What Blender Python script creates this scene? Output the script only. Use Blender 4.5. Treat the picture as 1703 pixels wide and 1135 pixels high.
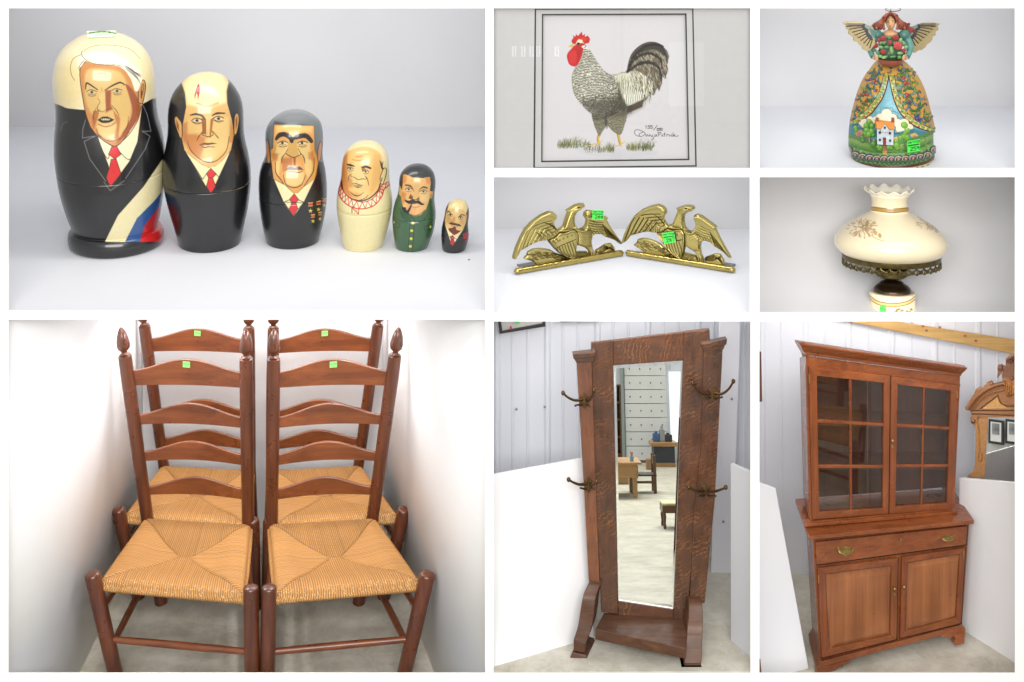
import bpy, bmesh, math, random
import numpy as np
from mathutils import Vector, Matrix
random.seed(7); rng = np.random.default_rng(7)
for o in list(bpy.data.objects): bpy.data.objects.remove(o)
S = bpy.context.scene
COL = S.collection
# ------------------------------------------------------------------ camera, world, lamps, exposure
CD, CZ, U = 5.0, 2.0, 0.002          # camera distance and height over the panel centre, metres per picture unit
cam = bpy.data.cameras.new('camera'); camo = bpy.data.objects.new('camera', cam); COL.objects.link(camo)
camo.location = (0, -CD, CZ); camo.rotation_euler = (math.radians(90), 0, 0)
cam.sensor_width = 36; cam.lens = 36*CD/(1703*U); cam.shift_y = -CZ/(1703*U); cam.clip_end = 200; cam.clip_start = .05
S.camera = camo
W = bpy.data.worlds.new('World'); S.world = W; W.use_nodes = True
W.node_tree.nodes['Background'].inputs[0].default_value = (.93, .96, 1, 1)
W.node_tree.nodes['Background'].inputs[1].default_value = .6
S.view_settings.view_transform = 'Standard'; S.view_settings.look = 'None'; S.view_settings.exposure = 0; S.view_settings.gamma = 1
S.render.resolution_x = 1024; S.render.resolution_y = 682
try:
    S.cycles.max_bounces = 8; S.cycles.diffuse_bounces = 4; S.cycles.glossy_bounces = 5; S.cycles.transparent_max_bounces = 12
    S.cycles.sample_clamp_indirect = 4; S.cycles.caustics_reflective = False; S.cycles.caustics_refractive = False
except Exception: pass

def area(name, loc, target, sx, sy, power, col=(1, .97, .93)):
    l = bpy.data.lights.new(name, 'AREA'); l.shape = 'RECTANGLE'; l.size = sx; l.size_y = sy; l.energy = power; l.color = col
    o = bpy.data.objects.new(name, l); COL.objects.link(o); o.location = loc
    d = Vector(target)-Vector(loc); o.rotation_euler = d.to_track_quat('-Z', 'Y').to_euler(); return o
area('front_softbox', (.3, -3.6, 3.9), (0, 0, -.1), 4.5, 1.6, 75)
area('camera_softbox', (.0, -6.3, 2.9), (0, 0, -.3), 5.5, 2.4, 500)
# fill lamps added to brighten the compartments, hidden behind the panel above the openings
area('doll_fill', (-.95, .35, 1.55), (-.9, 1.5, .45), 1.3, .35, 11)
area('eagle_fill', (.35, .28, 1.0), (.36, .6, .2), .7, .25, 4)
area('angel_fill', (1.28, .25, 1.45), (1.26, .5, .7), .8, .3, 2.0)
area('lamp_fill', (1.27, .14, .51), (1.27, .5, .2), .75, .12, .6)
area('chair_fill', (-.58, .66, -.01), (-1.62, .75, -1.0), .6, .1, 6)
area('chair_fill', (-1.38, .66, -.01), (-.4, .75, -1.0), .6, .1, 5)
area('chair_back_fill', (-1.08, 1.08, -.03), (-1.08, 1.25, -.8), .8, .2, 6)
area('hall_fill', (.42, .34, .0), (.42, .50, -.7), .6, .16, 2.0)
area('hutch_fill', (1.29, .15, .02), (1.32, .5, -.9), .7, .1, 1.8)
area('hutch_back_fill', (1.35, .62, -.09), (1.35, .85, -.6), .8, .1, 2.8)

# ------------------------------------------------------------------ picture units to places
def P(px, py, y):
    s = (CD+y)/CD
    return Vector(((px-851.5)*U*s, y, CZ+((567.5-py)*U-CZ)*s))
def FLO(px, py, zf):
    s = (CZ-zf)/(CZ-(567.5-py)*U); return P(px, py, (s-1)*CD)
def PL(px, py, p0, n, off=0.0):
    """point on the plane (p0, n), moved forward off along n, on the line of sight px,py"""
    c = Vector((0, -CD, CZ)); d = P(px, py, 0)-c; n = Vector(n).normalized(); q = Vector(p0)+n*off
    return c+d*((q-c).dot(n)/d.dot(n))
def proj(x, y, z):
    s = (CD+y)/CD
    return x/s/U+851.5, 567.5-((z-CZ)/s+CZ)/U

# ------------------------------------------------------------------ meshes
class MB:
    def __init__(s): s.v = []; s.f = []
    def add(s, vs, fs):
        b = len(s.v); s.v += [Vector(v) for v in vs]; s.f += [tuple(i+b for i in f) for f in fs]; return s
    def hexa(s, a, b):
        """solid between quad a and quad b (same order)"""
        fs = [(0, 1, 2, 3), (7, 6, 5, 4)]+[(i, 4+i, 4+(i+1) % 4, (i+1) % 4) for i in range(4)]
        return s.add(list(a)+list(b), fs)
    def box(s, x0, x1, y0, y1, z0, z1):
        return s.hexa([(x0, y0, z0), (x1, y0, z0), (x1, y0, z1), (x0, y0, z1)], [(x0, y1, z0), (x1, y1, z0), (x1, y1, z1), (x0, y1, z1)])
    def prism(s, poly, off):
        n = len(poly); off = Vector(off); a = [Vector(p) for p in poly]
        return s.add(a+[p+off for p in a], [tuple(range(n)), tuple(range(2*n-1, n-1, -1))]+[(i, n+i, n+(i+1) % n, (i+1) % n) for i in range(n)])
    def loft(s, rings, closed=True, caps=True):
        n = len(rings[0]); vs = [p for r in rings for p in r]; fs = []
        for k in range(len(rings)-1):
            for i in range(n if closed else n-1):
                j = (i+1) % n; fs.append((k*n+i, k*n+j, (k+1)*n+j, (k+1)*n+i))
        if caps: fs += [tuple(range(n-1, -1, -1)), tuple((len(rings)-1)*n+i for i in range(n))]
        return s.add(vs, fs)
    def tube(s, pts, rad, seg=12, caps=True, squash=None):
        pts = [Vector(p) for p in pts]; n = len(pts)
        if not hasattr(rad, '__len__'): rad = [rad]*n
        rings = []; ref = None
        for i, p in enumerate(pts):
            t = (pts[min(i+1, n-1)]-pts[max(i-1, 0)]).normalized()
            if ref is None:
                ref = Vector((0, 1, 0)) if abs(t.y) < .8 else Vector((0, 0, 1))
            a = (ref-t*ref.dot(t)).normalized(); ref = a; b = t.cross(a)
            k = squash or 1
            rings.append([p+(a*math.cos(u)*k+b*math.sin(u))*rad[i] for u in [2*math.pi*j/seg for j in range(seg)]])
        return s.loft(rings, True, caps)
    def lathe(s, cen, prof, seg=32, caps=True):
        """prof: (r, z) rows about the vertical through cen(x, y)"""
        rings = [[Vector((cen[0]+r*math.cos(a), cen[1]+r*math.sin(a), z)) for a in [2*math.pi*j/seg for j in range(seg)]] for r, z in prof]
        return s.loft(rings, True, caps)
    def ball(s, c, rx, ry, rz, nu=14, nv=9, rot=None):
        c = Vector(c); R = rot or Matrix.Identity(3)
        rings = []
        for k in range(nv+1):
            t = math.pi*(k+.001)/(nv+.002); rr = math.sin(t)
            rings.append([c+R@Vector((rx*rr*math.cos(a), ry*rr*math.sin(a), rz*math.cos(t))) for a in [2*math.pi*j/nu for j in range(nu)]])
        return s.loft(rings)
def link(name, me, mat, parent=None, bevel=0, seg=2, smooth=None):
    o = bpy.data.objects.new(name, me); COL.objects.link(o)
    if mat: me.materials.append(mat)
    if parent is not None:
        o.parent = parent; o.matrix_parent_inverse = Matrix.Identity(4)
    if smooth is not None:
        me.polygons.foreach_set('use_smooth', [True]*len(me.polygons))
        if smooth < 180: me.set_sharp_from_angle(angle=math.radians(smooth))
    if bevel:
        m = o.modifiers.new('bevel', 'BEVEL'); m.width = bevel; m.segments = seg; m.limit_method = 'ANGLE'; m.angle_limit = math.radians(35)
        if smooth is None:
            me.polygons.foreach_set('use_smooth', [False]*len(me.polygons))
    return o
def wloc(parent):
    v = Vector((0, 0, 0))
    while parent is not None: v += parent.location; parent = parent.parent
    return v
def part(name, mb, mat, parent=None, bevel=0, smooth=None, seg=2, fix=True):
    me = bpy.data.meshes.new(name); b = wloc(parent)
    me.from_pydata([tuple(v-b) for v in mb.v], [], mb.f); me.update()
    if fix:
        bm = bmesh.new(); bm.from_mesh(me); bmesh.ops.recalc_face_normals(bm, faces=bm.faces); bm.to_mesh(me); bm.free()
    return link(name, me, mat, parent, bevel, seg, smooth)
def tag(o, label=None, cat=None, group=None, kind=None):
    if label: o['label'] = label
    if cat: o['category'] = cat
    if group: o['group'] = group
    if kind: o['kind'] = kind
    return o
def thing(name, label, cat, loc=(0, 0, 0), group=None):
    o = bpy.data.objects.new(name, None); COL.objects.link(o); o.location = loc; o.empty_display_size = .05
    return tag(o, label, cat, group)
def copy_tree(o, parent=None):
    c = o.copy(); COL.objects.link(c); c.parent = parent
    for ch in o.children: copy_tree(ch, c)
    return c
def grid_mesh(name, V, mask, mat, parent, colors=None, smooth=True):
    """V: H x W x 3 world points, mask: H-1 x W-1 cells kept, colors: H x W x 3 display colours"""
    H, Wd = V.shape[:2]
    idx = np.arange(H*Wd).reshape(H, Wd)
    q = np.stack([idx[:-1, :-1], idx[1:, :-1], idx[1:, 1:], idx[:-1, 1:]], -1)
    q = q.reshape(-1, 4) if mask is None else q[mask]
    used = np.zeros(H*Wd, bool); used[q.ravel()] = True
    new = np.cumsum(used)-1; q = new[q]
    b = np.array(wloc(parent)); vs = (V.reshape(-1, 3)-b)[used]
    return raw_mesh(name, vs, q, mat, parent, None if colors is None else colors.reshape(-1, 3)[used], smooth)
def raw_mesh(name, vs, q, mat, parent, cols=None, smooth=True):
    me = bpy.data.meshes.new(name)
    me.vertices.add(len(vs)); me.vertices.foreach_set('co', np.ascontiguousarray(vs, dtype=np.float32).ravel())
    n = len(q); me.loops.add(n*4); me.polygons.add(n)
    me.loops.foreach_set('vertex_index', np.ascontiguousarray(q, dtype=np.int32).ravel())
    me.polygons.foreach_set('loop_start', np.arange(0, 4*n, 4, dtype=np.int32))
    me.polygons.foreach_set('use_smooth', np.full(n, smooth))
    me.update(calc_edges=True); me.validate()
    if cols is not None:
        a = me.color_attributes.new('Col', 'FLOAT_COLOR', 'POINT')
        c = np.ones((len(vs), 4), np.float32); c[:, :3] = lin(cols); a.data.foreach_set('color', c.ravel())
    return link(name, me, mat, parent)
def lin(c):
    c = np.clip(np.asarray(c, float), 0, 1); return np.where(c <= .04045, c/12.92, ((c+.055)/1.055)**2.4)
def hx(r, g, b): return tuple(lin(np.array([r, g, b])/255.0))

# ------------------------------------------------------------------ materials
def newmat(name):
    m = bpy.data.materials.new(name); m.use_nodes = True
    return m, m.node_tree, m.node_tree.nodes['Principled BSDF']
def mat(name, c, rough=.5, metal=0, coat=0, noise=0, nscale=8, bump=0, bscale=60, spec=.5, coatr=.08, trans=0):
    m, nt, b = newmat(name)
    b.inputs['Base Color'].default_value = (*c, 1); b.inputs['Roughness'].default_value = rough; b.inputs['Metallic'].default_value = metal
    b.inputs['Coat Weight'].default_value = coat; b.inputs['Coat Roughness'].default_value = coatr; b.inputs['Specular IOR Level'].default_value = spec
    b.inputs['Transmission Weight'].default_value = trans
    if noise or bump:
        tc = nt.nodes.new('ShaderNodeTexCoord')
    if noise:
        n = nt.nodes.new('ShaderNodeTexNoise'); n.inputs['Scale'].default_value = nscale; n.inputs['Detail'].default_value = 6
        r = nt.nodes.new('ShaderNodeMapRange'); r.inputs['From Min'].default_value = .3; r.inputs['From Max'].default_value = .7
        r.inputs['To Min'].default_value = 1-noise; r.inputs['To Max'].default_value = 1+noise
        x = nt.nodes.new('ShaderNodeMix'); x.data_type = 'RGBA'; x.blend_type = 'MULTIPLY'; x.inputs[0].default_value = 1
        x.inputs[6].default_value = (*c, 1)
        nt.links.new(tc.outputs['Object'], n.inputs['Vector']); nt.links.new(n.outputs['Fac'], r.inputs['Value'])
        nt.links.new(r.outputs['Result'], x.inputs[7]); nt.links.new(x.outputs[2], b.inputs['Base Color'])
    if bump:
        n2 = nt.nodes.new('ShaderNodeTexNoise'); n2.inputs['Scale'].default_value = bscale; n2.inputs['Detail'].default_value = 4
        bp = nt.nodes.new('ShaderNodeBump'); bp.inputs['Strength'].default_value = bump; bp.inputs['Distance'].default_value = .002
        nt.links.new(tc.outputs['Object'], n2.inputs['Vector']); nt.links.new(n2.outputs['Fac'], bp.inputs['Height']); nt.links.new(bp.outputs['Normal'], b.inputs['Normal'])
    return m
def wood(name, dark, light, grain='z', scale=1.0, rough=.32, coat=.35, flake=0, contrast=1):
    m, nt, b = newmat(name); N = nt.nodes; L = nt.links
    tc = N.new('ShaderNodeTexCoord'); mp = N.new('ShaderNodeMapping')
    k = {'z': (1, 1, .07), 'x': (.07, 1, 1), 'y': (1, .07, 1)}[grain]
    mp.inputs['Scale'].default_value = tuple(a*34*scale for a in k)
    n = N.new('ShaderNodeTexNoise'); n.inputs['Scale'].default_value = 1; n.inputs['Detail'].default_value = 7; n.inputs['Roughness'].default_value = .62; n.inputs['Distortion'].default_value = .6
    cr = N.new('ShaderNodeValToRGB'); e = cr.color_ramp.elements
    e[0].position = .5-.22/contrast; e[0].color = (*dark, 1); e[1].position = .5+.2/contrast; e[1].color = (*light, 1)
    L.new(tc.outputs['Object'], mp.inputs['Vector']); L.new(mp.outputs['Vector'], n.inputs['Vector']); L.new(n.outputs['Fac'], cr.inputs['Fac'])
    out = cr.outputs['Color']
    n3 = N.new('ShaderNodeTexNoise'); n3.inputs['Scale'].default_value = 5; n3.inputs['Detail'].default_value = 3
    L.new(tc.outputs['Object'], n3.inputs['Vector'])
    mr = N.new('ShaderNodeMapRange'); mr.inputs['From Min'].default_value = .3; mr.inputs['From Max'].default_value = .7; mr.inputs['To Min'].default_value = .78; mr.inputs['To Max'].default_value = 1.2
    L.new(n3.outputs['Fac'], mr.inputs['Value'])
    x = N.new('ShaderNodeMix'); x.data_type = 'RGBA'; x.blend_type = 'MULTIPLY'; x.inputs[0].default_value = 1
    L.new(out, x.inputs[6]); L.new(mr.outputs['Result'], x.inputs[7]); out = x.outputs[2]
    if flake:                                   # quarter-sawn ray fleck: wavy bands across the grain
        mp2 = N.new('ShaderNodeMapping'); mp2.inputs['Rotation'].default_value = (0, math.radians(28 if grain == 'z' else 75), 0)
        wv = N.new('ShaderNodeTexWave'); wv.inputs['Scale'].default_value = 24; wv.inputs['Distortion'].default_value = 16; wv.inputs['Detail'].default_value = 4; wv.inputs['Detail Scale'].default_value = .8; wv.inputs['Detail Roughness'].default_value = .65
        wv.bands_direction = 'Z' if grain == 'z' else 'Z'
        L.new(tc.outputs['Object'], mp2.inputs['Vector']); L.new(mp2.outputs['Vector'], wv.inputs['Vector'])
        c2 = N.new('ShaderNodeValToRGB'); c2.color_ramp.elements[0].position = .62; c2.color_ramp.elements[1].position = .95
        c2.color_ramp.elements[0].color = (0, 0, 0, 1); c2.color_ramp.elements[1].color = (flake, flake, flake, 1)
        L.new(wv.outputs['Fac'], c2.inputs['Fac'])
        y = N.new('ShaderNodeMix'); y.data_type = 'RGBA'; y.blend_type = 'MIX'
        y.inputs[7].default_value = (light[0]*1.9, light[1]*2.1, light[2]*1.9, 1)
        nm = N.new('ShaderNodeTexNoise'); nm.inputs['Scale'].default_value = 17; nm.inputs['Detail'].default_value = 4; L.new(tc.outputs['Object'], nm.inputs['Vector'])
        rm = N.new('ShaderNodeMapRange'); rm.inputs['From Min'].default_value = .42; rm.inputs['From Max'].default_value = .62; L.new(nm.outputs['Fac'], rm.inputs['Value'])
        mm = N.new('ShaderNodeMath'); mm.operation = 'MULTIPLY'; L.new(c2.outputs['Color'], mm.inputs[0]); L.new(rm.outputs['Result'], mm.inputs[1])
        L.new(mm.outputs[0], y.inputs[0]); L.new(out, y.inputs[6]); out = y.outputs[2]
    mpf = N.new('ShaderNodeMapping'); mpf.inputs['Scale'].default_value = tuple(q*170*scale for q in {'z': (1, 1, .025), 'x': (.025, 1, 1), 'y': (1, .025, 1)}[grain])
    nf = N.new('ShaderNodeTexNoise'); nf.inputs['Scale'].default_value = 1; nf.inputs['Detail'].default_value = 3; L.new(tc.outputs['Object'], mpf.inputs['Vector']); L.new(mpf.outputs['Vector'], nf.inputs['Vector'])
    mf = N.new('ShaderNodeMapRange'); mf.inputs['From Min'].default_value = .35; mf.inputs['From Max'].default_value = .65; mf.inputs['To Min'].default_value = .87; mf.inputs['To Max'].default_value = 1.08; L.new(nf.outputs['Fac'], mf.inputs['Value'])
    xf = N.new('ShaderNodeMix'); xf.data_type = 'RGBA'; xf.blend_type = 'MULTIPLY'; xf.inputs[0].default_value = 1; L.new(out, xf.inputs[6]); L.new(mf.outputs['Result'], xf.inputs[7]); out = xf.outputs[2]
    L.new(out, b.inputs['Base Color'])
    nr = N.new('ShaderNodeTexNoise'); nr.inputs['Scale'].default_value = 14; nr.inputs['Detail'].default_value = 5; L.new(tc.outputs['Object'], nr.inputs['Vector'])
    rr_ = N.new('ShaderNodeMapRange'); rr_.inputs['From Min'].default_value = .3; rr_.inputs['From Max'].default_value = .7; rr_.inputs['To Min'].default_value = rough*.85; rr_.inputs['To Max'].default_value = min(1, rough*1.4); L.new(nr.outputs['Fac'], rr_.inputs['Value']); L.new(rr_.outputs['Result'], b.inputs['Roughness'])
    b.inputs['Coat Weight'].default_value = coat; b.inputs['Coat Roughness'].default_value = .15
    bp = N.new('ShaderNodeBump'); bp.inputs['Strength'].default_value = .05; bp.inputs['Distance'].default_value = .001
    L.new(n.outputs['Fac'], bp.inputs['Height']); L.new(bp.outputs['Normal'], b.inputs['Normal'])
    return m
def colmat(name, rough=.35, metal=0, coat=0, bump=0, bscale=200, spec=.5, coatr=.05, grain=0):
    m, nt, b = newmat(name); a = nt.nodes.new('ShaderNodeVertexColor'); a.layer_name = 'Col'
    nt.links.new(a.outputs['Color'], b.inputs['Base Color'])
    b.inputs['Roughness'].default_value = rough; b.inputs['Metallic'].default_value = metal; b.inputs['Coat Weight'].default_value = coat
    b.inputs['Coat Roughness'].default_value = coatr; b.inputs['Specular IOR Level'].default_value = spec
    tc = nt.nodes.new('ShaderNodeTexCoord')
    if grain:
        n = nt.nodes.new('ShaderNodeTexNoise'); n.inputs['Scale'].default_value = bscale; n.inputs['Detail'].default_value = 5
        r = nt.nodes.new('ShaderNodeMapRange'); r.inputs['From Min'].default_value = .3; r.inputs['From Max'].default_value = .7; r.inputs['To Min'].default_value = 1-grain; r.inputs['To Max'].default_value = 1+grain
        x = nt.nodes.new('ShaderNodeMix'); x.data_type = 'RGBA'; x.blend_type = 'MULTIPLY'; x.inputs[0].default_value = 1
        nt.links.new(tc.outputs['Object'], n.inputs['Vector']); nt.links.new(n.outputs['Fac'], r.inputs['Value'])
        nt.links.new(a.outputs['Color'], x.inputs[6]); nt.links.new(r.outputs['Result'], x.inputs[7]); nt.links.new(x.outputs[2], b.inputs['Base Color'])
    if bump:
        n = nt.nodes.new('ShaderNodeTexNoise'); n.inputs['Scale'].default_value = bscale
        bp = nt.nodes.new('ShaderNodeBump'); bp.inputs['Strength'].default_value = bump; bp.inputs['Distance'].default_value = .001
        nt.links.new(tc.outputs['Object'], n.inputs['Vector']); nt.links.new(n.outputs['Fac'], bp.inputs['Height']); nt.links.new(bp.outputs['Normal'], b.inputs['Normal'])
    return m
def concrete(name, c1, c2):
    m, nt, b = newmat(name); N = nt.nodes; L = nt.links
    tc = N.new('ShaderNodeTexCoord')
    n = N.new('ShaderNodeTexNoise'); n.inputs['Scale'].default_value = 6; n.inputs['Detail'].default_value = 12; n.inputs['Roughness'].default_value = .72; n.inputs['Distortion'].default_value = .15
    cr = N.new('ShaderNodeValToRGB'); cr.color_ramp.elements[0].position = .33; cr.color_ramp.elements[1].position = .62
    cr.color_ramp.elements[0].color = (*c1, 1); cr.color_ramp.elements[1].color = (*c2, 1)
    v = N.new('ShaderNodeTexVoronoi'); v.feature = 'DISTANCE_TO_EDGE'; v.inputs['Scale'].default_value = 3.3
    n4 = N.new('ShaderNodeTexNoise'); n4.inputs['Scale'].default_value = 9; n4.inputs['Detail'].default_value = 5
    vm = N.new('ShaderNodeVectorMath'); vm.operation = 'MULTIPLY_ADD'; vm.inputs[1].default_value = (.35, .35, .35)
    L.new(tc.outputs['Object'], n4.inputs['Vector']); L.new(n4.outputs['Color'], vm.inputs[0]); L.new(tc.outputs['Object'], vm.inputs[2]); L.new(vm.outputs['Vector'], v.inputs['Vector'])
    mr = N.new('ShaderNodeMapRange'); mr.inputs['From Max'].default_value = .012; mr.inputs['To Min'].default_value = .72; mr.inputs['To Max'].default_value = 1
    L.new(v.outputs['Distance'], mr.inputs['Value'])
    x = N.new('ShaderNodeMix'); x.data_type = 'RGBA'; x.blend_type = 'MULTIPLY'; x.inputs[0].default_value = .6
    L.new(tc.outputs['Object'], n.inputs['Vector']); L.new(n.outputs['Fac'], cr.inputs['Fac']); L.new(cr.outputs['Color'], x.inputs[6]); L.new(mr.outputs['Result'], x.inputs[7])
    L.new(x.outputs[2], b.inputs['Base Color']); b.inputs['Roughness'].default_value = .62
    return m

# ------------------------------------------------------------------ painting: colours laid on a dense mesh, vertex by vertex
def spl(pts, closed=False, n=6):
    p = np.array(pts, float); m = len(p); out = []
    rngk = range(m if closed else m-1)
    for k in rngk:
        if closed: a, b, c, d = p[(k-1) % m], p[k], p[(k+1) % m], p[(k+2) % m]
        else: a, b, c, d = p[max(k-1, 0)], p[k], p[k+1], p[min(k+2, m-1)]
        for i in range(n):
            t = i/n
            out.append(.5*((2*b)+(c-a)*t+(2*a-5*b+4*c-d)*t*t+(3*b-a-3*c+d)*t**3))
    if not closed: out.append(p[-1])
    return np.array(out)
class Cv:
    def __init__(s, x0, y0, x1, y1, res=2.0, bg=(1, 1, 1)):
        s.x0, s.y0, s.res = x0, y0, res; s.w = int((x1-x0)*res)+1; s.h = int((y1-y0)*res)+1
        s.scalar = not hasattr(bg, '__len__')
        s.a = np.zeros((s.h, s.w)) + bg if s.scalar else np.zeros((s.h, s.w, 3))+np.array(bg, float)/(255 if max(bg) > 1 else 1)
        s.T = (0, 0, 1)
    def zoom(s, ox, oy, sc): s.T = (ox, oy, sc); return s
    def px(s, pts): p = np.array(pts, float); return np.stack([s.T[0]+p[:, 0]/s.T[2], s.T[1]+p[:, 1]/s.T[2]], -1)
    def _win(s, p, pad):
        i0 = max(0, int((p[:, 0].min()-pad-s.x0)*s.res)); i1 = min(s.w, int((p[:, 0].max()+pad-s.x0)*s.res)+2)
        j0 = max(0, int((p[:, 1].min()-pad-s.y0)*s.res)); j1 = min(s.h, int((p[:, 1].max()+pad-s.y0)*s.res)+2)
        if i1 <= i0 or j1 <= j0: return None
        X, Y = np.meshgrid(s.x0+np.arange(i0, i1)/s.res, s.y0+np.arange(j0, j1)/s.res)
        return (slice(j0, j1), slice(i0, i1)), X, Y
    @staticmethod
    def _dist(p, X, Y, closed, wid=None):
        D = np.full(X.shape, 1e9); q = p if not closed else np.vstack([p, p[:1]])
        for k in range(len(q)-1):
            ax, ay = q[k]; bx, by = q[k+1]; dx, dy = bx-ax, by-ay; l = dx*dx+dy*dy+1e-12
            t = np.clip(((X-ax)*dx+(Y-ay)*dy)/l, 0, 1)
            d = np.hypot(X-ax-t*dx, Y-ay-t*dy)
            if wid is not None: d = d-(wid[k]*(1-t)+wid[k+1]*t)
            np.minimum(D, d, out=D)
        return D
    @staticmethod
    def _inside(p, X, Y):
        ins = np.zeros(X.shape, bool); n = len(p)
        for k in range(n):
            x1, y1 = p[k]; x2, y2 = p[(k+1) % n]
            if y1 == y2: continue
            c = ((y1 > Y) != (y2 > Y)) & (X < (x2-x1)*(Y-y1)/(y2-y1)+x1); ins ^= c
        return ins
    def put(s, w, m, c, mode):
        a = s.a[w]
        if s.scalar:
            if mode == 'max': s.a[w] = np.maximum(a, m*c)
            elif mode == 'add': s.a[w] = a+m*c
            else: s.a[w] = a*(1-m)+c*m
        else: s.a[w] = a*(1-m[..., None])+np.array(c, float)*m[..., None]
    def col(s, c): return c if s.scalar else (np.array(c, float)/255 if max(c) > 1 else np.array(c, float))
    def fill(s, pts, c, alpha=1, soft=0, smooth=False, mode='set', prof=None):
        p = s.px(pts)
        if smooth: p = spl(p, True, 5)
        g = s._win(p, soft+1)
        if g is None: return s
        w, X, Y = g; d = s._dist(p, X, Y, True); sd = np.where(s._inside(p, X, Y), d, -d)
        k = max(soft, .5/s.res)
        m = np.clip(.5+sd/(2*k), 0, 1)
        if soft: m = m*m*(3-2*m)
        if prof is not None: m = m*np.clip(prof(np.maximum(sd, 0)), 0, 2)
        s.put(w, m*alpha, s.col(c) if not s.scalar else c, mode); return s
    def stroke(s, pts, width, c, alpha=1, taper=None, soft=0, smooth=True, mode='set', rnd=False):
        p = s.px(pts); width = width*getattr(s, 'wk', 1)
        if smooth and len(p) > 2: p = spl(p, False, 5)
        n = len(p); hw = width/2
        if taper is None: wd = np.full(n, hw)
        else:
            t = np.linspace(0, 1, n); wd = hw*np.interp(t, np.linspace(0, 1, len(taper)), taper)
        g = s._win(p, hw+soft+1)
        if g is None: return s
        w, X, Y = g; d = s._dist(p, X, Y, False, wd); k = max(soft, .5/s.res)
        m = np.clip(.5-d/(2*k), 0, 1)
        if rnd: m = np.sqrt(np.clip(1-np.clip((d+hw)/hw, 0, 1)**2, 0, 1))
        s.put(w, m*alpha, s.col(c) if not s.scalar else c, mode); return s
    def blob(s, x, y, rx, ry, c, alpha=1, rot=0, hard=0):
        a = np.linspace(0, 2*math.pi, 20, endpoint=False); cr, sr = math.cos(rot), math.sin(rot)
        pts = [(x+rx*math.cos(t)*cr-ry*math.sin(t)*sr, y+rx*math.cos(t)*sr+ry*math.sin(t)*cr) for t in a]
        return s.fill(pts, c, alpha, soft=(1-hard)*min(rx, ry)/s.T[2]*.6)
    def dot(s, x, y, rx, ry, c, rot=0, alpha=1, mode='set', prof=None):
        a = np.linspace(0, 2*math.pi, 18, endpoint=False); cr, sr = math.cos(rot), math.sin(rot)
        return s.fill([(x+rx*math.cos(t)*cr-ry*math.sin(t)*sr, y+rx*math.cos(t)*sr+ry*math.sin(t)*cr) for t in a], c, alpha, mode=mode, prof=prof)
    def sample(s, px, py):
        fx = np.clip((px-s.x0)*s.res, 0, s.w-1.001); fy = np.clip((py-s.y0)*s.res, 0, s.h-1.001)
        i = fx.astype(int); j = fy.astype(int); u = fx-i; v = fy-j
        if not s.scalar: u = u[..., None]; v = v[..., None]
        return s.a[j, i]*(1-u)*(1-v)+s.a[j, i+1]*u*(1-v)+s.a[j+1, i]*(1-u)*v+s.a[j+1, i+1]*u*v
    def blur(s, n=1):
        for _ in range(n):
            a = s.a; s.a = (a+np.roll(a, 1, 0)+np.roll(a, -1, 0)+np.roll(a, 1, 1)+np.roll(a, -1, 1))/5
        return s
# stroke letters on a 4 x 6 box (x right, y down)
GL = {'0': [[(0, 1), (1, 0), (3, 0), (4, 2), (4, 4), (3, 6), (1, 6), (0, 4), (0, 1)]], '1': [[(1, 1), (2, 0), (2, 6)]], '2': [[(0, 1), (1, 0), (3, 0), (4, 1.5), (0, 6), (4, 6)]],
      '4': [[(3, 6), (3, 0), (0, 4), (4, 4)]], '5': [[(4, 0), (.5, 0), (.3, 2.5), (3, 2.3), (4, 4), (3, 6), (0, 5.6)]], '7': [[(0, 0), (4, 0), (1.5, 6)]],
      '8': [[(2, 3), (.3, 1.5), (2, 0), (3.7, 1.5), (2, 3), (.1, 4.5), (2, 6), (3.9, 4.5), (2, 3)]], '9': [[(3.8, 2), (2, 3.3), (.2, 1.8), (2, 0), (3.8, 1.5), (3.5, 6)]],
      '/': [[(0, 6.3), (3.4, -.3)]], '3': [[(0, .5), (2, 0), (3.6, 1.3), (2, 2.8), (4, 4.4), (2, 6), (0, 5.5)]]}
def write(cv, txt, x, y, h, wd, c, slope=0, sp=1.35):
    k = h/6
    for ch in txt:
        for st in GL.get(ch, []):
            cv.stroke([(x+a*k, y+b*k+slope*a*k) for a, b in st], wd, c, smooth=False)
        x += 4*k*sp; y += slope*4*k*sp
def sticker(parent, quad, txt, plane, off=.0015, big='288', name='price_sticker', green=(.30, .90, .32)):
    """neon green price sticker: quad is TL,TR,BR,BL in picture units"""
    q = np.array(quad, float); w = int(np.hypot(*(q[1]-q[0]))*3)+2; h = int(np.hypot(*(q[3]-q[0]))*3)+2
    cv = Cv(0, 0, 100, 100, .9, green)
    write(cv, txt, 8, 10, 15, 4, (15, 80, 25), sp=1.16)
    for k in range(7): cv.stroke([(10+k*12, 42), (18+k*12, 42)], 11, (10, 70, 20), smooth=False)
    write(cv, big, 24, 58, 30, 6, (12, 70, 20), sp=1.25)
    uu, vv = np.meshgrid(np.linspace(0, 1, w), np.linspace(0, 1, h))
    px = (q[0, 0]*(1-uu)+q[1, 0]*uu)*(1-vv)+(q[3, 0]*(1-uu)+q[2, 0]*uu)*vv
    py = (q[0, 1]*(1-uu)+q[1, 1]*uu)*(1-vv)+(q[3, 1]*(1-uu)+q[2, 1]*uu)*vv
    V = np.array([[plane(px[j, i], py[j, i], off) for i in range(w)] for j in range(h)], float)
    return grid_mesh(name, V, None, M_STICK, parent, cv.sample(uu*100, vv*100))
M_STICK = colmat('sticker_paper', .55)
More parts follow.
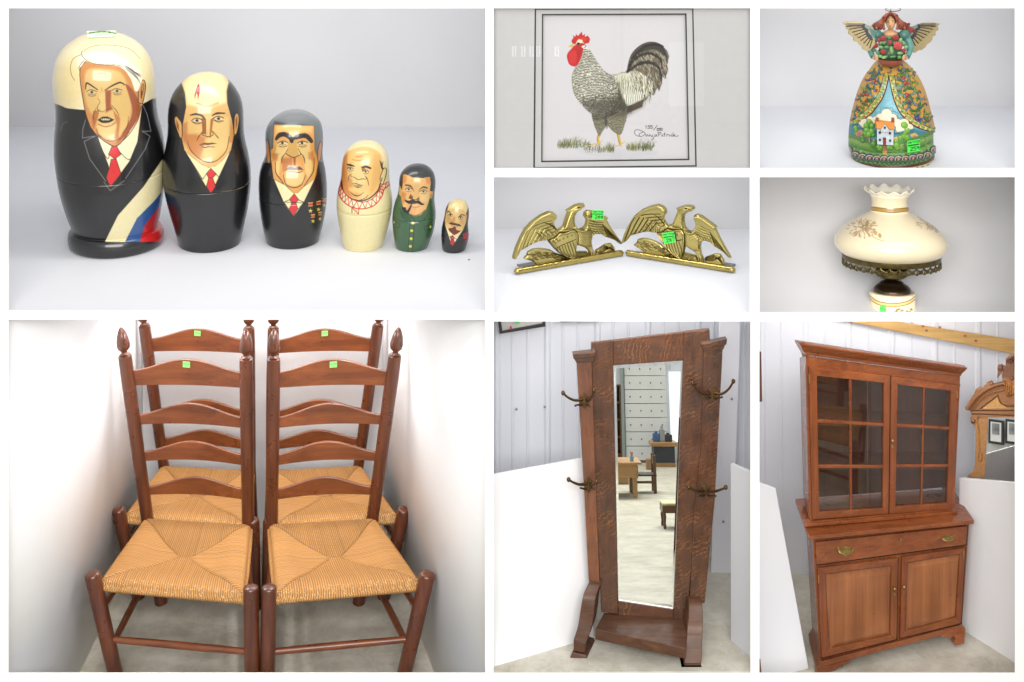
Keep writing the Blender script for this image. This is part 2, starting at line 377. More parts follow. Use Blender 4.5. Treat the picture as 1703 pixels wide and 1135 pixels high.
def plane_np(p0, n):
    n = np.array(Vector(n).normalized()); p0 = np.array(p0, float); c = np.array([0, -CD, CZ])
    def f(px, py, off=0.0):
        px = np.asarray(px, float); py = np.asarray(py, float)
        d = np.stack([(px-851.5)*U, np.full(px.shape, CD), (567.5-py)*U-CZ], -1)
        k = (np.dot(p0-c, n)+off)/(d@n)
        return c+d*k[..., None]
    return f
def relief(name, mask, height, f, thick, m, parent, colors=None, step=.5, n=(0, -1, 0)):
    """solid cast plate: outline from mask, front raised by height, flat back"""
    x1 = mask.x0+(mask.w-1)/mask.res; y1 = mask.y0+(mask.h-1)/mask.res
    X, Y = np.meshgrid(np.arange(mask.x0, x1, step), np.arange(mask.y0, y1, step))
    hh = height.sample(X, Y) if height is not None else np.zeros(X.shape)
    V = f(X, Y, 0.0)+np.array(Vector(n).normalized())*hh[..., None]
    B = f(X, Y, 0.0)-np.array(Vector(n).normalized())*thick
    K = mask.sample((X[:-1, :-1]+X[1:, 1:])/2, (Y[:-1, :-1]+Y[1:, 1:])/2) > .5
    H, Wd = X.shape; idx = np.arange(H*Wd).reshape(H, Wd); N = H*Wd
    tl, bl, br, tr = idx[:-1, :-1], idx[1:, :-1], idx[1:, 1:], idx[:-1, 1:]
    qs = [np.stack([tl, bl, br, tr], -1)[K], np.stack([tl, tr, br, bl], -1)[K]+N]
    Kp = np.pad(K, 1)
    for (a, b, dj, di) in ((tr, tl, -1, 0), (bl, br, 1, 0), (tl, bl, 0, -1), (br, tr, 0, 1)):
        e = K & ~Kp[1+dj:Kp.shape[0]-1+dj, 1+di:Kp.shape[1]-1+di]
        qs.append(np.stack([b[e], a[e], a[e]+N, b[e]+N], -1))
    q = np.concatenate(qs); vs = np.concatenate([V.reshape(-1, 3), B.reshape(-1, 3)])
    used = np.zeros(len(vs), bool); used[q.ravel()] = True; new = np.cumsum(used)-1
    cols = None
    if colors is not None:
        cc = colors.sample(X, Y).reshape(-1, 3); cols = np.concatenate([cc, cc])[used]
    o = raw_mesh(name, vs[used]-np.array(wloc(parent)), new[q], m, parent, cols)
    o.data.set_sharp_from_angle(angle=math.radians(70))
    return o

M_WHITE = mat('white_panel_paint', (.9, .9, .9), .55)
M_PAPER = mat('backdrop_paper', hx(208, 208, 211), .8, noise=.03, nscale=1.6, bump=.25, bscale=2.2)
M_TABLE = mat('table_cloth_white', hx(220, 222, 228), .75, noise=.02, nscale=2.5)
M_BOARD = mat('white_melamine_board', hx(236, 237, 240), .4, noise=.045, nscale=2.6, bump=.05, bscale=9)
M_CORR = mat('corrugated_white_steel', hx(226, 229, 238), .45, noise=.02, nscale=3)
M_FLOOR = concrete('concrete_floor', hx(168, 162, 146), hx(206, 202, 190))
M_ROOMFLOOR = concrete('warehouse_concrete', hx(150, 146, 128), hx(186, 182, 164))

OPEN = dict(dolls=(14, 14, 807, 517), picture=(821, 14, 1248, 280), angel=(1263, 14, 1688, 280), eagles=(821, 295, 1247, 520),
            lamp=(1263, 295, 1688, 520), chairs=(14, 532, 807, 1120), hall=(821, 535, 1248, 1120), hutch=(1263, 535, 1688, 1120))
# the white display panel with its eight openings
xs = sorted({-260, 1960}|{v for r in OPEN.values() for v in (r[0], r[2])}); ys = sorted({-90, 1143}|{v for r in OPEN.values() for v in (r[1], r[3])})
V = [P(x, y, 0) for y in ys for x in xs]; n = len(xs); F = []
for j in range(len(ys)-1):
    for i in range(n-1):
        cx, cy = (xs[i]+xs[i+1])/2, (ys[j]+ys[j+1])/2
        if any(r[0] < cx < r[2] and r[1] < cy < r[3] for r in OPEN.values()): continue
        F.append((j*n+i, (j+1)*n+i, (j+1)*n+i+1, j*n+i+1))
mb = MB().add(V, F); panel = part('wall', mb, M_WHITE, fix=False); tag(panel, kind='structure')
sm = panel.modifiers.new('solid', 'SOLIDIFY'); sm.thickness = .004; sm.offset = -1
# partitions between the compartments
def partition(px, y0=.006, y1=2.75, z0=-1.62, z1=1.4, half=2.5):
    a = [P(px-half, 567, y0), P(px+half, 567, y0), P(px+half, 567, y1), P(px-half, 567, y1)]
    lo = [Vector((v.x, v.y, z0)) for v in a]; hi = [Vector((v.x, v.y, z1)) for v in a]
    tag(part('partition_wall', MB().hexa(lo, hi), M_WHITE), kind='structure')
for px in (4, 814, 1255, 1697): partition(px)

def cove(name, x0, x1, y0, y1, zf, zt, r, m):
    """table top that turns up into a backdrop with a small bend"""
    prof = [(y0, zf), (y1-r, zf)]+[(y1-r+r*math.sin(a), zf+r-r*math.cos(a)) for a in np.linspace(.15, math.pi/2, 8)]+[(y1, zt)]
    mb = MB().loft([[Vector((x0, y, z)), Vector((x1, y, z))] for y, z in prof], False, False)
    return tag(part(name, mb, m, smooth=60, fix=False), kind='structure')
def slab(name, x0, x1, y0, y1, z, m, t=.012):
    return tag(part(name, MB().box(x0, x1, y0, y1, z-t, z), m), kind='structure')
def sheet(name, x0, x1, y, z0, z1, m, t=.012):
    return tag(part(name, MB().box(x0, x1, y, y+t, z0, z1), m), kind='structure')

ZF = dict(dolls=.09, eagles=.085, angel=.56, lamp=-.035, chairs=-1.34, hall=-1.102, hutch=-1.285)
def slab2(name, pl, pr, y0, y1, z, m, t=.012):
    """floor board whose sides follow the partitions"""
    q = [P(pl, 567, y0), P(pr, 567, y0), P(pr, 567, y1), P(pl, 567, y1)]
    return tag(part(name, MB().hexa([(v.x, v.y, z) for v in q], [(v.x, v.y, z-t) for v in q]), m), kind='structure')
def sheet2(name, pl, pr, y, z0, z1, m, t=.012):
    return sheet(name, P(pl, 567, y).x, P(pr, 567, y).x, y, z0, z1, m, t)
slab2('table', 6.6, 811.4, .01, 2.43, ZF['dolls'], M_TABLE); sheet2('backdrop', 6.6, 811.4, 2.42, .07, 2.0, M_PAPER)
slab2('table', 816.6, 1252.4, .01, .89, ZF['eagles'], M_TABLE); sheet2('backdrop', 816.6, 1252.4, .885, .06, 1.35, M_PAPER)
slab2('table', 1257.6, 1694.4, .01, .915, ZF['angel'], M_TABLE); sheet2('backdrop', 1257.6, 1694.4, .91, .54, 1.5, M_PAPER)
# lamp: seamless sweep
r_ = .34; y1_ = .68
prof = [(.262, ZF['lamp']), (y1_-r_, ZF['lamp'])]+[(y1_-r_+r_*math.sin(a), ZF['lamp']+r_-r_*math.cos(a)) for a in np.linspace(.15, math.pi/2, 9)]+[(y1_, .54)]
tag(part('backdrop', MB().loft([[Vector((P(1257.6, 567, y).x, y, z)), Vector((P(1694.4, 567, y).x, y, z))] for y, z in prof], False, False), mat('grey_sweep_paper', hx(202, 202, 205), .85, noise=.03, nscale=2.5), smooth=60, fix=False), kind='structure')

# chairs: concrete floor, white walls
slab2('floor', 6.6, 811.4, .05, 1.8, ZF['chairs'], M_FLOOR)
sheet2('back_wall', 228, 645, 1.43, -1.36, .07, M_BOARD)
def wall_run(name, pts, z0, z1, m, t=.01):
    pts = spl(pts, False, 12); lo = [Vector((x, y, z0)) for x, y in pts]; hi = [Vector((x, y, z1)) for x, y in pts]
    o = part(name, MB().loft([lo, hi], False, False), m, smooth=180, fix=False); s_ = o.modifiers.new('solid', 'SOLIDIFY'); s_.thickness = t; s_.offset = 0
    return tag(o, kind='structure')
la, lb = FLO(128, 1121, ZF['chairs']), P(236, 800, 1.43)
wall_run('left_wall', [(P(7, 567, .02).x, .02), (la.x, la.y), (lb.x, 1.43)], -1.35, .07, M_BOARD)
ra, rb = FLO(726, 1121, ZF['chairs']), P(638, 800, 1.43)
wall_run('right_wall', [(rb.x, 1.43), (ra.x, ra.y), (P(811, 567, .02).x, .02)], -1.35, .07, M_BOARD)

# corrugated steel: flat pans with raised ribs
def corrugated(name, x0, x1, y, z0, z1, pitch, m, ribs=((.0, .028), (.35, .012), (.65, .012)), h=.012, slope=0):
    pts = [(x0, 0)]; x = x0+.01
    while x < x1-.03:
        for c, w in ribs:
            a = x+c*pitch; k = h*(1 if w > .02 else .45)
            if a+w < x1: pts += [(a, 0), (a+w*.3, k), (a+w*.7, k), (a+w, 0)]
        x += pitch
    pts.append((x1, 0))
    lo = [Vector((a, y-b+slope*(a-x0), z0)) for a, b in pts]; hi = [Vector((a, y-b+slope*(a-x0), z1)) for a, b in pts]
    return tag(part(name, MB().loft([lo, hi], False, False), m, fix=False), kind='structure')
def board(name, quad, m, t=.012, label=None, cat='board', group=None):
    a = [P(*q) for q in quad]; o = part(name, MB().hexa(a, [p+Vector((0, t, 0)) for p in a]), m, bevel=.002)
    return tag(o, label, cat, group)
def board3(name, q, d3, m, t=.012, label=None, cat='board'):
    """flat board: four picture corners, depths of the first three"""
    a = [P(*q[k], d3[k]) for k in range(3)]; n = (a[1]-a[0]).cross(a[2]-a[0]).normalized(); a.append(PL(*q[3], a[0], n)); 
    if n.y > 0: n = -n
    return tag(part(name, MB().hexa(a, [p-n*t for p in a]), m, bevel=.002), label, cat)
slab2('floor', 816.6, 1252.4, .006, .75, ZF['hall'], M_FLOOR)
corrugated('back_wall', P(816.6, 567, .7).x, P(1252.4, 567, .7).x, .7, -1.12, .06, .19, M_CORR)
slab2('floor', 1257.6, 1694.4, .006, 1.0, ZF['hutch'], M_FLOOR)
corrugated('back_wall', P(1257.6, 567, .92).x, P(1694.4, 567, .92).x, .92, -1.3, -.02, .17, M_CORR, ribs=((.0, .028), (.5, .010)), h=.006)
RZ = -1.16
slab('warehouse_floor', -6, 7, -7.45, -.02, RZ, M_ROOMFLOOR)
# ------------------------------------------------------------------ nesting dolls
M_LACQ = colmat('doll_lacquer', .35, coat=.65, coatr=.06, bump=.02, bscale=90, grain=.03)
BLK = (17, 17, 20); SKIN = (222, 178, 112); CREAM = (244, 227, 172); LINE = (44, 26, 16); SHD = (176, 98, 48); RED = (214, 34, 38); HI = (232, 200, 128)
def doll(rows, T, seam, cv, label, front_py, ring=None, extra=None):
    """rows: (Y, left, right) outline in zoomed units; last row is where the axis meets the floor"""
    r = np.array(rows, float); ox, oy, sc = T
    py = oy+r[:, 0]/sc; xc = ox+(r[:, 1]+r[:, 2])/2/sc; hw = (r[:, 2]-r[:, 1])/2/sc
    zf = ZF['dolls']; front = FLO(xc[-1], front_py, zf).y
    y0 = front+hw[-1]*U*(1+front/CD)*1.03
    s0 = (CD+y0)/CD
    zz = CZ+((567.5-py)*U-CZ)*s0; zz = zf+(zz-zz[-1])*(1.0)
    xx = (xc-851.5)*U*s0; rr = hw*U*s0
    # dense rows, smooth in arc length
    arc = np.concatenate([[0], np.cumsum(np.hypot(np.diff(zz), np.diff(rr)))])
    p = spl(np.stack([zz, rr, xx], -1), False, 24)
    d = np.concatenate([[0], np.cumsum(np.hypot(np.diff(p[:, 0]), np.diff(p[:, 1])))])
    height = zz[0]-zz[-1]; nrow = int(max(150, height/U/s0*1.35)); t = np.linspace(0, d[-1], nrow)
    Z = np.interp(t, d, p[:, 0]); R = np.maximum(np.interp(t, d, p[:, 1]), 1e-4); Xc = np.interp(t, d, p[:, 2])
    zs = CZ+((567.5-(oy+seam/sc))*U-CZ)*s0; zs = zf+(zs-(CZ+((567.5-py[-1])*U-CZ)*s0))
    R = R-.0028*np.exp(-((Z-zs)/.0016)**2)
    nf = int(max(110, hw.max()*2*1.9)); th = np.concatenate([np.linspace(math.pi*1.04, math.pi*1.96, nf), np.linspace(math.pi*1.96, math.pi*3.04, 40)[1:]])
    X = Xc[:, None]+R[:, None]*np.cos(th)[None]; Y = y0+R[:, None]*np.sin(th)[None]; ZZ = np.repeat(Z[:, None], len(th), 1)
    qx, qy = proj(X, Y, ZZ)
    back = np.sin(th) > -.04
    ax, ay = proj(Xc, np.full(Xc.shape, y0), Z); eh = R/U/s0
    qx = np.where(back[None], (ax[:, None]+np.sign(np.cos(th))[None]*eh[:, None]*.96), qx); qy = np.where(back[None], ay[:, None]+0*th[None], qy)
    C = cv.sample(qx, qy)*.87
    root = thing('nesting_doll', label, 'nesting doll', (xx[-1], y0, zf), 'painted nesting dolls in a row')
    V = np.stack([X, Y, ZZ], -1); k = int(np.argmin(np.abs(Z-zs)))
    grid_mesh('upper_half', V[:k+1], None, M_LACQ, root, C[:k+1])
    grid_mesh('lower_half', V[k:], None, M_LACQ, root, C[k:])
    return root, (xx, rr, zz, y0, s0)
def tie(cv, knot, blade, c=RED, w=.7):
    cv.fill(blade, c); cv.fill(knot, c); cv.stroke(knot+[knot[0]], w, (30, 10, 10), smooth=False); cv.stroke(blade+[blade[0]], w, (30, 10, 10), smooth=False)

# --- first: white hair, open mouth
cv = Cv(78, 30, 285, 445, 2.4, BLK); cv.wk = 1.3
cv.zoom(110, 80, 6.673)
cv.fill([(-300, -400), (1200, -400), (1200, 560), (980, 555), (850, 620), (830, 700), (200, 690), (0, 668), (-60, 640), (-300, 560)], (246, 232, 188))
cv.blob(60, 380, 130, 260, (240, 214, 140), .55); cv.blob(900, 250, 80, 260, (238, 218, 150), .5)
cv.fill([(205, 690), (350, 980), (370, 1040), (540, 1800), (830, 1000), (845, 640), (700, 640)], (243, 231, 190))
cv.fill([(-200, 690), (200, 690), (350, 985), (470, 1300), (520, 1550), (380, 1600), (-200, 1600)], BLK)
cv.fill([(842, 636), (1100, 560), (1100, 1500), (560, 1560), (560, 1450), (700, 1260), (790, 1040)], BLK)
face = [(165, 210), (215, 150), (300, 178), (460, 190), (590, 205), (660, 260), (720, 350), (765, 480), (800, 480), (815, 600), (830, 640), (800, 780), (700, 930), (610, 1050), (540, 1092), (440, 1045), (340, 970), (270, 880), (220, 740), (185, 560), (160, 400), (152, 280)]
cv.fill(face, (205, 138, 72), smooth=True)
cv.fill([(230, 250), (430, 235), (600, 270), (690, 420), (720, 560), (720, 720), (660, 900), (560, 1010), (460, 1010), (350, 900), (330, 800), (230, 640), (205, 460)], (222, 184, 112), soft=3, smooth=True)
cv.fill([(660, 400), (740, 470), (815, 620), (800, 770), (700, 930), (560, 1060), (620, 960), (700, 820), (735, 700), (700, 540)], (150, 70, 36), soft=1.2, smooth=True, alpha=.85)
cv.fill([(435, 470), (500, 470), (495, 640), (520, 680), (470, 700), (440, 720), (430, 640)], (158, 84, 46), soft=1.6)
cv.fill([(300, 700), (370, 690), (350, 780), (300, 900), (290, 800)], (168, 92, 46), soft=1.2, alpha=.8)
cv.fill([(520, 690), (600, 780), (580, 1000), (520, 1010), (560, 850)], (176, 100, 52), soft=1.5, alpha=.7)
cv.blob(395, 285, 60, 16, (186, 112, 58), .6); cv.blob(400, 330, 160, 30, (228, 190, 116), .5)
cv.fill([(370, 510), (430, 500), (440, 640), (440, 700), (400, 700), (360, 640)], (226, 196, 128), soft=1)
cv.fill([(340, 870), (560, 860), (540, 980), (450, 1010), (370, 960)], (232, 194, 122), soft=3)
for e in [[(215, 460), (222, 400), (245, 395), (350, 465)], [(430, 470), (520, 415), (600, 385), (650, 410)]]: cv.stroke(e, 2.0, LINE, taper=[.5, 1, 1, .6])
for (x, y) in ((285, 492), (565, 478)):
    cv.fill([(x-55, y-5), (x-20, y-22), (x+30, y-18), (x+55, y+8), (x+10, y+28), (x-35, y+20)], (214, 190, 140), smooth=True)
    cv.dot(x, y, 17, 17, (88, 92, 76)); cv.dot(x, y, 7, 7, (20, 20, 20))
    cv.stroke([(x-58, y-5), (x-15, y-28), (x+55, y-8)], .8, LINE); cv.stroke([(x-40, y+35), (x, y+45), (x+45, y+35)], .7, (110, 60, 30)); cv.stroke([(x-45, y+18), (x+8, y+28), (x+50, y+14)], .5, LINE)
cv.fill([(345, 800), (400, 765), (460, 762), (535, 798), (480, 832), (400, 836)], (26, 14, 12)); cv.fill([(385, 788), (420, 782), (490, 788), (480, 804), (400, 806)], (222, 205, 160))
for x in (405, 428, 452, 475): cv.stroke([(x, 782), (x, 806)], .35, (60, 40, 30), smooth=False)
cv.stroke([(355, 845), (430, 875), (500, 860), (545, 825)], 1.0, (140, 80, 40)); cv.fill([(360, 825), (440, 838), (540, 812), (500, 858), (420, 868)], (226, 188, 122), soft=.6)
for l in ([(350, 560), (375, 600), (345, 660), (355, 690), (400, 710), (430, 690)], [(430, 690), (490, 680)], [(330, 670), (300, 760), (305, 800)], [(500, 630), (560, 700), (590, 760)], [(340, 900), (350, 960), (400, 1000)], [(690, 760), (680, 870), (620, 950)], [(390, 440), (400, 480)]):
    cv.stroke(l, .8, LINE, taper=[.4, 1, .4])
cv.stroke(face[-5:]+face[:2], .9, LINE); cv.stroke(face[12:18], 1.0, LINE); cv.stroke([(360, 985), (440, 1048), (540, 1092), (640, 1020), (720, 930), (800, 790), (835, 640)], .9, (70, 30, 16))
cv.stroke([(360, 960), (440, 1025), (520, 1032), (600, 1000)], .8, (80, 40, 20))
ear = [(800, 600), (805, 440), (830, 370), (865, 360), (882, 420), (870, 520), (850, 610), (830, 620)]
cv.fill(ear, (214, 158, 92), smooth=True); cv.stroke(ear+ear[:1], .9, LINE); cv.stroke([(835, 550), (835, 470), (850, 400), (862, 430), (845, 520)], .8, (120, 62, 30)); cv.fill([(826, 480), (846, 470), (840, 560), (828, 560)], (120, 60, 34), soft=.6)
# hair
cv.fill([(170, 205), (215, 140), (300, 175), (460, 186), (590, 205), (660, 255), (720, 345), (770, 485), (800, 480), (850, 340), (820, 230), (640, 120), (300, 40), (175, 60), (120, 150), (140, 230)], (246, 238, 212), soft=.3)
for k in range(14):
    cv.stroke([(620+k*4, 180+k*5), (720+k*6, 240+k*9), (800+k*4, 330+k*10)], .45, (120, 116, 104), alpha=.75, taper=[.2, 1, .3])
for k in range(4): cv.stroke([(640+k*25, 185+k*12), (740+k*14, 255+k*12), (835, 300+k*10)], .8, (40, 36, 30), taper=[.2, 1, .1])
for k in range(6): cv.stroke([(200-k*5, 140+k*4), (160-k*4, 180+k*8), (140+k*2, 235+k*6)], .5, (90, 84, 70), taper=[1, .8, .1])
cv.stroke([(175, 40), (170, 70), (205, 120), (290, 170), (430, 188), (560, 190), (630, 210)], .7, (70, 62, 48)); cv.stroke([(165, 75), (80, 120), (48, 210), (60, 300), (95, 360)], .6, (80, 70, 50)); cv.stroke([(170, 50), (300, -20), (500, -30), (700, 10), (820, 120)], .55, (120, 110, 80))
# collar, tie, lapels
tie(cv, [(505, 1098), (560, 1090), (610, 1180), (540, 1235), (470, 1180)], [(500, 1235), (555, 1232), (610, 1395), (490, 1545), (445, 1440), (480, 1330)], RED)
cv.fill([(430, 1455), (492, 1552), (602, 1398), (640, 1500), (640, 1900), (380, 1900), (380, 1500)], BLK)
cv.stroke([(350, 985), (400, 1130), (460, 1230), (480, 1180)], .8, (30, 26, 20)); cv.stroke([(845, 640), (830, 900), (720, 1230), (600, 1160)], .7, (30, 26, 20))
for l in ([(215, 800), (185, 900), (180, 1000), (320, 980)], [(320, 980), (200, 1040), (260, 1230), (440, 1480)], [(855, 640), (900, 740), (940, 925), (845, 925)], [(845, 925), (930, 980), (880, 1120), (660, 1450)], [(420, 1490), (490, 1585), (650, 1470)]):
    cv.stroke(l, 1.1, (126, 126, 128), smooth=False, alpha=.9)
# sash of three colours
cv.zoom(80, 40, 2.84)
cv.fill([(268, 1030), (330, 905), (450, 770), (560, 610), (620, 560), (620, 760), (500, 840), (420, 920), (360, 1040)], (240, 228, 178)); cv.fill([(358, 1040), (420, 918), (500, 838), (620, 690), (620, 830), (520, 870), (455, 960), (430, 1040)], (46, 88, 150)); cv.fill([(430, 1040), (455, 955), (520, 868), (620, 790), (620, 1040)], (206, 32, 34))
cv.fill([(60, 1030), (600, 1030), (600, 1200), (60, 1200)], (18, 18, 20))
cv.stroke([(60, 505), (68, 475), (90, 462)], 1, (150, 150, 150), alpha=.6)
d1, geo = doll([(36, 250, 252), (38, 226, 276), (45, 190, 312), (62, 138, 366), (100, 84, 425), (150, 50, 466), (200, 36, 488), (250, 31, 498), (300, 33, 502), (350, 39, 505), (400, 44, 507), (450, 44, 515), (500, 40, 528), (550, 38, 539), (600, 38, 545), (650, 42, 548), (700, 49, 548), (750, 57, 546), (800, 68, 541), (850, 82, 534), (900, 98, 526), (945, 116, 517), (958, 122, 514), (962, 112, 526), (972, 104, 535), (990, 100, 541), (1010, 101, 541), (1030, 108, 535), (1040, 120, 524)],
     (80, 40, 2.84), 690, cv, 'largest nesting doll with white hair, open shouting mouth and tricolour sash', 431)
# green strip of price sticker on the crown
xx, rr, zz, y0, s0 = geo
def on_doll(px, py, lift=.0018):
    """first point of the line of sight that touches the doll"""
    o = np.argsort(zz)
    for y in np.linspace(y0-rr.max(), y0+.02, 500):
        p = P(px, py, y); rz = np.interp(p.z, zz[o], rr[o]); xz = np.interp(p.z, zz[o], xx[o])
        if p.z < zz.max() and (p.x-xz)**2+(p.y-y0)**2 <= rz*rz: return p+Vector((0, -lift, lift*.6))
    return P(px, py, y0-.02)
q = [(144, 52), (193, 51), (194, 63), (147, 65)]
uu, vv = np.meshgrid(np.linspace(0, 1, 60), np.linspace(0, 1, 18)); cs = Cv(0, 0, 100, 100, .9, (226, 240, 216))
write(cs, '04/17/22', 8, 12, 24, 5, (150, 196, 140), sp=1.3); cs.stroke([(0, 92), (100, 92)], 18, (130, 208, 90), smooth=False); cs.stroke([(30, 60), (70, 60)], 16, (170, 210, 160), smooth=False)
V = np.array([[on_doll((q[0][0]*(1-u)+q[1][0]*u)*(1-v)+(q[3][0]*(1-u)+q[2][0]*u)*v, (q[0][1]*(1-u)+q[1][1]*u)*(1-v)+(q[3][1]*(1-u)+q[2][1]*u)*v) for u in np.linspace(0, 1, 60)] for v in np.linspace(0, 1, 18)], float)
grid_mesh('price_sticker', V, None, M_STICK, d1, cs.sample(uu*100, vv*100))

# --- second: bald crown with red mark
cv = Cv(262, 115, 425, 440, 2.6, BLK); cv.wk = 1.3; cv.zoom(285, 125, 5.675)
cv.fill([(-100, -100), (800, -100), (800, 560), (640, 580), (600, 600), (100, 600), (20, 580), (-100, 540)], (30, 30, 33))
cv.fill([(95, 70), (160, 10), (260, -60), (400, -60), (500, 20), (540, 70), (520, 150), (525, 260), (570, 420), (590, 560), (560, 720), (470, 830), (400, 870), (350, 876), (280, 850), (200, 780), (125, 715), (95, 580), (110, 460), (140, 300), (130, 170)], (226, 178, 106))
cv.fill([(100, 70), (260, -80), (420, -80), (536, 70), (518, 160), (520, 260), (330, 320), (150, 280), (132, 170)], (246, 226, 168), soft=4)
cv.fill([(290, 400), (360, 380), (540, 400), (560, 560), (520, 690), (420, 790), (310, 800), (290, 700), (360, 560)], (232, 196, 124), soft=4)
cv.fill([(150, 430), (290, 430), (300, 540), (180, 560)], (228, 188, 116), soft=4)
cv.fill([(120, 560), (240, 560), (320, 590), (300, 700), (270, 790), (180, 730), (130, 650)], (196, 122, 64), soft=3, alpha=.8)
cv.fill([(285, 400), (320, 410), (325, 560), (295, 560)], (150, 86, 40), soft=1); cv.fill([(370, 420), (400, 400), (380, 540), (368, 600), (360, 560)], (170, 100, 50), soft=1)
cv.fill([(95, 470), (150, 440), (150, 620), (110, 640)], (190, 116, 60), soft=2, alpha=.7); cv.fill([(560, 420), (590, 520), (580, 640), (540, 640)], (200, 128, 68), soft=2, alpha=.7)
cv.stroke([(260, 270), (330, 300), (440, 265)], 3, (214, 160, 92), alpha=.7, soft=1)
cv.fill([(250, 90), (262, 85), (272, 140), (262, 190), (250, 240), (245, 180), (235, 170), (222, 235), (218, 190), (230, 140)], (176, 36, 30)); cv.dot(242, 268, 5, 5, (176, 36, 30))
cv.stroke([(178, 380), (230, 370), (290, 385), (320, 420)], 2.6, (58, 34, 18), taper=[.5, 1, .9, .4]); cv.stroke([(385, 385), (430, 362), (505, 362)], 2.6, (58, 34, 18), taper=[.5, 1, .6])
for (x, y) in ((242, 430), (445, 412)):
    cv.fill([(x-50, y+2), (x-10, y-18), (x+40, y-8), (x+20, y+18), (x-20, y+20)], (232, 212, 160), smooth=True); cv.dot(x, y, 16, 13, (60, 52, 40)); cv.dot(x, y, 6, 6, (10, 10, 10))
    cv.stroke([(x-52, y+2), (x-10, y-22), (x+48, y-6)], 1.1, LINE); cv.stroke([(x-45, y+15), (x, y+32), (x+45, y+22)], 1.0, (110, 62, 30)); cv.stroke([(x-40, y+8), (x-10, y+22), (x+30, y+16)], .6, LINE)
for l in ([(295, 545), (288, 565), (320, 575), (345, 585), (380, 575), (395, 560), (385, 530)], [(300, 530), (260, 580), (240, 620)], [(390, 530), (430, 580), (448, 600)], [(325, 420), (325, 560)], [(265, 660), (320, 642), (345, 655), (375, 642), (425, 650)], [(275, 660), (310, 685), (350, 678), (410, 680)], [(150, 625), (190, 720), (280, 800), (360, 825), (440, 800), (520, 710), (545, 580)], [(125, 715), (200, 780), (290, 850), (350, 876), (410, 865), (480, 810), (560, 715)]):
    cv.stroke(l, 1.1, LINE, taper=[.5, 1, .5])
cv.fill([(270, 658), (345, 640), (420, 650), (345, 662)], (110, 58, 34))
for ear, inn in (([(80, 590), (45, 500), (28, 420), (45, 390), (75, 420), (100, 470), (100, 590)], [(45, 420), (70, 470), (72, 530), (50, 490)]), ([(590, 560), (592, 440), (600, 380), (620, 360), (640, 400), (630, 500), (612, 560)], [(605, 420), (620, 390), (622, 460), (608, 520)])):
    cv.fill(ear, (222, 172, 100), smooth=True); cv.stroke(ear+ear[:1], 1, LINE); cv.fill(inn, (160, 90, 44), soft=.5)
cv.fill([(125, 715), (200, 780), (290, 850), (350, 876), (410, 865), (480, 810), (562, 712), (372, 1125)], (244, 228, 172))
tie(cv, [(372, 880), (425, 935), (390, 972), (350, 972), (330, 930)], [(352, 972), (390, 972), (418, 1050), (372, 1122), (330, 1050)], RED)
cv.stroke([(330, 935), (295, 985), (125, 715)], .8, (20, 18, 16), smooth=False); cv.stroke([(420, 935), (455, 970), (560, 715)], .8, (20, 18, 16), smooth=False)
cv.zoom(260, 110, 3.44); cv.stroke([(370, 720), (440, 710), (500, 690), (538, 650)], .7, (170, 150, 90), alpha=.8); cv.stroke([(50, 670), (110, 705), (250, 725), (370, 720)], .5, (8, 8, 8))
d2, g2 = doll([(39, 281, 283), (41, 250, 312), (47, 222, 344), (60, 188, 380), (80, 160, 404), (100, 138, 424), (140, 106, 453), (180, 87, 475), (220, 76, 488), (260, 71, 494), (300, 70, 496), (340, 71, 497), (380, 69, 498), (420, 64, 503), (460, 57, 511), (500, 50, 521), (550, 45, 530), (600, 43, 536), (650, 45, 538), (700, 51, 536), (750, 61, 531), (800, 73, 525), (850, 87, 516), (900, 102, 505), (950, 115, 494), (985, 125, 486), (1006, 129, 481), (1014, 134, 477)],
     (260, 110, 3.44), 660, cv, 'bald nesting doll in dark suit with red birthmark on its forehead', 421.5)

# --- third: heavy eyebrows, medals
cv = Cv(425, 175, 555, 430, 3, BLK); cv.wk = 1.3; cv.zoom(435, 185, 5.673)
cv.fill([(-60, -60), (700, -60), (700, 470), (540, 480), (60, 490), (-60, 470)], (112, 118, 120)); cv.blob(310, 20, 260, 70, (150, 154, 156), .6)
cv.fill([(120, 95), (250, 120), (380, 125), (500, 140), (500, 380), (540, 470), (60, 480), (100, 360)], (66, 70, 66), soft=2)
cv.fill([(120, 130), (495, 140), (500, 370), (540, 470), (520, 600), (500, 650), (400, 720), (340, 775), (300, 775), (220, 700), (115, 645), (90, 500), (85, 370), (108, 350)], (220, 158, 82))
cv.fill([(150, 290), (260, 280), (250, 400), (180, 450), (160, 620), (130, 560), (130, 400)], (230, 196, 124), soft=2); cv.fill([(260, 250), (340, 250), (370, 400), (300, 430), (240, 400)], (204, 160, 84), soft=2)
cv.fill([(330, 290), (450, 290), (470, 400), (480, 560), (440, 640), (410, 560), (400, 440), (350, 420)], (226, 192, 120), soft=2); cv.fill([(230, 570), (400, 570), (400, 680), (310, 716), (230, 690)], (230, 192, 120), soft=2.5)
cv.fill([(190, 450), (290, 440), (290, 510), (200, 580)], (178, 108, 54), soft=2, alpha=.8); cv.fill([(300, 440), (322, 440), (320, 515), (304, 512)], (150, 84, 40), soft=.6)
cv.fill([(130, 140), (480, 145), (470, 200), (140, 200)], (238, 186, 104), soft=3)
cv.fill([(100, 400), (160, 400), (150, 470), (110, 470)], (190, 112, 60), soft=2, alpha=.7); cv.fill([(440, 390), (490, 380), (490, 470), (440, 450)], (190, 112, 60), soft=2, alpha=.6)
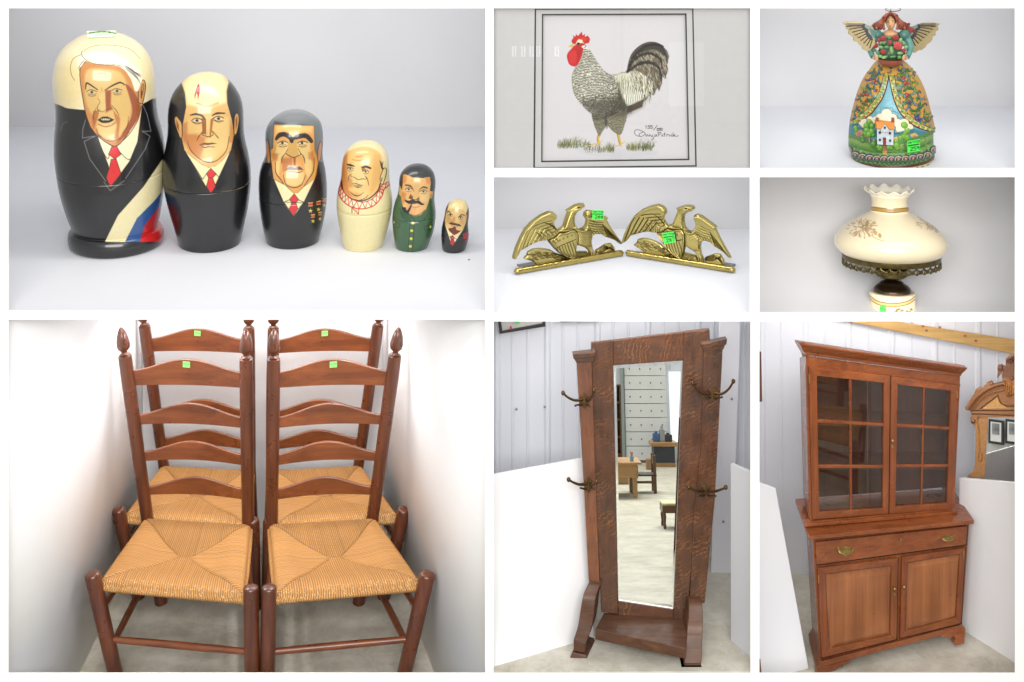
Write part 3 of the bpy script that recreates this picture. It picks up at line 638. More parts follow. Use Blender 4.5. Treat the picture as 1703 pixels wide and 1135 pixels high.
for pts in ([(140, 262), (170, 228), (220, 222), (270, 250), (285, 285)], [(300, 260), (350, 240), (420, 235), (470, 285)]):
    cv.stroke(pts, 6.0, (24, 18, 16), taper=[.6, 1, 1, 1, .8])
    q = spl(pts, False, 7)
    for (x, y) in q[::2]: cv.stroke([(x-3, y+16), (x+6, y-30)], .8, (24, 18, 16), taper=[1, .3])
for (x, y) in ((200, 302), (385, 302)):
    cv.fill([(x-45, y), (x, y-14), (x+45, y-6), (x+20, y+16), (x-25, y+14)], (228, 206, 156), smooth=True); cv.dot(x-3, y, 14, 12, (60, 56, 50)); cv.dot(x-3, y, 5, 5, (10, 10, 10))
    cv.stroke([(x-48, y), (x, y-18), (x+50, y-4)], 1.1, LINE); cv.stroke([(x-38, y+28), (x, y+38), (x+40, y+26)], 1.0, (120, 70, 34)); cv.stroke([(x-30, y+12), (x, y+20), (x+30, y+14)], .6, LINE)
for l in ([(248, 360), (230, 395), (250, 415), (300, 438), (350, 420), (370, 405), (345, 355)], [(230, 395), (195, 440), (190, 490)], [(372, 400), (400, 440), (410, 495)], [(130, 480), (135, 580), (190, 660), (220, 710)], [(495, 440), (490, 560), (440, 650), (400, 710)], [(205, 600), (230, 690), (310, 722), (380, 690), (415, 605)], [(225, 560), (270, 525), (310, 540), (350, 525), (392, 555)], [(248, 570), (300, 575), (350, 582), (390, 565)], [(115, 645), (220, 700), (300, 775), (340, 775), (400, 715), (505, 645)], [(90, 470), (110, 630)], [(540, 470), (505, 645)]):
    cv.stroke(l, 1.2, LINE, taper=[.5, 1, .5])
cv.fill([(228, 556), (272, 524), (310, 538), (352, 524), (390, 554), (310, 556)], (70, 32, 22))
for ear in ([(60, 270), (75, 360), (80, 480), (55, 480), (42, 380), (45, 290)], [(555, 280), (570, 320), (560, 440), (535, 480), (530, 380)]): cv.fill(ear, (206, 140, 80), smooth=True); cv.stroke(ear+ear[:1], .8, LINE)
cv.fill([(115, 645), (220, 700), (300, 775), (340, 775), (400, 715), (505, 640), (400, 860), (300, 995), (200, 850)], (243, 229, 174))
tie(cv, [(308, 780), (352, 838), (325, 862), (282, 860), (262, 835)], [(285, 865), (325, 865), (342, 925), (298, 992), (258, 930)], (212, 40, 44))
cv.stroke([(262, 838), (208, 862), (115, 645)], .8, (20, 18, 16), smooth=False); cv.stroke([(352, 840), (400, 860), (505, 640)], .8, (20, 18, 16), smooth=False); cv.stroke([(210, 860), (255, 920)], .7, (20, 18, 16), smooth=False); cv.stroke([(395, 865), (345, 925)], .7, (20, 18, 16), smooth=False)
for (x, y, k) in ((462, 880, 1), (538, 866, 1), (592, 838, .8), (485, 990, .8), (552, 968, .8)):
    cv.fill([(x-20*k, y-17*k), (x+20*k, y-22*k), (x+20*k, y+16*k), (x-20*k, y+20*k)], (200, 52, 44)); cv.stroke([(x-20*k, y-12*k), (x+20*k, y-17*k)], 1.2, (226, 190, 110), smooth=False); cv.stroke([(x-20*k, y+18*k), (x+20*k, y+14*k)], .8, (226, 190, 110), smooth=False)
    sx, sy = x, y+62*k
    st = []
    for i in range(10):
        r = (24 if i % 2 == 0 else 9)*max(k, .9); a = -math.pi/2+i*math.pi/5+.1; st.append((sx+r*math.cos(a), sy+r*math.sin(a)))
    cv.fill(st, (226, 208, 84))
cv.stroke([(-10, 790), (100, 835), (210, 860), (400, 862), (520, 850), (640, 800)], .6, (6, 6, 6))
d3, g3 = doll([(257, 789, 791), (259, 755, 825), (264, 730, 850), (275, 705, 876), (300, 668, 912), (330, 643, 938), (370, 628, 950), (410, 625, 953), (450, 627, 953), (490, 628, 951), (520, 622, 951), (560, 606, 957), (600, 594, 966), (650, 588, 972), (700, 587, 975), (750, 589, 975), (800, 593, 972), (850, 600, 965), (900, 608, 955), (950, 618, 943), (985, 628, 933), (998, 632, 929), (1004, 637, 924)],
     (260, 110, 3.44), 738, cv, 'grey-haired nesting doll with bushy black eyebrows and small star medals', 415.5)

# --- fourth: cream, embroidered collar
cv = Cv(550, 225, 662, 430, 3, (240, 226, 172)); cv.wk = 1.3; cv.zoom(555, 230, 8.41)
cv.fill([(-50, 700), (80, 690), (400, 900), (760, 620), (950, 640), (950, 1700), (-50, 1700)], (236, 224, 168), soft=1)
cv.fill([(120, 300), (190, 190), (420, 120), (640, 200), (690, 420), (660, 640), (620, 730), (520, 830), (400, 872), (240, 850), (130, 730), (95, 600)], (232, 188, 112), soft=1.5, smooth=True)
cv.fill([(130, 250), (190, 220), (190, 500), (200, 700), (250, 820), (130, 740), (95, 600)], (200, 122, 54), soft=2, alpha=.85); cv.fill([(560, 180), (640, 240), (660, 560), (560, 760), (500, 800), (540, 560)], (222, 170, 92), soft=3, alpha=.8)
cv.fill([(290, 300), (380, 300), (470, 560), (420, 660), (260, 640), (240, 560)], (236, 206, 138), soft=3); cv.fill([(200, 540), (260, 580), (260, 680), (200, 700)], (196, 120, 56), soft=3, alpha=.6)
cv.blob(320, 720, 60, 40, (232, 196, 122), .8); cv.blob(270, 800, 110, 40, (200, 130, 66), .4)
cv.stroke([(310, 262), (400, 252)], 1.6, (206, 142, 80), soft=.6); cv.stroke([(265, 300), (340, 316), (430, 300)], 1.4, (206, 142, 80), soft=.6)
cv.fill([(380, 400), (430, 390), (440, 440), (400, 470)], (170, 100, 44), soft=1); cv.fill([(185, 395), (215, 400), (210, 430), (190, 430)], (170, 100, 44), soft=.8)
cv.stroke([(192, 370), (235, 380), (290, 395)], 2.8, (30, 22, 16), taper=[.8, 1, .4]); cv.stroke([(395, 410), (450, 400), (515, 422)], 2.8, (30, 22, 16), taper=[.4, 1, .8])
for (x, y) in ((232, 432), (445, 470)):
    cv.fill([(x-35, y), (x, y-20), (x+38, y), (x, y+20)], (228, 208, 160), smooth=True); cv.dot(x, y, 16, 14, (70, 74, 62)); cv.dot(x, y, 7, 7, (12, 12, 12)); cv.stroke([(x-42, y-4), (x, y-24), (x+44, y-2)], .8, LINE); cv.stroke([(x-30, y+24), (x+5, y+30), (x+40, y+18)], .6, (90, 60, 36))
for l in ([(250, 500), (240, 535), (290, 550), (340, 582), (400, 570), (450, 575), (450, 545)], [(235, 505), (208, 550), (200, 610)], [(430, 525), (470, 570), (490, 665)], [(255, 640), (310, 632), (345, 650), (410, 660)], [(275, 665), (330, 690), (390, 680)]): cv.stroke(l, .9, LINE, taper=[.5, 1, .6])
cv.fill([(270, 650), (340, 658), (400, 664), (340, 682)], (140, 132, 100))
cv.stroke([(225, 745), (280, 795), (350, 805), (420, 760)], 1.4, LINE, taper=[.3, 1, .3]); cv.stroke([(380, 860), (440, 840), (480, 800)], .8, LINE)
cv.stroke([(110, 600), (125, 720), (180, 800), (260, 855), (400, 875), (520, 830), (620, 730), (650, 640)], 1.7, (26, 22, 18))
ear = [(660, 640), (650, 560), (690, 440), (720, 418), (742, 450), (725, 540), (690, 640)]
cv.fill(ear, (240, 218, 160), smooth=True); cv.stroke(ear+ear[:1], .9, LINE); cv.fill([(668, 560), (680, 545), (675, 610), (664, 605)], (60, 44, 32), soft=.4); cv.fill([(640, 300), (680, 360), (690, 450), (664, 420)], (60, 48, 36), soft=.6); cv.stroke([(690, 330), (680, 400), (700, 430)], .7, LINE)
RC = (206, 44, 32)
cin = [(95, 620), (110, 700), (170, 790), (250, 855), (400, 895), (540, 850), (640, 730), (665, 670), (770, 610)]; cou = [(60, 720), (75, 790), (130, 880), (240, 960), (400, 990), (560, 945), (670, 820), (705, 720), (780, 655)]
cv.fill(cin+cou[::-1], (243, 232, 190)); cv.stroke(cin, 1.2, RC); cv.stroke(cou, 1.4, RC)
a = spl(cin, False, 4); b = spl(cou, False, 4); m_ = min(len(a), len(b))
for i in range(0, m_-2, 2):
    cv.stroke([a[i], b[min(i+1, m_-1)]], .8, RC if i % 4 else (90, 50, 40), smooth=False); cv.stroke([b[min(i+1, m_-1)], a[i+2]], .8, RC, smooth=False)
    c = (a[i]+a[i+2])/2*.35+b[min(i+1, m_-1)]*.65; cv.dot(c[0]+14, c[1]-8, 6, 6, (150, 40, 30))
cv.stroke([(255, 970), (255, 1045)], 1.1, (140, 50, 40), smooth=False); cv.stroke([(262, 978), (348, 1065), (350, 980)], 1.1, RC, smooth=False); cv.dot(318, 1008, 6, 6, (120, 40, 30)); cv.dot(290, 1050, 6, 5, (120, 40, 30))
cv.stroke([(55, 965), (150, 1030), (300, 1068), (500, 1070), (700, 1030), (810, 975)], .5, (190, 172, 118))
d4, g4 = doll([(59, 264, 266), (61, 236, 294), (66, 213, 316), (75, 190, 336), (100, 155, 370), (130, 133, 391), (170, 117, 404), (210, 110, 408), (250, 107, 410), (290, 103, 411), (330, 95, 414), (370, 85, 420), (410, 78, 427), (450, 76, 430), (490, 77, 428), (530, 82, 422), (580, 90, 412), (630, 98, 398), (680, 107, 383), (710, 114, 371), (720, 116, 368), (726, 120, 363)],
     (540, 220, 3.82), 482, cv, 'cream bald nesting doll wearing a white shirt with red embroidered collar', 420)

# --- fifth: green tunic, pipe
cv = Cv(645, 265, 732, 425, 3.6, (52, 92, 58)); cv.wk = 1.3; cv.zoom(648, 270, 7.32)
cv.fill([(-20, -40), (620, -40), (620, 330), (540, 330), (500, 390), (480, 390), (150, 345), (110, 270), (-20, 300)], (44, 46, 48))
cv.fill([(165, 150), (200, 150), (280, 185), (400, 195), (485, 180), (500, 250), (490, 350), (530, 360), (520, 420), (490, 440), (440, 580), (380, 640), (300, 658), (210, 620), (160, 540), (140, 420), (110, 390), (118, 270), (150, 340), (160, 250)], (224, 176, 110))
cv.fill([(165, 150), (210, 165), (200, 240), (165, 260)], (214, 138, 66), soft=1.5); cv.fill([(430, 190), (495, 185), (490, 270), (450, 260)], (214, 140, 70), soft=1.5); cv.fill([(150, 360), (200, 380), (190, 470), (160, 520), (140, 420)], (206, 134, 66), soft=2); cv.fill([(220, 480), (330, 560), (300, 650), (200, 610)], (212, 148, 84), soft=2, alpha=.7)
cv.fill([(290, 250), (360, 250), (350, 440), (290, 440)], (214, 172, 104), soft=2); cv.fill([(375, 370), (480, 370), (470, 480), (390, 480)], (230, 194, 128), soft=2)
cv.stroke([(260, 225), (340, 232), (400, 222)], 1, (206, 150, 88), soft=.5)
cv.stroke([(195, 280), (250, 290), (280, 320), (295, 360)], 2.2, (70, 58, 44), taper=[.9, 1, .4, .2]); cv.stroke([(350, 370), (370, 330), (410, 305), (455, 315)], 2.2, (70, 58, 44), taper=[.2, .4, 1, .9])
for (x, y) in ((232, 332), (412, 358)):
    cv.fill([(x-35, y+4), (x, y-16), (x+34, y), (x, y+16)], (226, 204, 156), smooth=True); cv.dot(x, y, 14, 11, (50, 44, 36)); cv.stroke([(x-40, y), (x, y-22), (x+42, y-2)], .9, LINE); cv.stroke([(x-30, y+22), (x+5, y+28), (x+36, y+16)], .6, (120, 80, 44))
cv.fill([(255, 390), (285, 420), (280, 450), (230, 440)], (120, 74, 44), soft=1); cv.fill([(320, 455), (350, 430), (365, 455)], (110, 70, 40), soft=.8)
cv.stroke([(250, 410), (245, 440), (300, 455), (350, 455), (355, 430)], .8, LINE)
must = [(185, 455), (230, 470), (280, 452), (320, 470), (355, 465), (390, 495), (425, 515), (390, 525), (340, 505), (290, 510), (230, 505), (195, 485)]
cv.fill(must, (34, 28, 24), smooth=True)
cv.stroke([(270, 540), (310, 552), (360, 540)], 1.4, (190, 120, 70)); cv.stroke([(225, 620), (300, 648), (380, 625), (430, 580)], .9, (130, 70, 36))
cv.stroke([(270, 500), (248, 560), (215, 615)], 3.2, (26, 24, 24), taper=[.4, .8, 1.2]); cv.fill([(150, 545), (195, 548), (205, 585), (225, 590), (215, 630), (185, 620), (150, 570)], (30, 28, 28))
for l in ([(120, 560), (150, 650), (210, 720)], [(210, 620), (285, 665), (290, 690)], [(290, 690), (330, 750), (420, 700), (480, 620)], [(250, 700), (240, 900), (220, 1090)], [(298, 740), (290, 900), (280, 1090)], [(60, 735), (125, 740), (120, 800), (60, 790)], [(420, 780), (520, 765)], [(420, 780), (422, 830), (500, 820)]): cv.stroke(l, .8, (22, 46, 28), smooth=False)
cv.fill([(130, 590), (180, 690), (220, 720), (285, 665), (200, 620)], (44, 84, 52), soft=.5)
for (x, y) in ((283, 743), (268, 835), (262, 932), (252, 1026)): cv.dot(x, y, 22, 21, (40, 60, 30)); cv.dot(x, y, 19, 18, (206, 196, 62)); cv.dot(x-4, y-4, 8, 8, (228, 222, 110))
cv.dot(497, 787, 12, 18, (206, 196, 62)); cv.dot(52, 735, 10, 14, (206, 196, 120)); cv.fill([(490, 400), (520, 370), (520, 430), (500, 450)], (200, 150, 90), soft=.4)
d5, g5 = doll([(204, 587, 590), (206, 566, 612), (210, 548, 630), (218, 528, 650), (235, 505, 673), (260, 485, 692), (290, 475, 702), (320, 472, 705), (350, 470, 704), (380, 466, 700), (410, 458, 698), (440, 447, 698), (480, 437, 703), (520, 431, 706), (560, 430, 704), (600, 432, 698), (640, 436, 688), (690, 443, 670), (718, 449, 658), (726, 452, 654), (731, 456, 650)],
     (540, 220, 3.82), 530, cv, 'black-haired nesting doll in green buttoned tunic with moustache and pipe', 420)

# --- sixth: smallest
cv = Cv(728, 325, 790, 428, 4, (28, 28, 31)); cv.wk = 1.3; cv.zoom(648, 270, 7.32)
cv.fill([(600, 420), (1000, 420), (1000, 700), (940, 720), (660, 720), (600, 690)], (244, 222, 160)); cv.fill([(690, 640), (715, 520), (740, 470), (700, 470), (660, 560), (650, 700), (668, 740)], (96, 50, 34), soft=.6); cv.fill([(925, 640), (955, 560), (950, 510), (990, 540), (990, 740), (930, 720)], (110, 44, 34), soft=.6)
cv.fill([(670, 700), (690, 600), (740, 560), (900, 580), (940, 650), (930, 740), (900, 810), (860, 850), (790, 880), (730, 850), (680, 780)], (228, 190, 120), soft=.8); cv.fill([(700, 660), (760, 690), (740, 760), (700, 740)], (190, 140, 78), soft=1.2, alpha=.7); cv.fill([(850, 660), (900, 690), (900, 760), (850, 740)], (206, 158, 92), soft=1.2, alpha=.6)
cv.stroke([(740, 585), (800, 595), (860, 590)], .8, (214, 168, 100), soft=.4)
cv.stroke([(700, 615), (720, 600), (760, 640)], 1.5, (60, 40, 28), taper=[.5, 1, .3]); cv.stroke([(845, 660), (880, 640), (920, 655)], 1.5, (60, 40, 28), taper=[.3, 1, .5])
for (x, y) in ((738, 648), (862, 675)):
    cv.dot(x, y, 26, 13, (216, 196, 140)); cv.dot(x, y, 11, 11, (56, 60, 48)); cv.stroke([(x-30, y), (x, y-16), (x+30, y-2)], .8, LINE); cv.stroke([(x-22, y+18), (x+24, y+18)], .6, (130, 90, 50))
cv.fill([(765, 690), (780, 660), (800, 670), (795, 740), (750, 745)], (200, 150, 84), soft=1); cv.stroke([(755, 725), (745, 745), (790, 752), (810, 740)], .7, LINE)
cv.fill([(720, 745), (760, 735), (800, 745), (850, 755), (872, 782), (800, 772), (750, 762)], (84, 40, 24), smooth=True); cv.stroke([(750, 775), (800, 788), (830, 785)], .8, (150, 90, 50))
cv.fill([(715, 810), (760, 800), (800, 785), (815, 825), (860, 840), (790, 888), (740, 850)], (110, 42, 26), smooth=True); cv.fill([(668, 740), (700, 800), (730, 850), (790, 882), (860, 850), (910, 800), (760, 1025)], (243, 228, 178))
cv.fill([(668, 740), (640, 760), (640, 1060), (760, 1060), (740, 1000)], (28, 28, 31)); cv.fill([(912, 800), (980, 740), (980, 1060), (760, 1060), (770, 1015)], (28, 28, 31))
cv.fill([(715, 810), (760, 800), (800, 785), (815, 825), (860, 840), (790, 888), (740, 850)], (110, 42, 26), smooth=True)
tie(cv, [(765, 890), (790, 925), (778, 945), (748, 942), (738, 918)], [(750, 945), (778, 945), (795, 985), (765, 1022), (730, 985)], (200, 38, 42), .6)
cv.stroke([(670, 790), (710, 920), (740, 905)], .6, (30, 26, 20), smooth=False); cv.stroke([(900, 820), (825, 945), (785, 915)], .6, (30, 26, 20), smooth=False)
cv.fill([(893, 870), (950, 850), (952, 930), (900, 935)], (176, 34, 44)); cv.fill([(920, 945), (945, 940), (942, 975), (918, 975)], (150, 34, 42))
d6, g6 = doll([(429, 844, 847), (431, 824, 866), (435, 810, 882), (442, 798, 895), (460, 782, 907), (485, 770, 914), (510, 764, 917), (540, 759, 916), (570, 752, 912), (600, 745, 911), (630, 741, 914), (660, 740, 915), (690, 741, 911), (720, 743, 902), (738, 746, 895), (746, 749, 891), (750, 752, 887)],
     (540, 220, 3.82), 640, cv, 'smallest nesting doll with pointed beard, red tie and dark suit', 422)
# a crumb on the table
pt = FLO(780, 433, ZF['dolls']); tag(part('crumb', MB().ball(pt+Vector((0, 0, .002)), .004, .003, .002, 8, 5), mat('crumb_dark', (.12, .11, .1), .8)), 'tiny dark crumb on white table in front of the smallest doll', 'crumb')
# ------------------------------------------------------------------ framed print of a rooster under glass
pic = thing('framed_print', 'framed print of a barred rooster with red comb in white double mat', 'picture', P(1025, 280, .03))
def frame_ring(name, o, i, y0, y1, m, back=.006, bevel=0):
    """flat ring between quads o and i (TL,TR,BR,BL), y0 at the outer and y1 at the inner edge"""
    mb = MB()
    for k in range(4):
        j = (k+1) % 4
        a = [P(*o[k], y0), P(*o[j], y0), P(*i[j], y1), P(*i[k], y1)]
        mb.hexa(a, [p+Vector((0, back, 0)) for p in a])
    return part(name, mb, m, pic)
M_MAT = mat('mat_board', hx(178, 177, 178), .85, noise=.015, nscale=30, bump=.1, bscale=400); M_CORE = mat('black_mat_core', (.02, .02, .022), .6)
O0 = [(806, 4), (1262, 4), (1262, 291), (806, 291)]; O1 = [(889.2, 14.9), (1153.2, 14.2), (1158.8, 277.6), (886.8, 281)]; O2 = [(891.6, 16.6), (1151.2, 16), (1156.4, 275.4), (889.6, 278.6)]
I1 = [(901.2, 23.6), (1141.8, 22.6), (1146.6, 266.8), (900, 270.4)]; I2 = [(903.2, 25.6), (1139.8, 24.8), (1144.6, 264.8), (902, 268.2)]
frame_ring('outer_mat', O0, O1, .030, .030, M_MAT, .004); frame_ring('outer_mat_core', O1, O2, .030, .034, M_CORE, .004)
frame_ring('inner_mat', O2, I1, .036, .036, M_MAT, .004); frame_ring('inner_mat_core', I1, I2, .036, .040, M_CORE, .004)
cv = Cv(896, 18, 1150, 274, 2.2, (194, 191, 195)); cv.zoom(821, 14, 3.988)
G1 = (60, 56, 50)
# shadow wash and grass
cv.fill([(500, 930), (620, 915), (800, 935), (1000, 925), (1095, 945), (1080, 975), (900, 985), (650, 980)], (186, 184, 190), soft=2, alpha=.8)
r = random.Random(5)
for (x0, x1, yb, n) in ((425, 640, 915, 150), (730, 800, 945, 70), (880, 1050, 935, 150), (600, 730, 945, 50), (420, 520, 920, 40), (1000, 1065, 925, 30)):
    for k in range(n):
        x = r.uniform(x0, x1); c = r.choice([(84, 98, 50), (120, 128, 70), (60, 66, 40), (140, 138, 96), (110, 90, 50), (50, 56, 46)]); h = r.uniform(20, 75)*(1-abs((x-(x0+x1)/2)/(x1-x0))*.9)
        cv.stroke([(x, yb+r.uniform(-12, 14)), (x+r.uniform(-8, 10), yb-h*.5), (x+r.uniform(-16, 26), yb-h)], .7, c, alpha=.75, taper=[1, .7, .1])
# legs
for l in ([(705, 820), (692, 870), (700, 895)], [(825, 830), (835, 880), (842, 905)]): cv.stroke(l, 4.5, (196, 160, 74), taper=[1.2, .9, .9]); cv.stroke([(p[0]-6, p[1]) for p in l], .8, (120, 92, 40))
for l in ([(700, 890), (660, 905), (625, 912)], [(700, 895), (690, 912)], [(700, 890), (722, 880)], [(842, 905), (805, 918)], [(842, 905), (850, 920)], [(842, 900), (872, 888)]): cv.stroke(l, 2.2, (196, 164, 84), taper=[1, .5])
# thighs, body, tail
thL = [(655, 700), (745, 720), (750, 770), (720, 820), (700, 850), (685, 820), (665, 770)]; thR = [(745, 690), (875, 700), (872, 760), (845, 835), (810, 830), (760, 780)]
body = [(590, 245), (640, 280), (690, 360), (740, 420), (800, 440), (880, 415), (960, 420), (1040, 480), (1050, 540), (1000, 600), (985, 650), (930, 690), (880, 712), (870, 760), (745, 720), (650, 700), (575, 630), (530, 560), (518, 450), (545, 380), (560, 300)]
tail = [(880, 415), (905, 340), (945, 275), (1000, 240), (1060, 226), (1110, 240), (1150, 280), (1165, 320), (1150, 370), (1155, 420), (1135, 470), (1120, 450), (1115, 500), (1100, 545), (1085, 530), (1060, 580), (1040, 570), (1010, 610), (960, 560), (900, 500)]
wing = [(800, 450), (880, 425), (960, 440), (1040, 500), (1055, 560), (1010, 590), (985, 640), (890, 645), (850, 580), (825, 500)]
BASE = (206, 204, 190)
cv.fill(tail, (104, 98, 84), smooth=False); cv.fill(body, BASE, smooth=True); cv.fill(thL, (150, 146, 124), smooth=True); cv.fill(thR, (150, 146, 124), smooth=True)
mk = Cv(896, 18, 1150, 274, 2.2, 0.0); mk.zoom(821, 14, 3.988); mk.fill(body, 1.0, smooth=True)
tk = Cv(896, 18, 1150, 274, 2.2, 0.0); tk.zoom(821, 14, 3.988); tk.fill(thL, 1.0, smooth=True, mode='max'); tk.fill(thR, 1.0, smooth=True, mode='max')
keep = cv.a.copy()
# barring: rows of short dark dashes following the feather tracts
for k in range(44):
    y = 262+k*10.2
    bow = 18+k*.8
    for j in range(60):
        x = 505+j*7.4+r.uniform(-2, 2); t = (x-505)/330
        if t > 1.35: break
        yy = y+bow*math.sin(min(t, 1)*math.pi*.9)-(t*t)*30*(k/30)+r.uniform(-1.6, 1.6)
        if r.random() < .9: cv.stroke([(x, yy), (x+6.6, yy+r.uniform(-1, 2.2))], 1.25, r.choice([(48, 46, 40), (64, 60, 48), (40, 40, 38), (92, 84, 60)]), alpha=.9)
for k in range(30):
    y = 590+k*9
    for j in range(50):
        x = 590+j*6.6+r.uniform(-2, 2)
        cv.stroke([(x, y+10*math.sin(j*.25)+r.uniform(-3, 3)), (x+5, y+10*math.sin(j*.25+.25)+r.uniform(-3, 3))], 1.0, r.choice([(62, 60, 52), (50, 48, 44), (84, 78, 60)]), alpha=.75)
m_ = np.maximum(mk.a, tk.a)[..., None]; cv.a = keep*(1-m_)+cv.a*m_
cv.fill([(580, 620), (650, 690), (745, 720), (870, 720), (985, 655), (1000, 600), (900, 640), (800, 600), (700, 620)], (66, 62, 54), soft=7, alpha=.5)
cv.fill(thL, (90, 84, 66), soft=2, alpha=.2); cv.fill([(745, 690), (760, 780), (750, 800), (735, 760)], (40, 38, 36), soft=2, alpha=.6)
# wing: pale lacy feathers hanging down
cv.fill(wing, (196, 196, 178), soft=3, smooth=True)
for k in range(250):
    x = r.uniform(810, 1040); y = r.uniform(440, 610); l = r.uniform(18, 50); dx = (x-860)*.12
    cv.stroke([(x, y), (x+dx*.3, y+l*.5), (x+dx*.4-4, y+l)], .75, r.choice([(80, 76, 62), (222, 222, 208), (110, 100, 74), (150, 130, 92), (236, 236, 226), (60, 58, 52)]), alpha=.8, taper=[.5, 1, .3])
for k in range(9): cv.stroke([(870+k*14, 520+k*4), (872+k*13, 580), (880+k*11, 640-k*3)], 1.6, (226, 226, 214), taper=[.4, 1, .6]); cv.stroke([(876+k*14, 520+k*4), (878+k*13, 580), (886+k*11, 640-k*3)], .7, (70, 66, 56))
cv.fill([(825, 500), (850, 580), (885, 650), (875, 700), (850, 690), (825, 600)], (70, 66, 56), soft=3, alpha=.8)
# tail sickles
for (pts, w, c) in (([(890, 420), (930, 330), (1000, 270), (1080, 262), (1130, 300), (1150, 360)], 7, (52, 48, 44)), ([(900, 400), (950, 330), (1030, 300), (1100, 330), (1120, 400)], 5, (44, 40, 36)), ([(885, 425), (960, 370), (1040, 360), (1100, 400), (1112, 480)], 6, (40, 38, 34)), ([(895, 395), (925, 315), (990, 255), (1060, 238), (1120, 255)], 9, (64, 58, 52))): cv.stroke(pts, w, c, taper=[.5, 1, 1, .5], alpha=.9)
tkm = Cv(896, 18, 1150, 274, 2.2, 0.0); tkm.zoom(821, 14, 3.988); tkm.fill(tail, 1.0)
keep = cv.a.copy()
for k in range(620):
    a = r.uniform(0, 1); b = r.uniform(.1, 1); x = 900+a*250; y = 250+(1-math.sin(math.pi*(.2+.6*a)))*120+b*260
    cv.stroke([(x, y), (x+r.uniform(2, 10), y+r.uniform(6, 26))], .8, r.choice([(176, 168, 148), (66, 60, 50), (130, 118, 94), (204, 198, 182), (110, 84, 58), (48, 42, 38)]), alpha=.8)
m_ = tkm.a[..., None]; cv.a = keep*(1-m_)+cv.a*m_
for (pts, w) in (([(900, 390), (950, 325), (1030, 300), (1100, 335), (1118, 400)], 3.4), ([(890, 425), (960, 372), (1040, 362), (1098, 402), (1112, 480)], 4), ([(890, 410), (930, 320), (1000, 258), (1070, 240), (1120, 262), (1150, 330)], 4)): cv.stroke(pts, w, (38, 34, 32), taper=[.4, 1, 1, .4], alpha=.85)
for x, y in ((1140, 460), (1118, 500), (1100, 540), (1070, 560), (1045, 585), (1012, 606), (1155, 410)):
    for k in range(5): cv.stroke([(x-r.uniform(4, 16), y-30), (x+r.uniform(-8, 6), y+r.uniform(0, 14))], .9, (66, 62, 54), taper=[1, .1])
cv.fill([(880, 700), (985, 655), (1000, 600), (960, 620), (890, 650)], (58, 46, 42), soft=1.2, alpha=.85)
# head
cv.fill([(495, 255), (520, 238), (540, 245), (525, 262)], (190, 160, 90))
cv.fill([(490, 300), (520, 265), (545, 245), (590, 250), (590, 290), (575, 340), (545, 385), (505, 375), (488, 335)], (176, 34, 38), smooth=True); cv.fill([(500, 300), (530, 280), (560, 300), (540, 370), (505, 360)], (190, 48, 48), soft=3, smooth=True); cv.fill([(548, 280), (580, 270), (570, 330), (556, 340)], (150, 30, 34), soft=2, alpha=.6)
cv.fill([(516, 215), (530, 195), (525, 180), (540, 190), (548, 172), (558, 185), (585, 156), (590, 182), (605, 170), (605, 190), (625, 182), (640, 205), (632, 230), (600, 238), (590, 215), (560, 210), (540, 240), (520, 232)], (178, 38, 36)); cv.fill([(540, 200), (600, 190), (625, 205), (600, 225), (560, 205)], (194, 56, 48), soft=1.5)
cv.fill([(550, 222), (562, 206), (588, 210), (592, 228), (560, 232)], (214, 206, 170), soft=.6); cv.fill([(540, 240), (590, 230), (605, 245), (560, 255)], (170, 40, 40), soft=.6)
cv.dot(562, 236, 11, 9, (70, 60, 30)); cv.dot(562, 236, 5, 5, (12, 12, 10)); cv.dot(590, 256, 7, 6, (226, 214, 196)); cv.stroke([(600, 240), (612, 252), (600, 262)], .8, (50, 46, 40))
# numbering and signature
INK = (58, 56, 62)
write(cv, '155', 1004, 778, 20, .9, INK, sp=1.35); cv.stroke([(1060, 808), (1085, 776)], .9, INK); write(cv, '250', 1082, 796, 15, .9, INK, sp=1.35)
for l in ([(965, 850), (940, 840), (935, 815), (955, 806), (990, 818), (1005, 835), (975, 852), (965, 835), (990, 822)], [(1008, 838), (1010, 850)], [(1016, 850), (1020, 838), (1030, 850), (1036, 838), (1044, 850)], [(1056, 840), (1048, 850), (1060, 856), (1058, 870), (1046, 868)], [(1074, 838), (1066, 850), (1078, 848), (1080, 838), (1082, 850)],
          [(1092, 850), (1094, 822)], [(1088, 826), (1106, 822), (1110, 832), (1094, 838)], [(1122, 838), (1114, 848), (1126, 848)], [(1134, 826), (1134, 850)], [(1128, 836), (1142, 834)], [(1148, 850), (1150, 838), (1160, 840)], [(1164, 838), (1166, 850)], [(1182, 838), (1174, 846), (1184, 850)], [(1190, 826), (1190, 850), (1202, 838), (1194, 844), (1208, 850), (1226, 846)]): cv.stroke(l, .85, INK)
for l in ([(990, 870), (1000, 860), (1010, 880), (1020, 868), (1040, 885), (1050, 866), (1070, 880)], [(1010, 890), (1040, 896), (1060, 886), (1090, 890)]): cv.stroke(l, .5, (150, 150, 156), alpha=.8)
f = plane_np((0, .056, 0), (0, -1, 0)); X, Y = np.meshgrid(np.linspace(897, 1149, 470), np.linspace(19, 273, 470))
M_PRINT = colmat('print_paper', .8, spec=.2)
grid_mesh('print', f(X, Y), None, M_PRINT, pic, cv.sample(X, Y), False)
part('backing_board', MB().hexa([P(*q, .07) for q in O0], [P(*q, .08) for q in O0]), mat('grey_backing', (.4, .4, .4), .8), pic)
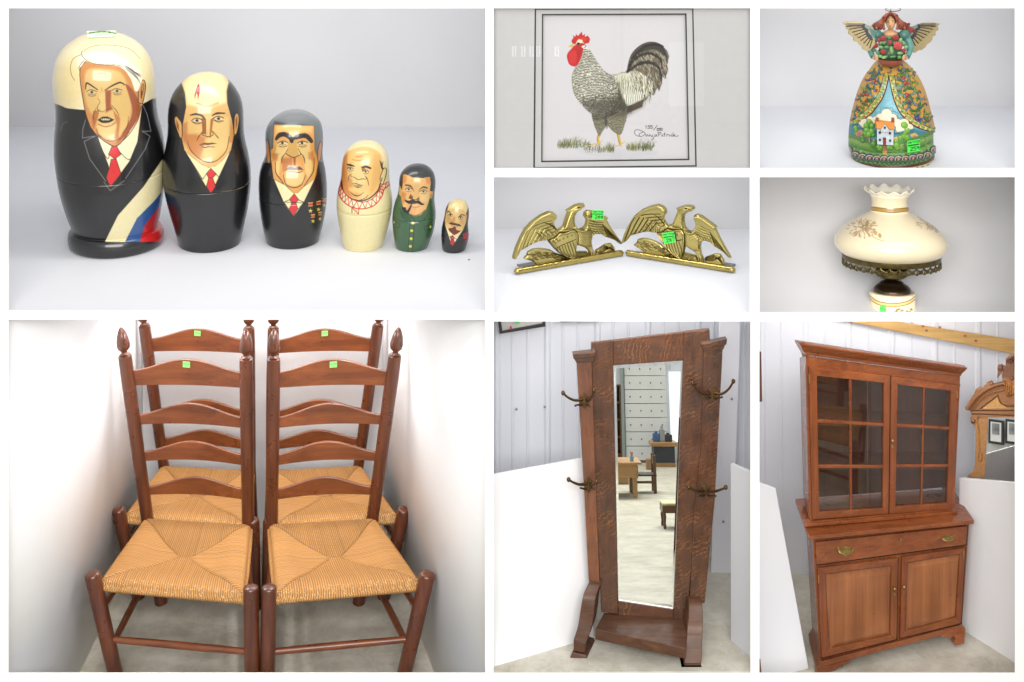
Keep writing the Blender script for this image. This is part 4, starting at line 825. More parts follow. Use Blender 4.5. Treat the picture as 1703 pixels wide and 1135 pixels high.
def glass_mat(name, tint=(.97, .98, .98), boost=1.0, rough=.0):
    m, nt, b = newmat(name); N = nt.nodes; L = nt.links; N.remove(b)
    t = N.new('ShaderNodeBsdfTransparent'); t.inputs[0].default_value = (*tint, 1); g = N.new('ShaderNodeBsdfGlossy'); g.inputs['Roughness'].default_value = rough; g.inputs[0].default_value = (1, 1, 1, 1)
    lw = N.new('ShaderNodeLayerWeight'); pw = N.new('ShaderNodeMath'); pw.operation = 'POWER'; pw.inputs[1].default_value = 4.0
    mu = N.new('ShaderNodeMath'); mu.operation = 'MULTIPLY_ADD'; mu.inputs[1].default_value = .9; mu.inputs[2].default_value = .045*boost; mu.use_clamp = True
    mx = N.new('ShaderNodeMixShader'); L.new(lw.outputs['Facing'], pw.inputs[0]); L.new(pw.outputs[0], mu.inputs[0]); L.new(mu.outputs[0], mx.inputs[0]); L.new(t.outputs[0], mx.inputs[1]); L.new(g.outputs[0], mx.inputs[2]); L.new(mx.outputs[0], N['Material Output'].inputs[0])
    return m
M_GLASS = glass_mat('picture_glass', boost=1.0)
part('glass', MB().add([P(*q, .022) for q in (O0[0], O0[3], O0[2], O0[1])], [(0, 1, 2, 3)]), M_GLASS, pic, fix=False)
# ------------------------------------------------------------------ brass eagle bookends
M_BRASS = colmat('polished_brass', .3, metal=1.0, bump=.06, bscale=70); M_BRASSP = mat('brass_log', hx(184, 166, 98), .22, metal=1, noise=.12, nscale=25, bump=.35, bscale=45); M_STEELP = mat('grey_felt_plate', hx(128, 130, 136), .6)
ZX = (845, 330, 8.405)
main_ = [(65, 845), (72, 800), (100, 700), (160, 560), (230, 430), (330, 320), (450, 235), (560, 185), (630, 190), (672, 230), (675, 280), (640, 322), (640, 370), (668, 408), (700, 435), (735, 415), (765, 390), (800, 280), (832, 195), (808, 172), (870, 130), (930, 92), (1000, 75), (1055, 72), (1068, 105), (1010, 160), (970, 178), (930, 225), (922, 300), (942, 390), (990, 428), (1040, 418), (1080, 370), (1092, 300), (1055, 245), (1062, 195), (1110, 165), (1180, 172), (1250, 200), (1330, 238), (1385, 262), (1370, 290), (1430, 400), (1500, 500), (1560, 580), (1597, 635), (1560, 640), (1500, 592), (1430, 562), (1360, 540), (1300, 500), (1210, 500), (1172, 530), (1160, 600), (1178, 700), (1200, 740), (1215, 800), (1125, 805), (1130, 740), (1080, 692), (970, 652), (950, 665), (925, 800), (890, 850), (800, 820), (700, 760), (640, 700), (590, 640), (545, 580), (500, 590), (420, 600), (330, 640), (260, 680), (170, 730), (140, 790), (95, 842)]
bunL = [(218, 842), (262, 800), (278, 750), (350, 710), (430, 700), (520, 706), (600, 722), (650, 760), (760, 800), (890, 850), (900, 880), (600, 912), (400, 945), (380, 910), (340, 880), (280, 862)]
bunR = [(900, 745), (1100, 740), (1130, 800), (1230, 790), (1225, 730), (1290, 692), (1365, 642), (1440, 630), (1490, 690), (1502, 745), (1450, 790), (1200, 840), (900, 880)]
mask = Cv(845, 330, 1045, 452, 3, 0.0); mask.zoom(*ZX); hgt = Cv(845, 330, 1045, 452, 3, 0.0); hgt.zoom(*ZX)
for p in (main_, bunL, bunR): mask.fill(p, 1.0, mode='max')
edge = lambda k, w: (lambda sd: k*np.sqrt(np.clip(1-(1-np.clip(sd/w, 0, 1))**2, 0, 1)))
hgt.fill(bunL, 1.0, mode='max', prof=edge(.005, 2.5)); hgt.fill(bunR, 1.0, mode='max', prof=edge(.006, 5)); hgt.fill(main_, 1.0, mode='max', prof=edge(.010, 2.6))
# wing leading edges, neck and head bulge
for pts, w, k in (([(75, 830), (160, 570), (240, 430), (340, 330), (460, 250), (570, 210), (640, 240)], 7, .006), ([(1090, 220), (1170, 205), (1260, 235), (1370, 275)], 6, .006), ([(720, 440), (790, 440), (880, 420), (920, 390)], 4, .004), ([(960, 405), (1000, 440), (1050, 430), (1090, 390)], 5, .006)): hgt.stroke(pts, w, k, mode='add', rnd=True)
hgt.fill([(760, 420), (810, 280), (850, 180), (920, 130), (1000, 110), (960, 170), (915, 240), (910, 320), (930, 410)], 1.0, mode='add', prof=edge(.008, 5)); hgt.fill([(820, 168), (930, 92), (1050, 80), (1055, 110), (960, 150), (880, 160)], 1.0, mode='add', prof=edge(.006, 2.5))
body_ = [(930, 430), (1080, 400), (1150, 480), (1150, 640), (1080, 680), (960, 640)]
hgt.fill(body_, 1.0, mode='add', prof=edge(.008, 8))
r = random.Random(3); dk = Cv(845, 330, 1045, 452, 3, 0.0); dk.zoom(*ZX)
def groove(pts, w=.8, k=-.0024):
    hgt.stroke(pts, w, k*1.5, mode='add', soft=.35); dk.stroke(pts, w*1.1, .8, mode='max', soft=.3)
for k in range(6):                                   # primaries of the left wing
    t = k/6; groove([(245+k*62, 440-k*18+k*k*3), (190+k*50, 560+t*40), (110+k*48, 800-k*26)], 1.0)
for k in range(5): groove([(330+k*62, 400+k*16), (400+k*55, 360+k*26), (600+k*14, 300+k*35)], .8)
for k in range(9): groove([(380+k*32, 470-k*2+(k % 2)*30), (420+k*30, 500+(k % 2)*20), (440+k*24, 560+(k % 3)*12)], .7, -.0018)
for k in range(8): groove([(470+k*26, 330+k*4), (560+k*14, 350+k*12), (640+k*6, 400+k*8)], .6, -.0014)
for k in range(6): groove([(1300+k*8, 360-k*12+k*30), (1400-k*4, 450+k*16), (1570-k*42, 620-k*18)], 1.0)
for k in range(5): groove([(1110, 300+k*34), (1200, 320+k*34), (1310, 330+k*30)], .7, -.0016)
for k in range(9): groove([(1130+k*22, 430+(k % 2)*18), (1160+k*20, 470+(k % 2)*14), (1180+k*18, 495)], .6, -.0014)
for j in range(13):                                  # scale feathers on neck and breast
    for i in range(9):
        x = 950+i*24+(j % 2)*12; y = 420+j*22
        groove([(x-9, y), (x, y+9), (x+9, y)], .55, -.0014)
for j in range(14):
    for i in range(4):
        x = 790+i*26+(14-j)*6+(j % 2)*12; y = 190+j*17; groove([(x-9, y), (x, y+8), (x+9, y)], .5, -.0014)
groove([(1060, 92), (1010, 110), (985, 140)], .6); groove([(950, 118), (975, 112)], 1.2)
for k in range(60):
    t = r.random(); x = 120+t*480; y = 760-t*420+r.uniform(-20, 90); a = 2.2+r.uniform(-.2, .2); groove([(x, y), (x+26*math.cos(a), y+26*math.sin(a))], .4, -.0008)
for k in range(45):
    x = r.uniform(1150, 1520); y = 300+(x-1150)*.75+r.uniform(-30, 60); groove([(x, y), (x+22, y+20)], .4, -.0008)
# shield
sh = [(548, 575), (640, 530), (700, 470), (760, 470), (850, 440), (905, 425), (945, 470), (955, 560), (945, 680), (920, 790), (888, 848), (800, 818), (700, 755), (620, 670)]
hgt.fill(sh, 1.0, mode='add', prof=edge(.006, 2)); groove(sh+sh[:1], .7, -.003)
ins = [(590, 590), (660, 555), (720, 500), (790, 490), (880, 455), (915, 480), (925, 570), (915, 690), (890, 800), (820, 790), (720, 725), (650, 650)]
groove(ins+ins[:1], .5, -.0014); groove([(640, 685), (760, 625), (920, 560)], .9)
for k in range(7):
    x = 655+k*36; y = 680-k*17
    groove([(x, y), (x+28+k*4, min(y+70+k*16, 800)), (min(x+60+k*8, 885), 770+k*7)], .7)
groove([(600, 575), (650, 615)], .6); groove([(640, 545), (680, 590)], .6)
for x, y in ((690, 570), (745, 545), (800, 520), (860, 500)):
    for a in range(3): groove([(x-12*math.cos(a*1.05), y-12*math.sin(a*1.05)), (x+12*math.cos(a*1.05), y+12*math.sin(a*1.05))], .5, .0016)
lr = random.Random(8)                                # olive and wheat: separate overlapping leaves
for k in range(44):
    t = k/43; x = 860-t*560+lr.uniform(-20, 20); y = 850-55*math.sin(t*2.6)+lr.uniform(-62, 46)*(.5+.5*t); a = math.pi+.15+lr.uniform(-.55, .45); L = lr.uniform(34, 56)
    cs_, sn_ = math.cos(a), math.sin(a); lf = [(x+u*L*cs_-v*9*sn_, y+u*L*sn_+v*9*cs_) for u, v in ((-1, 0), (-.4, 1), (.4, .9), (1, 0), (.4, -.9), (-.4, -1))]
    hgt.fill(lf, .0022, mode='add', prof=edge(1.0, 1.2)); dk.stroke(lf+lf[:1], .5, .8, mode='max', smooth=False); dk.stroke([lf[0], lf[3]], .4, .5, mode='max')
for k in range(5): groove([(930, 760+k*18), (1030, 756+k*18), (1120, 754+k*18)], .8, -.0024)
for k in range(7): groove([(1235, 770-k*5), (1340, 740-k*14), (1450+k*6, 650+k*17)], .9, -.0024)
for k in range(3): groove([(1140+k*25, 750), (1135+k*28, 790)], .8)
dk.blur(1)
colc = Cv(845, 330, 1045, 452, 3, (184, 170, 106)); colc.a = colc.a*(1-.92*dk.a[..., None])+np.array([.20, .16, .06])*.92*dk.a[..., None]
def eagle(lab, e0, e1, A, stick, txt, foot):
    zf = ZF['eagles']; a = FLO(*e0, zf); b = FLO(*e1, zf); d = (b-a).normalized(); nrm = Vector((d.y, -d.x, 0)).normalized()
    root = thing('eagle_bookend', lab, 'bookend', (a+b)/2, 'pair of brass eagle bookends')
    pf = plane_np(a-nrm*.012, nrm)
    f = (lambda X, Y, off=0.0: pf(A[0, 0]*X+A[0, 1]*Y+A[0, 2], A[1, 0]*X+A[1, 1]*Y+A[1, 2], off))
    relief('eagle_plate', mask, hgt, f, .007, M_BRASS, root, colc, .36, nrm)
    # log
    rad = .0115; p0 = a+Vector((0, 0, rad)); p1 = b+Vector((0, 0, rad)); mb = MB(); n = 60; pts = []; rr = []
    for k in range(n+1):
        t = k/n; q = p0.lerp(p1, t); e = min(t, 1-t)*(b-a).length; rd = rad*min(1, math.sqrt(max(.04, 1-max(0, 1-e/rad)**2)))
        if k % 10 == 5: rd *= .88
        pts.append(q+Vector((0, 0, rad*.04*math.sin(k*1.7)))); rr.append(rd*(1+.03*math.sin(k*2.3)))
    part('log_base', mb.tube(pts, rr, 16), M_BRASSP, root, smooth=50)
    mb = MB(); u = d*.05; back = -nrm*.13
    c0 = a+d*foot[0]; c1 = a+d*foot[1]
    mb.hexa([c0+Vector((0, 0, .001))-nrm*.02, c1+Vector((0, 0, .001))-nrm*.02, c1+back*.6+Vector((0, 0, .001)), c0+back*.6+Vector((0, 0, .001))], [c0+Vector((0, 0, .022))-nrm*.02, c1+Vector((0, 0, .022))-nrm*.02, c1+back*.6+Vector((0, 0, .006)), c0+back*.6+Vector((0, 0, .006))])
    part('foot_plate', mb, M_STEELP, root)
    sticker(root, stick, '04/17/22', lambda x, y, off: tuple(PL(x, y, a-nrm*.012, nrm, .023)), big=txt)
    return root
ID = np.array([[1, 0, 0], [0, 1, 0]], float)
src = np.array([(890, 850), (65, 845), (1065, 90), (1597, 635), (80, 1030), (1610, 775), (600, 185), (1110, 165), (1170, 790)], float); dst = np.array([(738, 832), (45, 625), (1005, 105), (1578, 832), (30, 790), (1570, 1010), (535, 132), (1060, 210), (1030, 862)], float)
sp = np.stack([845+src[:, 0]/8.405, 330+src[:, 1]/8.405, np.ones(9)], -1); dp = np.stack([1035+dst[:, 0]/8.405, 330+dst[:, 1]/8.405], -1)
A2 = np.linalg.lstsq(sp, dp, rcond=None)[0].T
zm = lambda ox, oy, q: [(ox+x/8.405, oy+y/8.405) for x, y in q]
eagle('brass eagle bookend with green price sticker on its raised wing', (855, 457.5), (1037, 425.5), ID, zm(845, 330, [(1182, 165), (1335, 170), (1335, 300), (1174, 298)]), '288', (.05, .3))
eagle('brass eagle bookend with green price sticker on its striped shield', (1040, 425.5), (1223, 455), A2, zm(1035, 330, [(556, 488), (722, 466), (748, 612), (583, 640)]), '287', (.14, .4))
# ------------------------------------------------------------------ angel figurine
M_RESIN = colmat('painted_resin', .42, bump=.05, bscale=160, grain=.08); R_ = lambda n, c, rough=.42, **k: mat('resin_'+n, hx(*[v*.9 for v in c]), rough, noise=.16, nscale=60, **k)
AZ = ZF['angel']; AY = .175; as_ = (CD+AY)/CD; AX = 1482.5
ang = thing('angel_figurine', 'painted angel figurine holding a bowl of roses, cottage scene on gown', 'figurine', (P(AX, 270, AY).x, AY, AZ))
AT = (1405, 105, 6.413)
cv = Cv(1395, 95, 1570, 292, 3, (200, 152, 66)); cv.zoom(*AT); hg = Cv(1395, 95, 1570, 292, 3, 0.0); hg.zoom(*AT)
r = random.Random(11); DKB = (58, 40, 22)
def curl(x, y, s, a, turn, c, w=2.2):
    pts = []; px_, py_ = x, y
    for k in range(9):
        pts.append((px_, py_)); px_ += s*math.cos(a); py_ += s*math.sin(a); a += turn*(.12+.09*k); s *= .93
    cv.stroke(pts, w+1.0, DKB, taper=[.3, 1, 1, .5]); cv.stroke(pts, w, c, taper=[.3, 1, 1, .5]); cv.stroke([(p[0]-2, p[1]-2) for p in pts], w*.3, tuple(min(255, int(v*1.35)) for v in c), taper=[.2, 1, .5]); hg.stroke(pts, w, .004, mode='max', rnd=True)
GR = [(74, 122, 40), (46, 98, 46), (104, 144, 56), (58, 106, 68)]; BL = [(74, 92, 118), (92, 128, 148), (70, 64, 108)]
for (x, y, s, a, t) in ((330, 60, 18, 2.2, 1), (400, 40, 16, 2.4, -1), (300, 120, 18, 1.9, 1), (370, 150, 14, 2.0, -1), (250, 200, 18, 1.8, 1), (330, 220, 15, 2.1, -1), (210, 280, 18, 1.8, 1), (290, 290, 14, 2.2, 1), (170, 360, 20, 1.5, -1), (250, 370, 16, 2.0, 1), (140, 440, 18, 1.7, 1), (220, 450, 15, 2.2, -1), (110, 520, 18, 1.5, 1), (180, 520, 15, 1.9, -1), (95, 590, 14, 1.6, 1), (310, 380, 13, 2.4, 1),
                         (560, 60, 18, .6, 1), (620, 40, 18, .9, -1), (560, 110, 16, .5, -1), (660, 100, 18, 1.0, 1), (600, 160, 17, .9, -1), (690, 180, 18, 1.1, 1), (570, 230, 18, 1.0, 1), (660, 240, 16, .8, -1), (740, 240, 18, 1.3, 1), (600, 320, 16, 1.0, -1), (680, 330, 18, .9, 1), (770, 320, 17, 1.3, -1), (640, 400, 17, .7, 1), (720, 400, 16, 1.1, -1), (800, 400, 18, 1.3, 1), (690, 480, 15, .8, -1), (770, 470, 18, 1.0, 1), (840, 480, 16, 1.4, -1), (760, 560, 18, .6, 1), (830, 560, 17, 1.1, -1), (880, 560, 16, 1.5, 1), (830, 640, 15, .8, 1), (890, 650, 15, 1.3, -1)):
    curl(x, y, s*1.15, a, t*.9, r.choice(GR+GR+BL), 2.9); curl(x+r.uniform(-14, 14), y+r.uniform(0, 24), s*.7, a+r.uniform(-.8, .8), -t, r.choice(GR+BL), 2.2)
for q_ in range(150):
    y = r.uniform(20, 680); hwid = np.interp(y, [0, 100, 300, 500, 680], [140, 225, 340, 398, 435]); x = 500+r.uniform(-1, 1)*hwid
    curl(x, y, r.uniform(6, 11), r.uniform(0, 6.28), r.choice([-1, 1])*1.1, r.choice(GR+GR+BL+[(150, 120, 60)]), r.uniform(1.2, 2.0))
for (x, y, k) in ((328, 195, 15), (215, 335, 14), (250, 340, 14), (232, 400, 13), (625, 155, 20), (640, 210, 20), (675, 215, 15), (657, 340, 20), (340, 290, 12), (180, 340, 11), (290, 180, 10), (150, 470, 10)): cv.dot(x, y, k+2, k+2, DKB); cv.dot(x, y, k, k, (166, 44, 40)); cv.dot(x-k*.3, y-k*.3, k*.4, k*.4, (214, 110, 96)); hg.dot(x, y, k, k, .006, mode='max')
cv.fill([(735, 560), (780, 545), (790, 590), (835, 580), (800, 625), (750, 615)], (70, 66, 120)); cv.fill([(640, 490), (680, 470), (660, 520)], (86, 120, 170))
scene_ = [(470, 140), (490, 260), (520, 380), (560, 480), (610, 560), (700, 640), (800, 700), (1000, 755), (1000, 1200), (-20, 1200), (-20, 690), (60, 680), (150, 640), (230, 580), (290, 530), (350, 450), (400, 380), (440, 270)]
# curtain border with leaves and berries
for pts in ([(455, 150), (430, 260), (385, 370), (335, 440), (275, 515), (215, 570), (140, 625), (60, 668)], [(485, 150), (505, 260), (535, 380), (575, 480), (628, 555), (715, 630), (810, 690), (945, 738)]):
    off = -16 if pts[1][0] < 470 else 16
    q = spl([(x+off, y-6) for x, y in pts], False, 8); cv.stroke(q, 6.5, (226, 206, 128)); cv.stroke([(x+off*1.7, y-12) for x, y in q], .8, DKB)
    for k, (x, y) in enumerate(q[::3]):
        rot = .8 if k % 2 else -.7
        cv.dot(x+off*.2, y, 24, 12, (64, 92, 36), rot+1.2); cv.dot(x+off*.2, y, 20, 9, (146, 176, 76), rot+1.2); hg.dot(x+off*.2, y, 20, 10, .004, rot+1.2, mode='max')
        if k % 2: cv.dot(x-off*.4, y+16, 9, 9, (176, 40, 40))
cv.fill(scene_, (112, 176, 192)); hg.fill(scene_, -.006, mode='set')
for k in range(30): cv.blob(r.uniform(330, 600), r.uniform(200, 560), 40, 16, r.choice([(110, 180, 200), (160, 212, 218)]), .35, rot=r.uniform(-.6, .6))
cv.stroke(spl(scene_[0:8], False, 5), 1.5, DKB); cv.stroke(spl(scene_[11:]+scene_[:1], False, 5), 1.5, DKB)
sm_ = Cv(1395, 95, 1570, 292, 3, 0.0); sm_.zoom(*AT); sm_.fill(scene_, 1.0); keep = cv.a.copy()
for (x, y, k) in ((445, 545, 58), (380, 590, 52), (510, 590, 48), (330, 610, 40), (560, 640, 46), (630, 650, 56), (690, 690, 40), (210, 640, 44), (270, 600, 32), (445, 620, 90), (590, 700, 50), (180, 660, 36)): cv.dot(x, y, k+4, k+4, (96, 74, 44))
for (x, y, k) in ((445, 545, 58), (380, 590, 52), (510, 590, 48), (330, 610, 40), (560, 640, 46), (630, 650, 56), (690, 690, 40), (210, 640, 44), (270, 600, 32), (445, 620, 90), (590, 700, 50), (180, 660, 36)): cv.dot(x, y, k, k, (238, 226, 196)); hg.dot(x, y, k, k, .002, mode='max')
cv.fill([(-20, 660), (150, 640), (220, 720), (340, 720), (340, 760), (540, 740), (720, 700), (960, 760), (960, 800), (-20, 800)], (70, 132, 148)); cv.fill([(90, 740), (160, 710), (230, 790), (120, 810)], (206, 160, 96)); cv.fill([(110, 760), (140, 735), (170, 770), (140, 800)], (176, 118, 128)); cv.fill([(700, 770), (760, 750), (800, 780), (740, 820)], (226, 180, 96)); cv.fill([(725, 790), (765, 775), (785, 800), (750, 820)], (190, 130, 130)); cv.fill([(520, 800), (560, 790), (570, 830), (525, 850)], (222, 188, 110))
cv.fill([(-20, 770), (120, 830), (300, 880), (500, 900), (700, 890), (960, 780), (960, 1200), (-20, 1200)], (92, 136, 50))
for (a_, b_, c_) in ((820, 40, (86, 138, 52)), (880, 60, (140, 176, 84)), (930, 50, (74, 124, 52)), (960, 40, (124, 168, 80)), (900, 30, (96, 146, 60))): cv.stroke([(-20, a_-70), (200, a_+10), (480, a_+40), (760, a_), (960, a_-80)], b_/5, c_, alpha=.8); cv.stroke([(-20, a_-55), (200, a_+25), (480, a_+55), (760, a_+15), (960, a_-65)], .7, (44, 74, 30))
for k in range(30):
    x = r.uniform(60, 930); y = 860+r.uniform(-30, 60)-abs(x-500)*.12; cv.stroke([(x, y), (x+r.uniform(-20, 20), y+r.uniform(10, 40))], .8, r.choice([(60, 104, 40), (150, 186, 90), (40, 76, 34)]))
# garden path
cv.fill([(402, 880), (450, 880), (446, 990), (404, 990)], (196, 148, 80)); [cv.stroke([(403, 885+k*18), (450, 885+k*18)], 1.6, (170, 90, 76)) for k in range(4)]
# hem: scallops and lozenges along a sagging line
def sag(x): return 1-((x-497)/455)**2
for i in range(20):
    x = 30+i*49; y = 968+max(0, sag(x))**.5*98; cv.fill([(x-26, y+14), (x, y-22), (x+26, y+14), (x, y+30)], (44, 62, 74)); cv.fill([(x-18, y+12), (x, y-12), (x+18, y+12), (x, y+22)], (96, 152, 74))
for i in range(13):
    x = 40+i*76; y = 925+max(0, sag(x))**.5*98
    cv.dot(x, y, 50, 44, (46, 62, 78)); cv.dot(x, y+5, 40, 34, (206, 200, 160)); cv.dot(x, y+9, 32, 28, (52, 66, 84)); cv.dot(x, y+2, 15, 13, (206, 112, 96)); cv.dot(x+3, y-2, 6, 6, (230, 170, 150)); cv.dot(x-2, y+22, 16, 8, (84, 130, 66)); hg.dot(x, y, 44, 40, .003, mode='max')
q = [(x, 985+max(0, sag(x))**.5*125) for x in range(20, 990, 40)]; cv.stroke(q, 5, (92, 52, 34)); hg.stroke(q, 6, .004, mode='max', rnd=True)
cv.fill([(x, y+14) for x, y in q]+[(990, 1300), (20, 1300)], (226, 208, 158))
for i in range(16): x = 60+i*58; y = 1040+max(0, sag(x))**.5*110; cv.stroke([(x, y), (x+20, y-18), (x+34, y+4)], 2, (112, 140, 74)); cv.dot(x+40, y-2, 12, 10, (176, 84, 74))
# edges darker where washes settle
hg.blur(2)
rows = [(-30, 395, 590), (0, 355, 630), (20, 332, 655), (60, 300, 695), (100, 275, 733), (150, 238, 770), (200, 206, 800), (250, 182, 824), (300, 161, 845), (350, 143, 861), (400, 128, 875), (450, 113, 888), (500, 100, 900), (560, 85, 915), (620, 72, 930), (680, 62, 941), (760, 53, 945), (850, 49, 946), (930, 49, 946), (960, 56, 940), (985, 66, 930), (1000, 72, 924), (1030, 74, 922), (1040, 80, 915)]
ra = np.array(rows, float); ra = spl(ra, False, 10); py = 105+ra[:, 0]/6.413; hw = (ra[:, 2]-ra[:, 1])/2/6.413; xc = 1405+(ra[:, 1]+ra[:, 2])/2/6.413
zz = CZ+((567.5-py)*U-CZ)*as_; zz = zz-zz[-1]+AZ; rr = hw*U*as_; xw = (xc-851.5)*U*as_
t = np.linspace(0, len(zz)-1, 300); Z = np.interp(t, range(len(zz)), zz); R = np.interp(t, range(len(zz)), rr); Xc = np.interp(t, range(len(zz)), xw)
th = np.concatenate([np.linspace(math.pi*1.02, math.pi*1.98, 330), np.linspace(math.pi*1.98, math.pi*3.02, 40)[1:]])
X = Xc[:, None]+R[:, None]*np.cos(th); Y = AY+R[:, None]*np.sin(th); ZZ = np.repeat(Z[:, None], len(th), 1); qx, qy = proj(X, Y, ZZ)
back = np.where(np.sin(th) < 0, 1, 0)
H = hg.sample(qx, qy)*back*np.clip(-np.sin(th)*6, 0, 1)
X = Xc[:, None]+(R[:, None]+H)*np.cos(th); Y = AY+(R[:, None]+H)*np.sin(th)
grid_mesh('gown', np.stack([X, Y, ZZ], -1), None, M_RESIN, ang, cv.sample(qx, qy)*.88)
def AP(x, y, d, T=AT):          # place in zoomed units, d metres in front of the axis
    return P(T[0]+x/T[2], T[1]+y/T[2], AY-d)
k_ = U*as_/6.413
# cottage in relief
fr = .147
hs = part('house', MB().hexa([AP(343, 705, fr), AP(522, 712, fr), AP(518, 880, fr+.006), AP(345, 870, fr+.006)], [AP(343, 705, fr-.03), AP(522, 712, fr-.03), AP(518, 880, fr-.02), AP(345, 870, fr-.02)]), R_('house_wall', (196, 206, 214)), ang, bevel=.001)
rf = part('roof', MB().prism([AP(336, 625, fr-.004), AP(528, 636, fr-.004), AP(526, 716, fr+.01), AP(478, 708, fr+.012), AP(428, 650, fr+.012), AP(385, 700, fr+.012), AP(340, 700, fr+.01)], (0, .022, 0)), R_('roof_orange', (226, 138, 44)), hs)
for x in (350, 517): part('chimney', MB().prism([AP(x-12, 590, fr-.004), AP(x+12, 590, fr-.004), AP(x+12, 640, fr-.004), AP(x-12, 640, fr-.004)], (0, .012, 0)), R_('chimney', (150, 78, 54)), hs)
part('gable', MB().prism([AP(428, 655, fr+.013), AP(474, 715, fr+.013), AP(470, 740, fr+.011), AP(386, 735, fr+.011), AP(386, 708, fr+.013)], (0, .01, 0)), R_('gable', (206, 214, 220)), hs)
part('door', MB().prism([AP(410, 800, fr+.0085), AP(440, 800, fr+.0085), AP(440, 876, fr+.0085), AP(410, 876, fr+.0085)], (0, .006, 0)), R_('door', (120, 40, 40)), hs)
for x, y in ((375, 745), (484, 752), (375, 822), (484, 830), (428, 692)): part('window', MB().prism([AP(x-10, y-11, fr+.016 if y < 700 else fr+.0075), AP(x+10, y-11, fr+.016 if y < 700 else fr+.0075), AP(x+10, y+11, fr+.016 if y < 700 else fr+.0075), AP(x-10, y+11, fr+.016 if y < 700 else fr+.0075)], (0, .006, 0)), R_('window', (34, 40, 50)), hs)
# trees and bushes: lobed clumps
GT = [R_('leaf_a', (96, 152, 50)), R_('leaf_b', (118, 170, 62)), R_('leaf_c', (70, 122, 46))]; TR = R_('trunk', (112, 100, 84))
def clump(cx, cy, balls, m, trunk=None):
    d = math.sqrt(max(.0004, (.1445-max(0, 760-cy)*6e-5)**2-((cx-497)*k_)**2))-.004; mb = MB()
    for (x, y, k) in balls: mb.ball(AP(x, y, d+.004), k*k_, k*k_*.45, k*k_, 12, 7)
    o = part('tree', mb, m, ang, smooth=180)
    if trunk:
        tb = MB(); tb.tube([AP(*trunk[0], d), AP(*trunk[1], d+.004)], [.004, .006], 8)
        for sx in (-24, 22): tb.tube([AP(trunk[0][0], trunk[0][1]+20, d), AP(trunk[0][0]+sx, trunk[0][1]-16, d)], .003, 6)
        part('trunk', tb, TR, o, smooth=60)
clump(258, 690, [(258, 630, 32), (228, 670, 30), (288, 670, 28), (232, 720, 34), (285, 730, 34), (255, 760, 34), (300, 765, 24), (215, 750, 22)], GT[0], ((258, 790), (262, 850)))
clump(630, 720, [(632, 670, 42), (590, 725, 40), (665, 720, 36), (630, 745, 40), (592, 800, 30), (660, 795, 34), (630, 780, 36)], GT[1], ((632, 825), (630, 895)))
clump(310, 850, [(312, 835, 26), (305, 870, 36), (318, 890, 26)], GT[2]); clump(550, 870, [(550, 840, 26), (552, 880, 36), (560, 905, 28)], GT[1])
clump(372, 900, [(358, 895, 24), (385, 905, 24), (370, 915, 22)], GT[0]); clump(478, 905, [(468, 900, 26), (494, 908, 22)], GT[0]); clump(825, 770, [(825, 755, 28), (812, 785, 26), (842, 782, 22)], GT[2])
clump(190, 800, [(190, 770, 16), (188, 800, 24), (190, 830, 26)], GT[2]); clump(115, 700, [(112, 690, 22), (120, 715, 20)], GT[0]); clump(725, 880, [(715, 870, 22), (740, 880, 24)], GT[2])
sticker(ang, [(1405+x/6.413, 105+y/6.413) for x, y in ((665, 832), (800, 812), (803, 938), (668, 960))], '04/17/22', lambda a, b, off: tuple(PL(a, b, (P(AX, 270, AY).x+.152*.5, AY-.152*.866, 0), (.5, -.866, 0), .0)), big='259')
# upper figure, zoomed units of the second view
BT = (1395, 10, 10.02); B = lambda x, y, d: AP(x, y, d, BT); kb = U*as_/10.02
SK = R_('skin', (226, 176, 128)); TE = R_('teal_sleeve', (74, 122, 112)); HR = R_('auburn_hair', (132, 62, 42)); HR2 = R_('auburn_light', (176, 102, 72))
part('torso', MB().loft([[B(cx+w*math.cos(a), y, .0+dpt*math.sin(a)) for a in np.linspace(0, 2*math.pi, 20, endpoint=False)] for cx, y, w, dpt in ((860, 440, 150, .02), (860, 480, 210, .03), (860, 560, 215, .034), (860, 700, 190, .034), (860, 900, 170, .034), (860, 1010, 190, .036))]), TE, ang, smooth=60)
part('chest', MB().ball(B(862, 470, .018), 120*kb, .02, 75*kb), SK, ang, smooth=180); part('neck', MB().tube([B(862, 470, .016), B(862, 380, .014)], [44*kb, 38*kb], 14), SK, ang, smooth=60)
hd = part('head', MB().ball(B(862, 285, .028), 74*kb, 80*kb, 108*kb, 18, 14).ball(B(856, 318, .044), 14*kb, 20*kb, 30*kb), SK, ang, smooth=180)
mb = MB()
for x in (825, 893): mb.ball(B(x, 272, .0425), 17*kb, 7*kb, 8*kb, 8, 5).tube([B(x-20, 252, .0425), B(x, 246, .043), B(x+20, 252, .0425)], .0007, 5)
part('eye', mb, R_('eye_dark', (60, 36, 24)), hd); part('mouth', MB().ball(B(858, 352, .0425), 18*kb, 6*kb, 6*kb, 8, 5), R_('lip', (176, 84, 70)), hd)
mb = MB(); mb.ball(B(862, 220, .012), 105*kb, 90*kb, 120*kb, 18, 12)
for sgn in (-1, 1):
    for k in range(9):
        pts = []; x = 862+sgn*30; y = 130+k*9; d = .036-k*.004
        for j in range(12):
            pts.append(B(x, y, d+.006*math.sin(j*1.4+k))); x += sgn*(14+k*3.3)*(1 if j < 9 else .4); y += 12+j*2.4+10*math.sin(j*1.3+k*1.7)
        mb.tube(pts, [.0042*(1-.03*j) for j in range(12)], 7)
part('hair', mb, HR, ang, smooth=180)
mb = MB()
